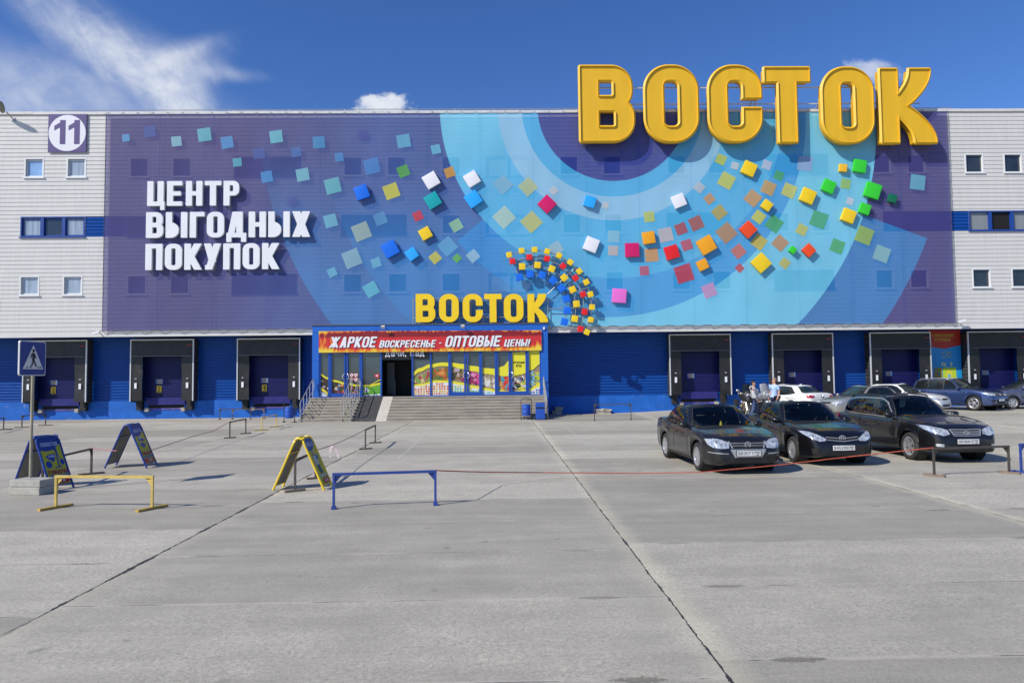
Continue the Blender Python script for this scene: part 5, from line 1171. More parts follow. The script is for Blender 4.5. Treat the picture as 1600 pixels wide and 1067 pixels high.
barrier((363, 654.8), (412.5, 654.2), .56, M_FOOT, M_FOOT, 'light brown barrier overlapping the rusty one below dock 1', R(90), .3); barrier((929, 657), (986, 656.3), .80, M_BR, M_BR, 'thin dark iron barrier by the wall to the left of the first sedan', R(90), .18, True, .04)
b13 = barrier((1460, 744), (1577, 739.5), .60, M_BR, M_FOOT, 'dark steel barrier in front of the black estate car', R(-62), .42); barrier((1596, 738.5), (1710, 735), .63, M_BB, M_BB, 'blue barrier beyond the dark steel one, cut by the picture edge', R(-70), .4)
# ropes and tapes
def rope(pts, r, m, name, lab, cat, sag=None):
    P = [Vector(p) for p in pts]; Q = []
    for i in range(len(P)-1):
        n = 10
        for k in range(n): Q.append(P[i].lerp(P[i+1], k/n))
    Q.append(P[-1])
    if sag: Q = [q-Vector((0, 0, sag*4*(i/(len(Q)-1))*(1-i/(len(Q)-1)))) for i, q in enumerate(Q)]
    Q = [q+Vector((random.uniform(-1, 1)*r*.5, random.uniform(-1, 1)*r*.5, 0)) for q in Q]
    mb = MB(); mb.tube(Q, r, 5); o = mb.build(name, m, smooth=True); tag(o, lab, cat); return o
M_OR = mat('orange_rope', (.40, .075, .04, 1), .7, 0, .3, 30); M_PK = mat('faded_red_tape', (.45, .16, .17, 1), .7, 0, .3, 20); M_PK2 = mat('faded_white_tape', (.60, .50, .50, 1), .7, 0, .2, 10)
rope([b2_[1], b2_[1]+Vector((.10, .05, -.02)), G(760, 737.5, .30), G(850, 738, .14), G(1000, 739.5, .06), G(1095, 737.5, .10), G(1210, 727, .22), G(1330, 713, .40), b13[0]], .011, M_OR, 'barrier_rope', 'long sagging orange rope running past the black cars between two barriers', 'rope')
rope([b7[0], b6[1]], .010, M_PK, 'barrier_tape', 'thin faded pink tape stretched from the yellow board to the end-on barrier', 'tape', .05)
rope([b8[0], G(334, 673, .45), G(305, 680.5, .45), G(228, 706, .4)], .010, M_PK, 'barrier_tape', 'thin faded red tape running from a bare barrier to the blue advertising board', 'tape'); rope([b5[1], G(182, 704.5, .58)], .010, M_PK, 'barrier_tape', 'short red tape tied from a rusty barrier to the blue advertising board', 'tape')
q = b7[0].lerp(b6[1], .72)-Vector((0, 0, .06)); mb = MB()
for s in (-1, 1): mb.add([q, q+Vector((.06*s, 0, .02)), q+Vector((.10*s, .01, -.10)), q+Vector((.10*s+.05, .02, -.30)), q+Vector((.10*s, .02, -.30)), q+Vector((.03*s, 0, -.06))], [(0, 1, 2, 5), (5, 2, 3, 4)])
o = mb.build('tape_knot', M_PK2); tag(o, 'white ribbon knot hanging on the thin pink tape', 'ribbon')
# ================================================================== A-BOARDS
def aboard(nl, fl_, nr, fr_, H, frame, label, design):
    NL, FL, NR, FR = G(*nl), G(*fl_), G(*nr), G(*fr_); wv = ((FL-NL)+(FR-NR))/2; w = max(.5, wv.length); wv.normalize(); sp_ = NR-NL; c = (NL+NR)/2
    t_ = thing('advertising_board', label, 'A-board', tuple(c+wv*w/2), 0, 'folding advertising boards on the yard'); fm = mat('aboard_'+frame, {'blue': (.012, .045, .26, 1), 'yellow': (.78, .56, .02, 1)}[frame], .35, 0, .05)
    apex = c+Vector((0, 0, H)); half = sp_.length/2; sdir_ = sp_.normalized(); rad = .13
    M_IN = mat('grey_board_back', (.20, .19, .17, 1), .8, 0, .12, 3); M_BP = MATS.get('board_print') or attr_mat('board_print', 1, .4); MATS['board_print'] = M_BP
    def face(s):
        """local frame of one panel: u along the width (0..w), v up the slope (0..L)"""
        foot = c+sdir_*s*half; top = apex+sdir_*s*.06; up_ = (top-foot); L_ = up_.length; up_.normalize(); nrm = wv.cross(up_); nrm = nrm if nrm.dot(sdir_*s) > 0 else -nrm
        return foot, up_, nrm, L_
    for s in (-1, 1):
        foot, up_, nrm, L_ = face(s); f = lambda u, v, o_=0: foot+wv*u+up_*v+nrm*o_
        # outline with a rounded top
        out = [(0, 0), (0, L_-rad)]+[(rad-rad*math.cos(k*math.pi/12), L_-rad+rad*math.sin(k*math.pi/12)) for k in range(1, 7)]+[(w-rad+rad*math.sin(k*math.pi/12), L_-rad+rad*math.cos(k*math.pi/12)) for k in range(0, 6)]+[(w, L_-rad), (w, 0)]
        mb = MB(); mb.tube([f(*p) for p in out], .022, 8); mb.tube([f(0, .10), f(w, .10)], .014, 6); mb.tube([f(0, L_*.72, -.02), f(w, L_*.72, -.02)], .014, 6); mb.build('frame', fm, t_)
        pan = [(u, max(v, .10)) for u, v in out]
        mb = MB(); mb.loops([pan], lambda u, v: f(u, v, -.006)); mb.build('panel_back', M_IN, t_)
        if s == 1 or True:
            mb = MB(); k = {'n': 0}
            def poly(pts, col): k['n'] += 1; mb.loops([[(u*w, .10+v*(L_-.10)) for u, v in pts]], lambda u, v: f(u, v, .002+.0012*k['n']), 0, tuple(col)+(1,))
            poly([((u)/w, (v-.10)/(L_-.10)) for u, v in pan], (.46, .42, .02)); hd = .72
            if design == 'lady': hd = .74
            top = [(u/w, (v-.10)/(L_-.10)) for u, v in out if v > L_*.8]; poly([(0, hd)]+[(a_, b_) for a_, b_ in top]+[(1, hd+.12), (.8, hd+.05), (.6, hd-.01), (.3, hd-.03)], (.014, .040, .24))
            def txt(s_, u0, u1, v0, v1, col):
                k['n'] += 1; flip = wv.dot(up_.cross(nrm)) < 0
                for l in text_loops(s_, .55, .18, .16, .13, 26, box=(u0, v0, u1, v1)):
                    mb.loops([[(((1-u) if flip else u)*w, .10+v*(L_-.10)) for u, v in q] for q in l], lambda u, v: f(u, v, .002+.0012*k['n']), 0, tuple(col)+(1,))
            fx = lambda u: u
            flip = wv.dot(up_.cross(nrm)) < 0
            mir = (lambda pts: [(1-u, v) for u, v in pts]) if flip else (lambda pts: pts)
            P_ = lambda pts, col: poly(mir(pts), col)
            circ = lambda cx, cy, r, ry=None, n=14: [(cx+r*math.cos(2*math.pi*i/n), cy+(ry or r*.55)*math.sin(2*math.pi*i/n)) for i in range(n)]
            txt('ПОВОСТОК', .12, .88, hd+.07, hd+.15, (.40, .46, .62))
            blue = (.012, .045, .28)
            if design in ('barrow', 'tools'):
                P_([(.18, .58), (.34, .62), (.62, .63), (.58, .53), (.48, .46), (.36, .50)], blue) if design == 'barrow' else P_([(.2, .60), (.5, .66), (.8, .60), (.7, .56), (.45, .57)], blue)
                if design == 'tools': P_([(.3, .66), (.45, .60), (.6, .65), (.5, .69)], (.45, .47, .52)); P_([(.3, .50), (.5, .53), (.72, .49), (.68, .43), (.5, .40), (.34, .43)], blue); P_([(.18, .47), (.30, .55), (.34, .53), (.24, .44)], (.42, .42, .36))
                else:
                    P_(circ(.24, .42, .13), blue); P_(circ(.84, .45, .09, .06), blue); P_([(.63, .36), (.68, .36), (.72, .72), (.67, .72)], blue); P_([(.46, .33), (.80, .35), (.80, .37), (.46, .35)], blue); P_([(.82, .46), (.80, .47), (.68, .70), (.71, .70)], blue); P_(circ(.69, .71, .06, .03), blue); txt('ТАЧКИ', .28, .56, .56, .60, (.66, .68, .72))
                txt('ТОВАРЫ', .08, .94, .22, .30, (.38, .02, .06)); txt('ДЛЯ ДАЧИ', .12, .90, .145, .21, (.03, .16, .42)); P_([(.02, .03), (.82, .03), (.97, .075), (.82, .125), (.02, .125)], (.42, .015, .02)); txt('10 М', .42, .70, .05, .105, (.70, .68, .62))
            else:
                P_(circ(.45, .64, .12, .06), (.30, .06, .05)); P_([(.30, .62), (.55, .60), (.62, .42), (.30, .40)], (.42, .42, .46)); P_([(.58, .62), (.80, .60), (.82, .52), (.60, .52)], (.02, .10, .38)); P_([(.34, .40), (.60, .42), (.68, .24), (.40, .22)], (.035, .04, .10)); P_(circ(.43, .66, .07, .035), (.55, .33, .24))
                txt('ДЛЯ ДОМА', .18, .90, .16, .21, (.55, .60, .70)); P_([(.35, .02), (.93, .02), (.97, .10), (.90, .14), (.35, .12)], (.50, .03, .04)); txt('5 М', .48, .80, .045, .10, (.72, .66, .62))
            mb.build('printed_panel', M_BP, t_)
    for e in (0, w):
        mb = MB(); mb.tube([apex+wv*e+sdir_*(-.07)+Vector((0, 0, -.02)), apex+wv*e+Vector((0, 0, .004)), apex+wv*e+sdir_*.07+Vector((0, 0, -.02))], .022, 8)
        mb.build('hinge', fm, t_)
aboard((20, 762), (49, 756.5), (80, 767), (113, 762.5), 1.06, 'blue', 'blue framed advertising board with a wheelbarrow, leaning beside the concrete sign base', 'barrow')
aboard((163.5, 731.5), (181, 727), (229.5, 731.5), (246, 726), 1.08, 'blue', 'blue framed advertising board with garden tools standing alone beyond the rusty barrier', 'tools')
aboard((426.5, 766), (440.5, 760), (506.5, 766), (519, 760.5), 1.02, 'yellow', 'yellow framed advertising board with a woman in jeans, astride a bare barrier', 'lady')
# ================================================================== CROSSING SIGN
M_CB = mat('cast_concrete', (.36, .35, .31, 1), .9, 0, .14, 6, .5, 30, dirt=(.2, .19, .17, 1), dirt_amt=.1)
fl0, fr0, br0 = G(12.5, 773), G(61, 774), G(74, 769); ex = (fr0-fl0); ey = (br0-fr0); a_ = math.atan2(ex.y, ex.x); bw = ex.length; bd = max(.42, ey.length); cc = fl0+ex/2+Vector((-math.sin(a_), math.cos(a_), 0))*bd/2
cs = thing('crossing_sign', 'blue pedestrian crossing sign on a thin pole set in a concrete block', 'road sign', tuple(cc)); rot = Matrix.Rotation(a_, 3, 'Z')
mb = MB(); mb.box(cc+Vector((0, 0, .075)), (bw, bd, .15), rot, 0, .02); mb.box(cc+Vector((0.01, 0, .222)), (bw*.985, bd*.98, .14), rot, 0, .025); mb.build('base', M_CB, cs)
pole = G(47.5, 746, .29); 
mb = MB(); mb.tube([pole-Vector((0, 0, .05)), pole+Vector((0, 0, 2.62))], .028, 10); mb.build('pole', mat('weathered_pole', (.34, .31, .22, 1), .55, .2, .15, 5), cs)
sc_ = pole+Vector((0, -.05, 0)); zc = W(49.5, 560, sc_.y).z; nrm_a = R(84); rn = Matrix.Rotation(nrm_a, 3, 'Z'); hs = .345
def sp_(u, v, o_=0): return Vector((sc_.x, sc_.y, zc))+rn @ Vector((u, -o_, v))
def rrect(h_, r_): return [(sx*(h_-r_)+r_*math.cos(q_), sy*(h_-r_)+r_*math.sin(q_)) for sx, sy, q0 in ((1, 1, 0), (-1, 1, 90), (-1, -1, 180), (1, -1, 270)) for q_ in (R(q0), R(q0+45), R(q0+90))]
M_SB = mat('sign_blue', (.014, .032, .22, 1), .4, 0, .05); M_SW = mat('sign_white', (.60, .61, .63, 1), .4, 0, .04)
mb = MB(); mb.solid([rrect(hs, .04)], lambda u, v: sp_(u, v, .03), lambda u, v: sp_(u, v, 0)); plate = mb.build('sign_plate', M_SW, cs)
mb = MB(); mb.loops([rrect(hs-.018, .035)], lambda u, v: sp_(u, v, .034)); mb.build('blue_field', M_SB, plate)
mb = MB(); mb.loops([[(-.27, -.215), (.27, -.215), (0, .27)]], lambda u, v: sp_(u, v, .038)); mb.build('triangle', M_SW, plate)
mb = MB(); fq = lambda u, v: sp_(u, v, .042)
mb.loops([[(.005+.033*math.cos(k*.5236), .155+.036*math.sin(k*.5236)) for k in range(12)]], fq)
for P in ([(-.03, .11), (.035, .105), (.045, .03), (.035, -.04), (-.03, -.03), (-.028, .04)], [(-.03, .105), (-.075, .06), (-.07, 0), (-.05, 0), (-.05, .045), (-.02, .07)], [(.03, .10), (.07, .04), (.085, .0), (.068, -.01), (.05, .03), (.02, .06)], [(-.03, -.03), (-.02, -.08), (-.075, -.165), (-.035, -.165), (.015, -.08), (.02, -.03)], [(.0, -.03), (.035, -.04), (.065, -.095), (.10, -.165), (.060, -.165), (.028, -.10)]): mb.loops([P], fq)
for x in (-.175, -.09, .115, .175): mb.loops([[(x, -.195), (x+.04, -.195), (x+.03, -.165), (x, -.165)]], fq)
mb.build('walking_figure', M_INK, plate)
mb = MB(); mb.tube([sp_(0, -.12, -.03), sp_(0, .12, -.03)], .03, 6); mb.box(sp_(0, .15, -.012), (.2, .02, .04), rn); mb.box(sp_(0, -.15, -.012), (.2, .02, .04), rn); mb.build('bracket', M_STEEL, plate)
# ================================================================== CARS
M_TYRE = mat('tyre_rubber', (.022, .021, .020, 1), .85, 0, .2, 8, .2, 40, dirt=(.10, .095, .085, 1), dirt_amt=.2, dscale=4)
M_RIM = mat('alloy_rim', (.55, .55, .56, 1), .3, .75, .08, 8); M_RIMD = mat('dark_rim_recess', (.03, .03, .03, 1), .6)
M_CGL = mat('tinted_car_glass', (.008, .011, .012, 1), .015, 0, .1, 1.5, spec=.5); M_CGW = mat('windscreen_glass', (.016, .024, .026, 1), .015, 0, .15, 2.2, spec=.6)
M_LAMP = mat('headlight_lens', (.52, .56, .60, 1), .10, .45, .55, 16, .5, 14, coat=1.0); M_TAIL = mat('tail_light', (.42, .012, .016, 1), .12, 0, .3, 12, coat=1.0)
M_CHR = mat('chrome_trim', (.48, .48, .48, 1), .25, .6, .05); M_PLAS = mat('black_car_plastic', (.014, .014, .015, 1), .55, 0, .15, 6); M_PLATE = mat('number_plate_white', (.66, .67, .67, 1), .4, 0, .04); M_SEAM = mat('panel_gap', (.003, .003, .003, 1), .9)
M_HOLE = mat('air_intake', (.006, .006, .006, 1), .7)
def paint(name, c, dust=.0): return mat('car_paint_'+name, c+(1,), .32, .0, .05, 2.0, coat=.7, spec=.35, dirt=tuple(v*.6+.07 for v in c)+(1,) if dust else None, dirt_amt=dust, dscale=1.6)
def see_through(name, tint):
    m = bpy.data.materials.new(name); m.use_nodes = True; N = m.node_tree.nodes; L = m.node_tree.links; N.remove(N['Principled BSDF'])
    t = N.new('ShaderNodeBsdfTransparent'); g_ = N.new('ShaderNodeBsdfGlossy'); g_.inputs['Roughness'].default_value = .01; lw_ = N.new('ShaderNodeFresnel'); lw_.inputs['IOR'].default_value = 1.5
    tc = N.new('ShaderNodeTexCoord'); n = N.new('ShaderNodeTexNoise'); n.inputs['Scale'].default_value = 3; L.new(tc.outputs['Object'], n.inputs['Vector'])     # a thin uneven film of dust
    mr = N.new('ShaderNodeMapRange'); mr.inputs[3].default_value = .92; mr.inputs[4].default_value = 1.08; L.new(n.outputs[0], mr.inputs[0]); vm = N.new('ShaderNodeVectorMath'); vm.operation = 'SCALE'; vm.inputs[0].default_value = tint; L.new(mr.outputs[0], vm.inputs['Scale']); L.new(vm.outputs[0], t.inputs[0])
    mx = N.new('ShaderNodeMixShader'); L.new(lw_.outputs[0], mx.inputs[0]); L.new(t.outputs[0], mx.inputs[1]); L.new(g_.outputs[0], mx.inputs[2]); L.new(mx.outputs[0], N['Material Output'].inputs[0]); return m
M_SEEW = see_through('clear_windscreen_glass', (.72, .80, .77)); M_SEES = see_through('clear_side_glass', (.50, .55, .54)); M_SEAT = mat('dark_seat_cloth', (.045, .045, .048, 1), .9, 0, .2, 12); M_DASH = mat('dashboard_plastic', (.028, .028, .030, 1), .7, 0, .15, 9)
def pl_eval(P, t):
    d = [0]
    for a, b in zip(P, P[1:]): d.append(d[-1]+math.dist(a, b))
    s = t*d[-1]
    for i in range(len(P)-1):
        if s <= d[i+1]+1e-9:
            k = (s-d[i])/max(1e-9, d[i+1]-d[i]); return tuple(a+(b-a)*k for a, b in zip(P[i], P[i+1]))
    return P[-1]
def crom(P, n):
    """smooth curve through control points, n samples per span"""
    P = [Vector(p) for p in P]; out = []
    for i in range(len(P)-1):
        a, b, c, d = P[max(i-1, 0)], P[i], P[i+1], P[min(i+2, len(P)-1)]
        for k in range(n):
            t = k/n; out.append(.5*((2*b)+(c-a)*t+(2*a-5*b+4*c-d)*t*t+(3*b-a-3*c+d)*t**3))
    out.append(P[-1]); return out
def interp(L, x): return float(np.interp(x, [p[0] for p in L], [p[1] for p in L]))
SEDAN = dict(L=4.55, W=1.78, H=1.46, fx=1.40, rx=-1.19, R=.325,
    top=[(-2.275, .70), (-2.25, .86), (-2.20, .97), (-2.05, 1.02), (-1.75, 1.045), (-1.3, 1.02), (-.8, .945), (.6, .90), (.95, .965), (1.4, .91), (1.8, .845), (2.02, .79), (2.14, .73), (2.22, .64), (2.275, .52)],
    bot=[(-2.275, .36), (-2.15, .25), (-1.7, .20), (1.8, .19), (2.15, .20), (2.275, .26)],
    plan=[(-2.275, .76), (-2.22, .86), (-2.05, .94), (-1.6, .985), (-.8, 1), (.8, 1), (1.4, .99), (1.8, .955), (2.05, .89), (2.2, .80), (2.275, .68)],
    base=[(1.10, 0, .95), (1.04, .46, .945), (.86, .74, .93), (.64, .82, .91), (0, .845, .90), (-.85, .835, .93), (-1.42, .76, .99), (-1.80, .54, 1.03), (-1.88, 0, 1.04)],
    roof=[(.24, 0, 1.435), (.20, .36, 1.43), (.09, .565, 1.405), (-.02, .61, 1.40), (-.35, .635, 1.405), (-.80, .615, 1.395), (-1.04, .565, 1.375), (-1.16, .38, 1.385), (-1.19, 0, 1.395)],
    wind=([(-.74, .965), (-.37, .99), (0, .998), (.37, .99), (.74, .965)], [(-.545, 1.365), (-.27, 1.398), (0, 1.404), (.27, 1.398), (.545, 1.365)]),
    rear=([(-.62, 1.05), (0, 1.075), (.62, 1.05)], [(-.46, 1.335), (0, 1.365), (.46, 1.335)]),
    side=[([(-.24, .945), (.30, .935), (.66, .94)], [(-.22, 1.355), (-.02, 1.345), (.20, 1.27)]), ([(-1.05, .975), (-.7, .955), (-.31, .948)], [(-.96, 1.325), (-.6, 1.355), (-.29, 1.358)]), ([(-1.34, 1.03), (-1.2, 1.0), (-1.10, .985)], [(-1.06, 1.28), (-1.04, 1.30), (-1.01, 1.315)])],
    doors=[([(-.27, .32), (.2, .31), (.84, .32)], [(-.27, .90), (.2, .89), (.74, .885)], -.10), ([(-.86, .52), (-.78, .36), (-.31, .32)], [(-1.16, .935), (-.8, .915), (-.31, .90)], -.92)])
WAGON = dict(L=4.78, W=1.82, H=1.60, fx=1.46, rx=-1.28, R=.345,
    top=[(-2.39, .72), (-2.37, .92), (-2.32, 1.00), (-2.1, 1.03), (-1.3, 1.02), (-.8, 1.0), (.6, .99), (.98, 1.06), (1.4, 1.01), (1.85, .945), (2.10, .89), (2.25, .82), (2.34, .72), (2.39, .58)],
    bot=[(-2.39, .42), (-2.25, .32), (-1.7, .25), (1.8, .24), (2.25, .25), (2.39, .32)],
    plan=[(-2.39, .84), (-2.33, .91), (-2.15, .955), (-1.6, .99), (-.8, 1), (.8, 1), (1.45, .99), (1.85, .955), (2.12, .90), (2.3, .81), (2.39, .70)],
    base=[(1.08, 0, 1.04), (1.02, .42, 1.035), (.82, .72, 1.02), (.60, .80, 1.0), (0, .825, .99), (-.9, .82, 1.0), (-1.95, .78, 1.02), (-2.24, .56, 1.02), (-2.30, 0, 1.02)],
    roof=[(.20, 0, 1.555), (.16, .36, 1.55), (.05, .56, 1.525), (-.08, .60, 1.52), (-.45, .625, 1.53), (-1.1, .62, 1.53), (-1.82, .58, 1.50), (-2.0, .40, 1.50), (-2.05, 0, 1.51)],
    wind=([(-.72, 1.06), (-.35, 1.085), (0, 1.09), (.35, 1.085), (.72, 1.06)], [(-.53, 1.48), (-.25, 1.515), (0, 1.52), (.25, 1.515), (.53, 1.48)]),
    rear=([(-.66, 1.09), (0, 1.09), (.66, 1.09)], [(-.52, 1.43), (0, 1.46), (.52, 1.43)]),
    side=[([(-.20, 1.035), (.30, 1.025), (.66, 1.03)], [(-.18, 1.475), (-.05, 1.47), (.20, 1.38)]), ([(-1.08, 1.045), (-.6, 1.04), (-.27, 1.037)], [(-1.04, 1.478), (-.6, 1.482), (-.25, 1.478)]), ([(-1.93, 1.10), (-1.6, 1.06), (-1.15, 1.048)], [(-1.80, 1.40), (-1.5, 1.455), (-1.11, 1.475)])],
    doors=[([(-.24, .36), (.2, .35), (.86, .36)], [(-.24, .99), (.2, .98), (.76, .98)], -.08), ([(-.98, .60), (-.85, .42), (-.28, .36)], [(-1.14, 1.0), (-.8, .995), (-.28, .99)], -.92)])
SUV = dict(WAGON); SUV.update(L=4.43, W=1.81, H=1.70, fx=1.33, rx=-1.27, R=.36)
def rex(spec, x_old, x_new):
    k = x_new/x_old; s = dict(spec)
    for key in ('top', 'bot', 'plan'): s[key] = [(p[0]*k, *p[1:]) for p in spec[key]]
    for key in ('base', 'roof'): s[key] = [(p[0]*k, *p[1:]) for p in spec[key]]
    s['side'] = [([(a*k, b) for a, b in lo], [(a*k, b) for a, b in hi]) for lo, hi in spec['side']]; s['doors'] = [([(a*k, b) for a, b in lo], [(a*k, b) for a, b in hi], h*k) for lo, hi, h in spec['doors']]
    return s
SUV = rex(SUV, 4.78, 4.43)
VAN = rex(WAGON, 4.78, 4.6); VAN.update(L=4.6, H=1.70, fx=1.42, rx=-1.32, R=.32)
VAN['base'] = [(1.62, 0, 1.0), (1.55, .42, .995), (1.30, .72, .99), (1.05, .80, .985), (.2, .825, .985), (-.9, .82, 1.0), (-1.9, .78, 1.02), (-2.16, .56, 1.02), (-2.2, 0, 1.02)]
VAN['wind'] = ([(-.70, 1.06), (0, 1.09), (.70, 1.06)], [(-.53, 1.48), (0, 1.52), (.53, 1.48)])
VAN['side'] = [([(-.10, 1.035), (.40, 1.025), (.95, 1.03)], [(-.08, 1.475), (.0, 1.47), (.36, 1.36)]), ([(-1.0, 1.045), (-.6, 1.04), (-.17, 1.037)], [(-.96, 1.478), (-.6, 1.482), (-.15, 1.478)]), ([(-1.85, 1.08), (-1.5, 1.06), (-1.07, 1.048)], [(-1.76, 1.41), (-1.4, 1.455), (-1.03, 1.475)])]
VAN['doors'] = [([(-.12, .34), (.3, .33), (.92, .34)], [(-.12, .98), (.3, .975), (1.0, .98)], .02), ([(-.98, .58), (-.85, .42), (-.16, .34)], [(-1.06, 1.0), (-.8, .995), (-.16, .985)], -.85)]
_WHEEL = {}
def wheel_parts(R_, spokes, style):
    key = (R_, spokes, style)
    if key in _WHEEL: return _WHEEL[key]
    w = .205; r = R_*.665 if style != 'hub' else R_*.64; t = MB(); t.lathe([(r-.01, -w/2+.02), (r+.03, -w/2), (R_-.03, -w/2+.008), (R_-.008, -w/2+.035), (R_, -w/2+.07), (R_, w/2-.07), (R_-.008, w/2-.035), (R_-.03, w/2-.008), (r+.03, w/2), (r-.01, w/2-.02)], 'Y', 36)
    tm = t.build('wheel', M_TYRE, smooth=True, local=True)
    m = MB(); y = w/2-.012                                   # outer face towards +y
    m.lathe([(r+.004, y), (r-.012, y+.006), (r-.03, y-.006), (r-.045, y-.06)], 'Y', 36, mi=0)
    m.lathe([(r-.046, y-.062), (.0, y-.08)], 'Y', 36, mi=1)
    m.lathe([(.062, y-.06), (.062, y-.012), (.045, y-.004), (0, y-.002)], 'Y', 18)
    for k in range(spokes):
        a = 2*math.pi*k/spokes; wd0, wd1 = ((.030, .052) if spokes <= 6 else (.016, .022)) if style != 'hub' else (.05, .075)
        rot = Matrix.Rotation(-a, 3, 'Y'); rr_ = r-.02; P = [Vector((.04, y-.010, -wd0)), Vector((.04, y-.010, wd0)), Vector((rr_, y-.012, wd1)), Vector((rr_, y-.012, -wd1)), Vector((.04, y-.06, -wd0)), Vector((.04, y-.06, wd0)), Vector((rr_, y-.045, wd1)), Vector((rr_, y-.045, -wd1))]
        m.add([rot @ p for p in P], [(0, 1, 2, 3), (0, 4, 5, 1), (2, 6, 7, 3), (1, 5, 6, 2), (0, 3, 7, 4)])
    rm = m.build('rim', [M_RIM, M_RIMD], smooth=True, local=True, merge=False)
    _WHEEL[key] = (tm.data, rm.data); bpy.data.objects.remove(tm); bpy.data.objects.remove(rm); return _WHEEL[key]
def make_car(name, label, T, loc, rz, pm, style, scale=(1, 1, 1), spokes=10, plate=None, wst='alloy', clear=False):
    car = thing(name, label, 'car', loc, rz, 'cars parked on the yard'); sx, sy, sz = scale; Wh = T['W']/2; Lh = T['L']/2; R_ = T['R']; Ra = R_+.055
    x_ = list(np.linspace(-Lh, -Lh+.25, 8))+list(np.linspace(-Lh+.3, Lh-.42, 64))+list(np.linspace(Lh-.38, Lh, 12))
    for ax in (T['fx'], T['rx']): x_ += [ax-Ra, ax+Ra, ax-Ra*.97, ax+Ra*.97, ax-Ra-.004, ax+Ra+.004]
    x_ = sorted(x_); V = []; NP = 0
    fr = [0, 0, .02, .09, .24, .46, .68, .85, .945, 1.0, 1.0, 1.0]; wf = [0, .80, .93, .97, .992, 1.0, .995, .98, .955, .90, .50, 0]
    for x in x_:
        zt, zb, w = interp(T['top'], x), interp(T['bot'], x), Wh*interp(T['plan'], x)
        arch = 0
        for ax in (T['fx'], T['rx']):
            d = abs(x-ax)
            if d < Ra: arch = max(arch, R_+math.sqrt(max(0, Ra*Ra-d*d)))
            if d < Ra+.12: w *= 1+.012*max(0, 1-abs(d-Ra)/.12)
        z0 = max(zb, arch); row = []; cr = .035 if x > T['base'][0][0]-.2 or x < -1 else .01
        for f_, q in zip(fr, wf):
            z = z0+(zt-z0)*f_; extra = cr*(1-(q/.9)**2) if f_ == 1.0 and q < .9 else 0
            y = w*q
            if f_ == .02 and arch > zb: y = w*.985
            if q == .80 and arch > zb: y = w*.72
            row.append((x, y, z+extra))
        V.append(row); NP = len(row)
    mb = MB()
    for s in (1, -1):
        vs = [(p[0], p[1]*s, p[2]) for row in V for p in row]; mb.add(vs, [(i*NP+k, i*NP+k+1, (i+1)*NP+k+1, (i+1)*NP+k) for i in range(len(V)-1) for k in range(NP-1) if not (clear and k >= 9 and T['base'][-1][0]+.45 < x_[i] < T['base'][3][0]+.12)])
        for row in (V[0], V[-1]): mb.add([(p[0], p[1]*s, p[2]) for p in row], [tuple(range(NP))])
    B, Rf = crom(T['base'], 9 if clear else 5), crom(T['roof'], 9 if clear else 5); n = len(B); rows = []; nr_ = 20 if clear else 7
    for k in range(nr_+1):
        t = k/nr_; bul = math.sin(t*math.pi)*.028
        rows.append([b.lerp(r, t)+Vector((0, 1 if b.y > .05 else 0, 0))*bul*min(1, b.y/.6)+Vector((bul*.8*(1 if b.x > 0 else -1)*(1-min(1, b.y/.7)), 0, 0))+Vector((0, 0, -.10*(1-t)**3)) for b, r in zip(B, Rf)])
    for k in range(1, 6):
        t = k/5; rows.append([Vector((r.x*(1-.05*t), r.y*(1-t), r.z+.028*(1-(1-t)**2)*(1 if 0 < i < n-1 else .4))) for i, r in enumerate(Rf)])
    m = len(rows)
    for s in (1, -1): mb.add([(p.x, p.y*s, p.z) for row in rows for p in row], [(i*n+k, i*n+k+1, (i+1)*n+k+1, (i+1)*n+k) for i in range(m-1) for k in range(n-1)])
    bvh = BVHTree.FromPolygons([Vector(v) for v in mb.v], mb.f)
    closed = lambda w_: [tuple(p) for p in w_[0]]+[tuple(p) for p in reversed(w_[1])]
    polys = {'front': [closed(T['wind'])], 'rear': [closed(T['rear'])], 'side': [closed(w_) for w_ in T['side']]}
    if clear:                                                     # open the shell behind the panes
        keep = []
        for i, f_ in enumerate(mb.f):
            c_ = sum((Vector(mb.v[q]) for q in f_), Vector())/len(f_)
            if c_.z > T['base'][4][2]-.02:
                a, b, c = (Vector(mb.v[q]) for q in f_[:3]); nn = (b-a).cross(c-a); nn = nn.normalized() if nn.length > 1e-12 else Vector((0, 0, 1))
                if abs(nn.y) > .6 and any(in_loop((c_.x, c_.z), q) for q in polys['side']): continue
                if abs(nn.y) <= .75 and c_.x > .0 and abs(nn.x) > .25 and in_loop((c_.y, c_.z), polys['front'][0]): continue
                if abs(nn.y) <= .75 and c_.x < -.6 and abs(nn.x) > .25 and in_loop((c_.y, c_.z), polys['rear'][0]): continue
            keep.append(i)
        mb.f = [mb.f[i] for i in keep]; mb.m = [mb.m[i] for i in keep]; mb.c = [mb.c[i] for i in keep]
    def put(o_mb, nm, m_, par=None, **k):
        o_mb.v = [(v[0]*sx, v[1]*sy, v[2]*sz) for v in o_mb.v]; o = o_mb.build(nm, m_, par or car, local=True, **k); return o
    body = put(mb, 'body', [pm], smooth=True, sharp=38)
    def hit(proj, a, b):
        o, d = {'front': (Vector((9, a, b)), Vector((-1, 0, 0))), 'rear': (Vector((-9, a, b)), Vector((1, 0, 0))), 'right': (Vector((a, -9, b)), Vector((0, 1, 0))), 'left': (Vector((a, 9, b)), Vector((0, -1, 0))), 'top': (Vector((a, b, 9)), Vector((0, 0, -1)))}[proj]
        p, nn, _, _ = bvh.ray_cast(o, d)
        if p is None: return None
        if nn.dot(d) > 0: nn = -nn
        return p, nn
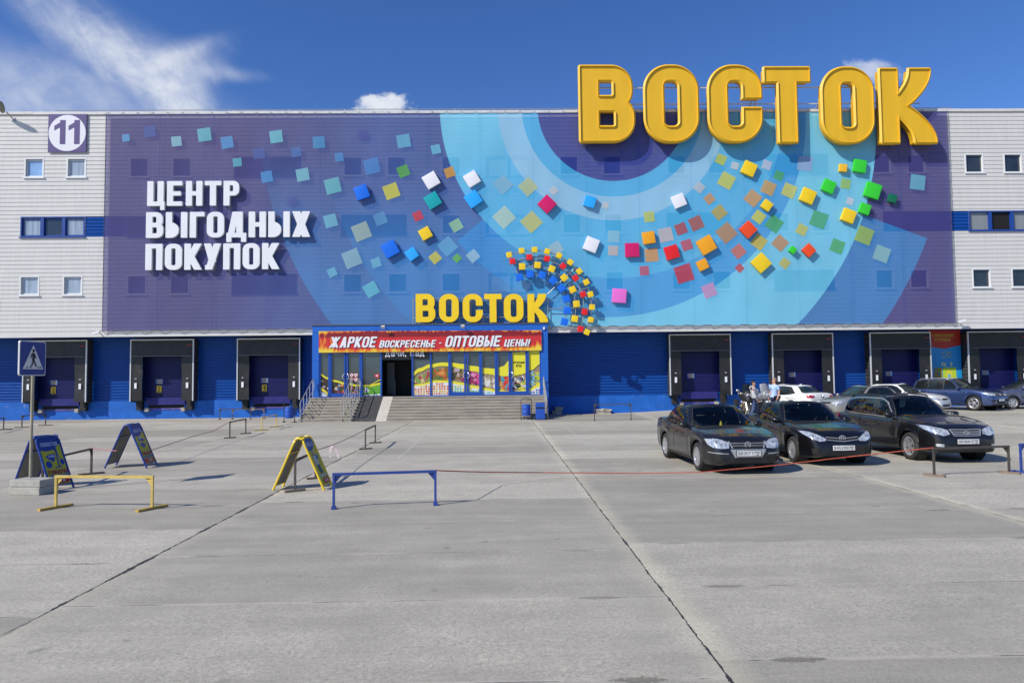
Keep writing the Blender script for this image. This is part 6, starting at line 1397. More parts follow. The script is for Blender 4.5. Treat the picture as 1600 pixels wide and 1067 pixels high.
    def decal(nm, m_, proj, lo, hi, off=.006, par=None, nu=14, nv=6, mb_=None, cut=()):
        D = mb_ or MB(); P = []; PP = []
        if cut and clear: nu, nv = 60, 24
        for j in range(nv+1):
            for i in range(nu+1):
                a, b = pl_eval(lo, i/nu), pl_eval(hi, i/nu); t = j/nv; PP.append((a[0]+(b[0]-a[0])*t, a[1]+(b[1]-a[1])*t)); h_ = hit(proj, *PP[-1]); P.append(h_[0]+h_[1]*off if h_ else None)
        idx = {}; vs = []
        for q, p in enumerate(P):
            if p is not None: idx[q] = len(vs); vs.append(p)
        fs = []
        for j in range(nv):
            for i in range(nu):
                q = [j*(nu+1)+i, j*(nu+1)+i+1, (j+1)*(nu+1)+i+1, (j+1)*(nu+1)+i]
                if cut and clear and any(in_loop((sum(PP[k][0] for k in q)/4, sum(PP[k][1] for k in q)/4), c_) for c_ in cut): continue
                if all(k in idx for k in q):
                    pts = [P[k] for k in q]
                    if max((pts[k]-pts[k-1]).length for k in range(4)) < .45: fs.append([idx[k] for k in q])
        D.add(vs, fs)
        return None if mb_ else put(D, nm, m_, par, smooth=True)
    my = lambda L: [(-a, b) for a, b in L]
    rect = lambda y0, y1, z0, z1: ([(y0, z0), (y1, z0)], [(y0, z1), (y1, z1)])
    gw, gs = (M_SEEW, M_SEES) if clear else (M_CGW, M_CGL)
    decal('windscreen', gw, 'front', *T['wind']); decal('windscreen_surround', M_PLAS, 'front', [(a*1.03, b-.022) for a, b in T['wind'][0]], [(a*1.02, b+.012) for a, b in T['wind'][1]], .003, cut=polys['front']); decal('rear_window', gs, 'rear', *T['rear'])
    for side in ('right', 'left'):
        for lo, hi in T['side']: decal('side_window', gs, side, lo, hi, .007)
        allb = [T['side'][2][0][0], T['side'][0][0][-1]]; 
        D = MB(); lo = [p for s_ in (2, 1, 0) for p in T['side'][s_][0]]; hi = [p for s_ in (2, 1, 0) for p in T['side'][s_][1]]
        decal(None, None, side, [(a+(-.02 if i == 0 else .03 if i == len(lo)-1 else 0), b-.018) for i, (a, b) in enumerate(lo)], [(a+(-.01 if i == 0 else .02 if i == len(hi)-1 else 0), b+.018) for i, (a, b) in enumerate(hi)], .0035, None, 26, 6, D, polys['side']); put(D, 'window_trim', M_PLAS if style != 'wagon' else M_CHR, smooth=True)
        if style == 'wagon':
            D = MB(); decal(None, None, side, lo, hi, .0052, None, 26, 6, D, polys['side']); put(D, 'window_pillars', M_PLAS, smooth=True)
        for (lo, hi, hx) in T['doors']:
            D = MB(); decal(None, None, side, [(lo[0][0]-.008, lo[0][1])]+[(a, b-.008) for a, b in lo]+[(lo[-1][0]+.008, lo[-1][1])], [(hi[0][0]-.008, hi[0][1])]+list(hi)+[(hi[-1][0]+.008, hi[-1][1])], .0015, None, 16, 8, D); 
            do = decal('door', pm, side, lo, hi, .004, None, 16, 8); put(D, 'door_gap', M_SEAM, do, smooth=True)
            s = -1 if side == 'right' else 1; q = hit(side, hx, hi[1][1]-.10)
            if q: H = MB(); c_ = q[0]+q[1]*.022; H.box(c_, (.19, .028, .030), None, 0, .010); put(H, 'handle', pm if style != 'jetta' else M_PLAS, do, smooth=True)
        s = -1 if side == 'right' else 1; mx_ = T['side'][0][0][-1][0]-.06; mz = T['side'][0][0][-1][1]+.055; q = hit(side, mx_, mz)
        if q:
            mm = MB(); c_ = Vector((mx_+.03, s*(abs(q[0].y)+.155), mz)); mm.ell(c_, (.075, .115, .075), 16, 10, Matrix.Rotation(s*R(12), 3, 'Z')); mm.beam(Vector((mx_+.02, s*(abs(q[0].y)-.02), mz-.045)), c_+Vector((0, 0, -.035)), .05, .03); put(mm, 'wing_mirror', pm, smooth=True)
        decal('sill_trim', M_PLAS, side, [(T['rx']+Ra+.02, interp(T['bot'], 0)+.015), (T['fx']-Ra-.02, interp(T['bot'], 0)+.015)], [(T['rx']+Ra+.02, interp(T['bot'], 0)+.085), (T['fx']-Ra-.02, interp(T['bot'], 0)+.085)], .005, None, 20, 2)
    if clear:
        zb_ = T['base'][4][2]; xd = T['base'][3][0]; e = MB(); e.b2(T['rx']-.1, xd+.30, -.70, .70, .30, .34); e.b2(T['rx']-.75, T['rx']+.15, -.62, .62, .55, zb_-.06); put(e, 'cabin_floor', M_DASH)
        e = MB(); e.box((xd+.22, 0, zb_-.09), (.62, 1.42, .16), None, 0, .05); e.box((xd-.02, .36, zb_-.02), (.22, .36, .10), None, 0, .04); da = put(e, 'dashboard', M_DASH, smooth=True)
        e = MB(); cw = Vector((xd-.24, .36, zb_-.02)); rw = Matrix.Rotation(R(-22), 3, 'Y'); e.tube([cw+rw @ Vector((0, .185*math.cos(k*.35), .185*math.sin(k*.35))) for k in range(18)], .016, 7, closed=True); e.tube([cw+rw @ Vector((0, -.18, 0)), cw+rw @ Vector((.04, 0, 0)), cw+rw @ Vector((0, .18, 0))], .016, 6); put(e, 'steering_wheel', M_DASH, smooth=True)
        for sx_, w_ in ((.36, .46), (-.36, .46)):
            e = MB(); rs_ = Matrix.Rotation(R(-16), 3, 'Y'); e.box((-.36, sx_, zb_-.08), (.14, w_, .66), rs_, 0, .05); e.box((-.10, sx_, zb_-.38), (.50, w_, .16), None, 0, .05); e.box((-.46, sx_, zb_+.33), (.09, .25, .17), rs_, 0, .035); put(e, 'front_seat', M_SEAT, smooth=True)
        e = MB(); e.box((-1.18, 0, zb_-.10), (.16, 1.24, .58), Matrix.Rotation(R(-20), 3, 'Y'), 0, .05)
        for sx_ in (-.38, .38): e.box((-1.28, sx_, zb_+.24), (.08, .24, .15), None, 0, .03)
        put(e, 'rear_seat', M_SEAT, smooth=True)
        e = MB(); e.box((.20, 0, T['H']-.16), (.02, .20, .06), None, 0, .01); put(e, 'rear_view_mirror', M_DASH)
    # wheels, one mesh shared by four
    tm, rm = wheel_parts(R_, spokes, wst); sc = sz
    for ax in (T['fx'], T['rx']):
        for s in (-1, 1):
            wo = bpy.data.objects.new('wheel', tm); COL.objects.link(wo); wo.parent = car; wo.location = (ax*sx, s*(Wh*sy*.985-.105), R_*sc); wo.scale = (sc, 1, sc)
            ro = bpy.data.objects.new('rim', rm); COL.objects.link(ro); ro.parent = wo
            if s < 0: ro.rotation_euler = (0, 0, math.pi)
            wl = MB(); wl.lathe([(.0, 0), (Ra*.97, 0), (Ra*.97, s*.24)], 'Y', 20, (ax, s*(Wh-.30), R_)); put(wl, 'wheel_well', M_HOLE)
    zN = lambda z: z
    def front(nm, m_, lo, hi, off=.006, both=True, nu=14, nv=5):
        decal(nm, m_, 'front', lo, hi, off, None, nu, nv)
        if both: decal(nm, m_, 'front', my(lo), my(hi), off, None, nu, nv)
    def emblem(kind, y, z, r, proj='front'):
        q = hit(proj, y, z)
        if not q: return
        d = 1 if proj == 'front' else -1; c = q[0]+Vector((.022*d, 0, 0)); e = MB(); k = 20
        e.tube([c+Vector((0, r*(1.35 if kind != 'round' else 1)*math.cos(2*math.pi*i/k), r*math.sin(2*math.pi*i/k))) for i in range(k)], .008, 6, closed=True)
        if kind == 'round':
            for P in ([(-.55, .78), (-.2, -.0), (0, .35), (.2, .0), (.55, .78)], [(-.95, .2), (-.45, -.85), (0, .0), (.45, -.85), (.95, .2)]): e.tube([c+Vector((0, a*r, b*r)) for a, b in P], .007, 5)
        elif kind == 'ovals':
            e.tube([c+Vector((0, r*.45*math.cos(2*math.pi*i/k), r*.95*math.sin(2*math.pi*i/k))) for i in range(k)], .007, 5, closed=True); e.tube([c+Vector((0, r*1.0*math.cos(2*math.pi*i/k), r*.45+r*.42*math.sin(2*math.pi*i/k))) for i in range(k)], .007, 5, closed=True)
        else:
            for a, b in ((-.8, .2), (-.2, .35), (.1, -.1), (.5, .2), (.7, -.25), (.3, -.45)): e.ell(c+Vector((0, a*r, b*r)), (.006, .012, .012), 6, 4)
        put(e, 'emblem', M_CHR, smooth=True)
    def plate_at(text, y, z, proj='front', w=.52, h=.112):
        q = hit(proj, y, z); 
        if not q: return
        d = 1 if proj == 'front' else -1; x = q[0].x+.03*d; b = MB(); b.box((x-.012*d, y, z), (.02, w+.02, h+.02)); put(b, 'plate_holder', M_PLAS)
        b = MB(); b.box((x, y, z), (.008, w, h)); po_ = put(b, 'number_plate', M_PLATE)
        if text:
            t_ = MB(); main, reg = text; f = lambda u, v: (x+.006*d, y-d*(u-.5)*w*-1 if False else y+(-1 if d < 0 else 1)*(u-.5)*w, z+(v-.5)*h)
            g = lambda u, v: (x+.006*d, y+(u-.5)*w*d, z+(v-.5)*h)
            for l in text_loops(main, .58, .15, .13, .14, 30, box=(.04, .2, .70, .82)): t_.loops(l, g)
            for l in text_loops(reg, .56, .14, .12, .12, 30, box=(.76, .38, .96, .88)): t_.loops(l, g)
            t_.loops([[(.73, .06), (.745, .06), (.745, .94), (.73, .94)]], g); t_.loops([[(.80, .10), (.93, .10), (.93, .24), (.80, .24)]], g); put(t_, 'lettering', M_INK, po_)
    LW = [([(-.62, .21), (0, .20), (.62, .21)], [(-.66, .275), (0, .27), (.66, .275)])]
    if style == 'jetta':
        front('headlight', M_LAMP, [(.42, .585), (.58, .57), (.74, .60), (.80, .65)], [(.40, .70), (.56, .765), (.70, .78), (.82, .765)])
        decal('grille', M_HOLE, 'front', [(-.33, .585), (0, .575), (.33, .585)], [(-.38, .715), (0, .72), (.38, .715)], .006)
        for z in (.625, .675): decal('grille_bar', M_CHR, 'front', [(-.36, z), (.36, z)], [(-.36, z+.011), (.36, z+.011)], .012, None, 14, 1)
        decal('chrome_mouth', M_CHR, 'front', [(-.30, .38), (0, .375), (.30, .38)], [(-.40, .56), (0, .56), (.40, .56)], .0045)
        for s in (1, -1): decal('chrome_edge', M_CHR, 'front', [(s*.33, .575), (s*.365, .575)], [(s*.385, .725), (s*.415, .725)], .010, None, 2, 8)
        decal('lower_grille', M_HOLE, 'front', *rect(-.29, .29, .285, .385), .008); front('side_intake', M_HOLE, [(.42, .30), (.74, .32)], [(.42, .385), (.78, .40)]); front('chrome_strip', M_CHR, [(.44, .455), (.80, .48)], [(.44, .475), (.80, .50)], .010)
        emblem('round', 0, .655, .062); plate_at(plate, 0, .475)
    elif style == 'corolla':
        front('headlight', M_LAMP, [(.40, .60), (.55, .585), (.72, .66), (.80, .74)], [(.38, .645), (.54, .735), (.70, .80), (.84, .815)])
        decal('grille', M_HOLE, 'front', [(-.36, .615), (0, .575), (.36, .615)], [(-.37, .69), (0, .655), (.37, .69)]); 
        for a, b in ((.615, .575), (.675, .64)): decal('grille_bar', M_CHR, 'front', [(-.38, a), (0, b), (.38, a)], [(-.38, a+.014), (0, b+.016), (.38, a+.014)], .012, None, 16, 1)
        decal('lower_grille', M_HOLE, 'front', [(-.40, .26), (.40, .26)], [(-.34, .40), (.34, .40)], .006); front('fog_recess', M_HOLE, [(.52, .28), (.70, .30)], [(.56, .43), (.72, .42)]); emblem('ovals', 0, .665, .055); plate_at(plate, .0, .44)
        for z in (.30, .335): decal('grille_slat', M_PLAS, 'front', *rect(-.38, .38, z, z+.012), .012, None, 12, 1)
    elif style == 'wagon':
        front('headlight', M_LAMP, [(.40, .70), (.56, .66), (.74, .72), (.82, .80)], [(.42, .80), (.58, .845), (.74, .885), (.86, .905)])
        decal('grille', M_HOLE, 'front', [(-.30, .66), (0, .65), (.30, .66)], [(-.37, .80), (0, .81), (.37, .80)])
        for z, q in ((.655, .31), (.70, .345), (.745, .37), (.795, .37)): decal('grille_bar', M_CHR, 'front', [(-q, z), (0, z-.006), (q, z)], [(-q, z+.020), (0, z+.012), (q, z+.020)], .014, None, 16, 1)
        for s in (1, -1): decal('grille_side', M_CHR, 'front', [(s*.295, .655), (s*.325, .655)], [(s*.36, .81), (s*.395, .81)], .014, None, 2, 5)
        decal('lower_grille', M_HOLE, 'front', *rect(-.42, .42, .36, .46), .006); front('fog_light', M_LAMP, [(.58, .40), (.72, .42)], [(.57, .47), (.72, .48)], .010); emblem('stars', 0, .735, .045); plate_at(plate, 0, .53)
        decal('lower_bumper', M_PLAS, 'front', [(-.66, .27), (0, .26), (.66, .27)], [(-.70, .34), (0, .33), (.70, .34)], .006)
        for s in (-1, 1): rr_ = MB(); rr_.tube([(-1.75, s*.60, 1.50), (-1.65, s*.60, 1.56), (-.9, s*.615, 1.585), (-.15, s*.60, 1.57), (-.05, s*.59, 1.53)], .022, 8); put(rr_, 'roof_rail', M_PLAS, smooth=True)
        decal('tail_light', M_TAIL, 'right', [(-2.36, .88), (-2.14, .90)], [(-2.34, 1.0), (-2.12, 1.0)], .008); decal('tail_light', M_TAIL, 'left', [(-2.36, .88), (-2.14, .90)], [(-2.34, 1.0), (-2.12, 1.0)], .008)
    elif style == 'rear':
        for s in (1, -1): decal('tail_light', M_TAIL, 'rear', [(s*.46, .83), (s*.62, .815), (s*.80, .82)], [(s*.46, .925), (s*.62, .945), (s*.80, .95)], .008)
        emblem('round', 0, .90, .06, 'rear'); decal('boot_gap', M_SEAM, 'rear', *rect(-.58, .58, .70, .708), .004); plate_at(None, 0, .62, 'rear'); decal('rear_bumper_trim', M_PLAS, 'rear', *rect(-.5, .5, .36, .42), .006)
        fin_ = MB(); fin_.add([(-1.0, -.01, 1.42), (-.82, 0, 1.42), (-1.02, 0, 1.48), (-1.0, .01, 1.42)], [(0, 1, 2), (3, 2, 1), (0, 2, 3)]); put(fin_, 'antenna', pm)
    elif style == 'suv':
        z_ = .0; front('headlight', M_LAMP, [(.40, .72), (.60, .71), (.80, .76)], [(.40, .82), (.60, .845), (.82, .87)]); decal('grille', M_HOLE, 'front', *rect(-.38, .38, .70, .82), .006)
        for z in (.725, .785): decal('grille_bar', M_CHR, 'front', *rect(-.38, .38, z, z+.014), .012, None, 12, 1)
        decal('lower_grille', M_HOLE, 'front', [(-.36, .37), (.36, .37)], [(-.46, .55), (.46, .55)], .006); front('fog_recess', M_HOLE, [(.52, .44), (.72, .46)], [(.54, .53), (.76, .54)]); emblem('round', 0, .765, .06); plate_at(plate, 0, .52)
        decal('lower_bumper', M_PLAS, 'front', [(-.66, .27), (0, .26), (.66, .27)], [(-.70, .36), (0, .35), (.70, .36)], .005)
        for s in (-1, 1): rr_ = MB(); rr_.tube([(-1.6, s*.60, 1.50), (-1.5, s*.60, 1.55), (-.8, s*.615, 1.575), (-.15, s*.60, 1.56), (-.05, s*.59, 1.52)], .018, 8); put(rr_, 'roof_rail', M_CHR, smooth=True)
    else:
        front('headlight', M_LAMP, [(.42, .62), (.60, .60), (.80, .66)], [(.42, .72), (.60, .76), (.82, .78)]); decal('grille', M_HOLE, 'front', *rect(-.32, .32, .62, .70), .006); decal('lower_grille', M_HOLE, 'front', *rect(-.40, .40, .30, .40), .006)
        for s in (1, -1): decal('tail_light', M_TAIL, 'rear', [(s*.50, .80), (s*.80, .82)], [(s*.50, .92), (s*.80, .94)], .008)
        if style == 'van':
            for side in ('right', 'left'): decal('rub_strip', M_PLAS, side, [(T['rx']+.45, .60), (T['fx']-.42, .60)], [(T['rx']+.45, .655), (T['fx']-.42, .655)], .010, None, 16, 1)
    return car
BLACK = paint('black', (.0075, .0075, .0085), .06); BLK2 = paint('deep_black', (.0045, .0045, .0055)); BLK3 = paint('soft_black', (.0065, .0065, .0072), .05)
WHITE = paint('white', (.72, .72, .70)); SILV = mat('car_paint_silver', (.34, .33, .31, 1), .32, .55, .06, 2, coat=1.0); BLUE_ = mat('car_paint_blue', (.030, .055, .155, 1), .30, .45, .06, 2, coat=1.0); GREYB = mat('car_paint_grey_blue', (.085, .10, .17, 1), .32, .45, .06, 2, coat=1.0)
def place(T, front_right, heading, sc=(1, 1, 1)):
    """car centre from its right front wheel's contact point; heading in degrees from straight towards the viewer, positive to the right"""
    h = R(heading); f = Vector((math.sin(h), -math.cos(h), 0)); l = Vector((math.cos(h), math.sin(h), 0)); p = Vector((front_right[0], front_right[1], 0))
    c = p-f*T['fx']*sc[0]+l*(T['W']/2*sc[1]-.10); c.z = gz(c.x, c.y); return tuple(c), math.atan2(f.y, f.x)
g = G(1094, 735); loc, rz = place(SEDAN, g, 2.5)
make_car('parked_car', 'dusty black sedan with a chrome mouth grille and fine spoked wheels, nearest the entrance', SEDAN, loc, rz, BLACK, 'jetta', (1, 1, 1), 14, ('В830ТТ', '196'), clear=True)
mw_ = Matrix.Translation(loc) @ Matrix.Rotation(rz, 4, 'Z'); bt = thing('bottle', 'yellow plastic bottle standing on the dashboard of the dusty black sedan', 'bottle', tuple(mw_ @ Vector((.78, -.05, .90))))
e = MB(); o_ = mw_ @ Vector((.78, -.05, .90)); e.lathe([(0, 0), (.034, 0), (.036, .02), (.036, .12), (.014, .17), (.014, .18), (0, .18)], 'Z', 14, o_); e.build('container', mat('yellow_plastic', (.62, .50, .06, 1), .35), bt, smooth=True)
e = MB(); e.lathe([(0, .18), (.018, .18), (.018, .215), (0, .215)], 'Z', 12, o_); e.build('cap', M_PLAS, bt, smooth=True)
g = G(1242, 722.7); loc, rz = place(SEDAN, g, 0)
make_car('parked_car', 'glossy black sedan between the dusty black sedan and the black estate', SEDAN, loc, rz, BLK2, 'corolla', (1.0, .99, 1.005), 8, ('Х452ХВ', '96'), 'hub', clear=True)
g = G(1425, 718); loc, rz = place(WAGON, g, .5)
make_car('parked_car', 'black estate car with roof rails and chrome window line behind the dark steel barrier', WAGON, loc, rz, BLK3, 'wagon', (1, 1, 1), 5, ('Н096КО', '196'), clear=True)
def put_c(px, Y, dz=0): q = W(px, 620, Y); return (q.x, Y, gz(q.x, Y))
make_car('parked_car', 'white sedan seen from its rear, parked nose to the dock wall', SEDAN, put_c(1229, 36.0), math.atan2(1, -.38), WHITE, 'rear', (1.04, 1.02, 1.01), 10)
make_car('parked_car', 'old silver sedan half hidden behind the black estate', SEDAN, put_c(1347, 33.2), R(198), SILV, 'plain', (.98, .95, .97), 8, None, 'hub')
make_car('parked_car', 'white coupe behind the black estate, in front of the toy poster', SEDAN, put_c(1405, 36.4), R(-54), WHITE, 'plain', (.98, .99, .99), 10)
make_car('parked_car', 'metallic blue compact off-roader with chrome grille in front of the toy poster', SUV, put_c(1494, 37.4), R(-62), BLUE_, 'suv', (1, 1, 1.06), 5, None)
make_car('parked_car', 'blue-grey people carrier cut off by the picture edge', VAN, put_c(1612, 37.6), R(172), GREYB, 'van', (1, 1, 1.03), 6)
# ================================================================== PEOPLE
def skinned(name, bones, m, parent, sub=1, smooth=True):
    """bones: {name: (x, y, z, r)} and edges; grown into one continuous surface"""
    pts, edges = bones; ks = list(pts); me = bpy.data.meshes.new(name); me.from_pydata([pts[k][:3] for k in ks], [(ks.index(a), ks.index(b)) for a, b in edges], []); me.materials.append(m)
    o = bpy.data.objects.new(name, me); COL.objects.link(o); md = o.modifiers.new('skin', 'SKIN'); md.use_smooth_shade = True
    for i, k in enumerate(ks):
        r = pts[k][3]; r = r if isinstance(r, tuple) else (r, r); me.skin_vertices[0].data[i].radius = r; me.skin_vertices[0].data[i].use_root = (i == 0)
    sb = o.modifiers.new('sub', 'SUBSURF'); sb.levels = sub; sb.render_levels = sub
    bpy.context.view_layer.update(); dg = bpy.context.evaluated_depsgraph_get(); nm = bpy.data.meshes.new_from_object(o.evaluated_get(dg)); nm.name = name
    bpy.data.objects.remove(o); o = bpy.data.objects.new(name, nm); COL.objects.link(o)
    nm.polygons.foreach_set('use_smooth', [True]*len(nm.polygons)); o.parent = parent; return o
M_SKIN = mat('skin', (.52, .27, .19, 1), .5, 0, .06, 8); M_SKIN2 = mat('tanned_skin', (.40, .21, .14, 1), .5, 0, .06, 8)
def person(label, loc, rz, h, skin, pose, clothes, hair):
    t_ = thing('person', label, 'person', loc, rz); k = h/1.76
    P = {'pelvis': (0, 0, .95, (.15, .11)), 'waist': (0, 0, 1.08, (.14, .10)), 'chest': (.01, 0, 1.28, (.165, .115)), 'upper': (.0, 0, 1.41, (.13, .09)), 'neck': (.0, 0, 1.50, .055), 'jaw': (.025, 0, 1.57, .066), 'head': (.01, 0, 1.66, (.085, .092)), 'crown': (.0, 0, 1.735, .062), 'nose': (.105, 0, 1.625, .014)}
    E = [('pelvis', 'waist'), ('waist', 'chest'), ('chest', 'upper'), ('upper', 'neck'), ('neck', 'jaw'), ('jaw', 'head'), ('head', 'crown'), ('head', 'nose')]
    for s, n in ((1, 'l'), (-1, 'r')):
        P['hip'+n] = (0, s*.095, .90, .088); P['knee'+n] = (.02+pose.get('knee'+n, 0), s*.10, .50, .058); P['ankle'+n] = (pose.get('foot'+n, 0)-.02, s*.105, .09, .040); P['toe'+n] = (pose.get('foot'+n, 0)+.17, s*.12, .035, .034)
        sh_, el, wr = pose['sh'+n], pose['el'+n], pose['wr'+n]; P['sh'+n] = (sh_[0], sh_[1], sh_[2], .058); P['el'+n] = (*el, .043); P['wr'+n] = (*wr, .029)
        E += [('pelvis', 'hip'+n), ('hip'+n, 'knee'+n), ('knee'+n, 'ankle'+n), ('ankle'+n, 'toe'+n), ('upper', 'sh'+n), ('sh'+n, 'el'+n), ('el'+n, 'wr'+n)]
        d = (Vector(wr)-Vector(el)).normalized(); pm_ = Vector(wr)+d*.06; P['palm'+n] = (*pm_, (.036, .018)); E.append(('wr'+n, 'palm'+n)); sd = Vector((1, 0, 0))
        for q, (off, ln) in enumerate(((-.030, .062), (-.010, .075), (.010, .070), (.029, .055))):
            a = pm_+sd*off+d*.025; b = a+d*ln*.55+Vector((0, -s*.010, 0)); c = b+d*ln*.45+Vector((.0, -s*.022, 0)); P[f'f{q}{n}'] = (*a, .010); P[f'g{q}{n}'] = (*b, .009); P[f'h{q}{n}'] = (*c, .007); E += [('palm'+n, f'f{q}{n}'), (f'f{q}{n}', f'g{q}{n}'), (f'g{q}{n}', f'h{q}{n}')]
        a = Vector(wr)+d*.03+sd*.032; b = a+d*.03+sd*.022; P['t0'+n] = (*a, .011); P['t1'+n] = (*b, .009); E += [('wr'+n, 't0'+n), ('t0'+n, 't1'+n)]
    sc = lambda d: {q: (v[0]*k, v[1]*k, v[2]*k, tuple(r*k for r in v[3]) if isinstance(v[3], tuple) else v[3]*k) for q, v in d.items()}
    thin = {q: (v if q[:4] in ('neck', 'jaw', 'head', 'crow', 'nose') or q[0] in 'fghtw' and q[:3] not in ('hip', 'toe') and q != 'waist' or q[:4] == 'palm' or q[:2] == 'el' else (*v[:3], tuple(r*.72 for r in v[3]) if isinstance(v[3], tuple) else v[3]*.75)) for q, v in P.items()}
    body = skinned('body', (sc(thin), E), skin, t_, 1)
    def cloth(nm, keys, m_, grow, ext=None, edges=None):
        Q = {q: (P[q][0], P[q][1], P[q][2], tuple(r+grow for r in P[q][3]) if isinstance(P[q][3], tuple) else P[q][3]+grow) for q in keys}
        if ext: Q.update(ext)
        es = [e for e in E if e[0] in Q and e[1] in Q]+(edges or []); return skinned(nm, (sc(Q), es), m_, t_, 1)
    clothes(cloth, P, t_, k)
    hb = MB(); hb.ell((-.012*k, 0, 1.685*k), (.096*k, .090*k, .090*k), 16, 10)
    vs = [(v[0], v[1], v[2]) for v in hb.v]
    if hair == 'crop': hb.v = [(v[0]*.98-.008, v[1]*.98, max(v[2], 1.64*k if v[0] < .03*k else 1.70*k)) for v in vs]
    else: hb.v = [(v[0]-.006, v[1]*1.02, max(v[2], (1.60 if v[0] < -.02*k else 1.72)*k)) for v in vs]
    ho = hb.build('hair', mat('grey_stubble' if hair == 'crop' else 'black_hair', (.20, .14, .11, 1) if hair == 'crop' else (.012, .010, .009, 1), .7), t_, smooth=True, local=True)
    for s in (-1, 1):
        e = MB(); e.ell((.088*k, s*.034*k, 1.655*k), (.008, .013, .008), 8, 6); e.build('eye', M_INK, t_, local=True, smooth=True)
        e = MB(); e.ell((-.005*k, s*.094*k, 1.635*k), (.022*k, .010*k, .034*k), 8, 6); e.build('ear', skin, t_, local=True, smooth=True)
    e = MB(); e.ell((.094*k, 0, 1.575*k), (.006, .024*k, .007*k), 8, 6); e.build('mouth', mat('lips', (.34, .12, .10, 1), .5), t_, local=True, smooth=True)
    return t_
M_SHIRT = mat('pale_blue_shirt', (.33, .46, .72, 1), .7, 0, .08, 6, .2, 12); M_TROU = mat('navy_trousers', (.014, .018, .045, 1), .8, 0, .1, 6); M_SHOE = mat('black_shoe', (.01, .01, .01, 1), .4); M_HOOD = mat('light_grey_hoodie', (.44, .44, .45, 1), .85, 0, .12, 8, .3, 14); M_JEAN = mat('blue_jeans', (.050, .075, .16, 1), .85, 0, .25, 7, .2, 60); M_BAG = mat('black_bag', (.012, .012, .014, 1), .6, 0, .2, 6)
def guard_clothes(cloth, P, t_, k):
    arm = {'cl': (*Vector(P['shl'][:3]).lerp(Vector(P['ell'][:3]), .8), .074), 'cr': (*Vector(P['shr'][:3]).lerp(Vector(P['elr'][:3]), .8), .074)}
    cloth('shirt', ['waist', 'chest', 'upper', 'shl', 'shr'], M_SHIRT, .032, {'hem': (0, 0, .93, (.165, .125)), **arm}, [('hem', 'waist'), ('shl', 'cl'), ('shr', 'cr')])
    cloth('trousers', ['pelvis', 'hipl', 'hipr', 'kneel', 'kneer', 'anklel', 'ankler'], M_TROU, .026)
    for n in 'lr': cloth('shoe', ['ankle'+n, 'toe'+n], M_SHOE, .012)
    e = MB(); e.box((.128*k, -.07*k, 1.30*k), (.014, .09, .035)); e.build('chest_badge', M_TROU, t_, local=True)
    for s in (-1, 1): e = MB(); e.box((0, s*.155*k, 1.475*k), (.06, .10, .015)); e.build('epaulette', M_TROU, t_, local=True)
    e = MB(); e.lathe([(.172*k, .92*k), (.172*k, .955*k)], 'Z', 20); e.build('belt', M_SHOE, t_, local=True)
def man_clothes(cloth, P, t_, k):
    cloth('hoodie', ['waist', 'chest', 'upper', 'shl', 'shr', 'ell', 'elr', 'wrl', 'wrr'], M_HOOD, .048, {'hem': (0, 0, .96, (.165, .125))}, [('hem', 'waist')])
    cloth('trousers', ['pelvis', 'hipl', 'hipr', 'kneel', 'kneer', 'anklel', 'ankler'], M_JEAN, .026)
    for n in 'lr': cloth('shoe', ['ankle'+n, 'toe'+n], M_SHOE, .012)
    e = MB(); e.ell((-.10*k, 0, 1.45*k), (.075, .11, .085), 12, 8); e.build('hood', M_HOOD, t_, local=True, smooth=True)
armdn = {'shl': (0, .19, 1.43), 'ell': (-.03, .25, 1.16), 'wrl': (.06, .26, .93), 'shr': (0, -.19, 1.43), 'elr': (-.02, -.25, 1.16), 'wrr': (.08, -.25, .94)}
q = put_c(1210.5, 31.5)
person('man with cropped grey hair in a pale blue uniform shirt standing before the white sedan', q, R(200), 1.84, M_SKIN, {**armdn, 'footl': .05, 'footr': -.05}, guard_clothes, 'crop')
q = put_c(1177.5, 31.0); mpose = dict(armdn); mpose.update({'ell': (.02, .25, 1.17), 'wrl': (.12, .24, .95), 'elr': (.03, -.25, 1.17), 'wrr': (.15, -.22, .96), 'kneel': .10, 'footl': .12, 'footr': -.18, 'kneer': -.02})
man = person('young dark haired man in a light grey hoodie and jeans walking past a motorcycle', q, R(-28), 1.74, M_SKIN2, mpose, man_clothes, 'dark')
e = MB(); qv = Vector(q); e.ell(qv+Vector((-.25, -.10, .90)), (.16, .13, .19), 14, 10); e.tube([qv+Vector((-.30, -.06, 1.02)), qv+Vector((-.10, -.17, 1.30)), qv+Vector((.10, -.06, 1.50))], .018, 6)
o = e.build('shoulder_bag', M_BAG, smooth=True); tag(o, 'black shoulder bag hanging at the hip of the man in the grey hoodie', 'bag')
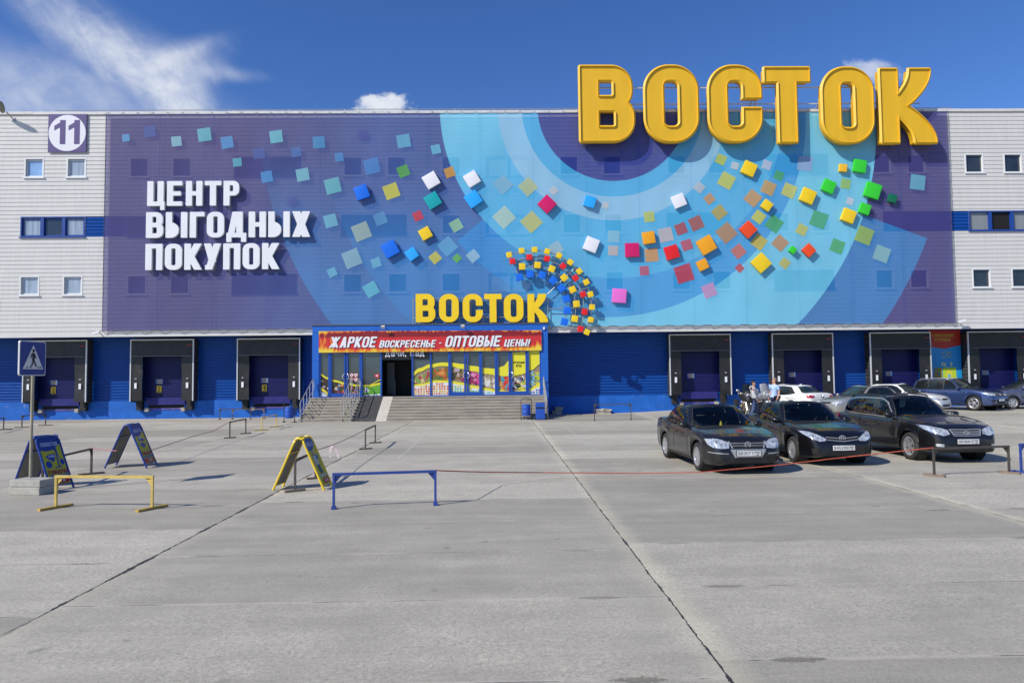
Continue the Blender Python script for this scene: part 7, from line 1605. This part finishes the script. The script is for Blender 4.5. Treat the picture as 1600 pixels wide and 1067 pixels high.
# ================================================================== MOTORCYCLES
def motorcycle(label, loc, rz, fair, shield, top):
    t_ = thing('motorcycle', label, 'motorcycle', loc, rz, 'parked motorcycles'); B_ = lambda mb, n, m, **k: mb.build(n, m, t_, local=True, **k)
    for x in (.74, -.70):
        w = MB(); w.lathe([(.23, -.05), (.30, -.065), (.32, 0), (.30, .065), (.23, .05)], 'Y', 28, (x, 0, .32), closed=True); wo = B_(w, 'wheel', M_TYRE, smooth=True); r_ = MB(); r_.lathe([(.235, -.03), (.235, .03), (.20, .02), (.20, -.02)], 'Y', 28, (x, 0, .32), closed=True); r_.lathe([(.05, -.06), (.05, .06)], 'Y', 12, (x, 0, .32))
        for k in range(10): a = k*math.pi/5; r_.beam((x+.04*math.cos(a), 0, .32+.04*math.sin(a)), (x+.22*math.cos(a), 0, .32+.22*math.sin(a)), .014)
        r_.build('rim', M_CHR, wo, local=True)
    m = MB()
    for s in (-1, 1): m.tube([(.74, s*.10, .32), (.55, s*.10, .80), (.47, s*.10, 1.02)], .03, 8)
    B_(m, 'fork', M_CHR, smooth=True)
    m = MB(); m.tube([(.42, 0, .90), (.1, 0, .62), (-.15, 0, .40), (-.70, 0, .32)], .035, 8); m.tube([(.42, 0, .90), (-.1, 0, .80), (-.55, 0, .74)], .03, 8); B_(m, 'frame', M_PLAS, smooth=True)
    m = MB(); m.box((.05, 0, .42), (.42, .34, .30), None, 0, .05); m.ell((.10, .0, .62), (.16, .24, .14), 12, 8)
    for s in (-1, 1): m.ell((.14, s*.22, .50), (.13, .10, .10), 12, 8)
    B_(m, 'engine', mat('dull_engine_metal', (.16, .13, .10, 1), .5, .5, .3, 9), smooth=True)
    m = MB(); m.ell((.10, 0, .88), (.32, .17, .16), 16, 10); B_(m, 'fuel_tank', fair, smooth=True)
    m = MB(); m.ell((-.42, 0, .82), (.38, .16, .09), 16, 8); B_(m, 'seat', M_PLAS, smooth=True)
    m = MB(); m.ell((.56, 0, .98), (.16, .25, .26), 16, 10); B_(m, 'fairing', fair, smooth=True)
    m = MB(); vs = []
    for j in range(7):
        for i in range(9): a = (i/8-.5)*2.0; z = 1.12+.44*j/6; r = .26*(1-.25*(j/6)**2); vs.append((.60-.20*j/6-.10*a*a, r*a, z-.05*a*a*j/6))
    m.add(vs, [(j*9+i, j*9+i+1, (j+1)*9+i+1, (j+1)*9+i) for j in range(6) for i in range(8)]); B_(m, 'windscreen', shield, smooth=True)
    m = MB(); m.tube([(.30, -.40, 1.10), (.42, -.22, 1.10), (.45, 0, 1.06), (.42, .22, 1.10), (.30, .40, 1.10)], .016, 8); B_(m, 'handlebar', M_CHR, smooth=True)
    for s in (-1, 1):
        m = MB(); m.ell((.44, s*.44, 1.24), (.03, .08, .055), 12, 8); m.tube([(.42, s*.24, 1.10), (.44, s*.42, 1.22)], .009, 6); B_(m, 'mirror', M_CHR, smooth=True)
        m = MB(); m.ell((.58, s*.30, .72), (.06, .05, .05), 12, 8); B_(m, 'indicator', M_LAMP, smooth=True)
        m = MB(); m.box((-.55, s*.34, .62), (.46, .20, .34), None, 0, .06); B_(m, 'pannier', fair, smooth=True)
    m = MB(); m.ell((.70, 0, 1.00), (.06, .12, .10), 14, 8); B_(m, 'headlight', M_LAMP, smooth=True)
    m = MB(); m.box((-.62, 0, 1.02), (.36, .42, .30), None, 0, .08); B_(m, 'top_case', top, smooth=True)
    m = MB(); m.tube([(.1, .20, .36), (-.3, .22, .30), (-.75, .22, .38)], .045, 10); B_(m, 'exhaust', M_CHR, smooth=True)
M_BIKG = mat('grey_motorcycle_plastic', (.22, .23, .25, 1), .45, .2, .06); M_SHG = mat('grey_windshield', (.20, .21, .23, 1), .2, 0, .1)
motorcycle('black touring motorcycle with chrome mirrors standing behind the back of the hooded man', put_c(1165, 33.5), R(-98), M_PLAS, M_CGL, M_PLAS)
motorcycle('grey motorcycle with tall grey windshield between hooded man and white sedan', put_c(1188, 34.0), R(-80), M_BIKG, M_SHG, M_BIKG)
# trees across the road behind the viewer are out of the picture; nothing else stands on the yard
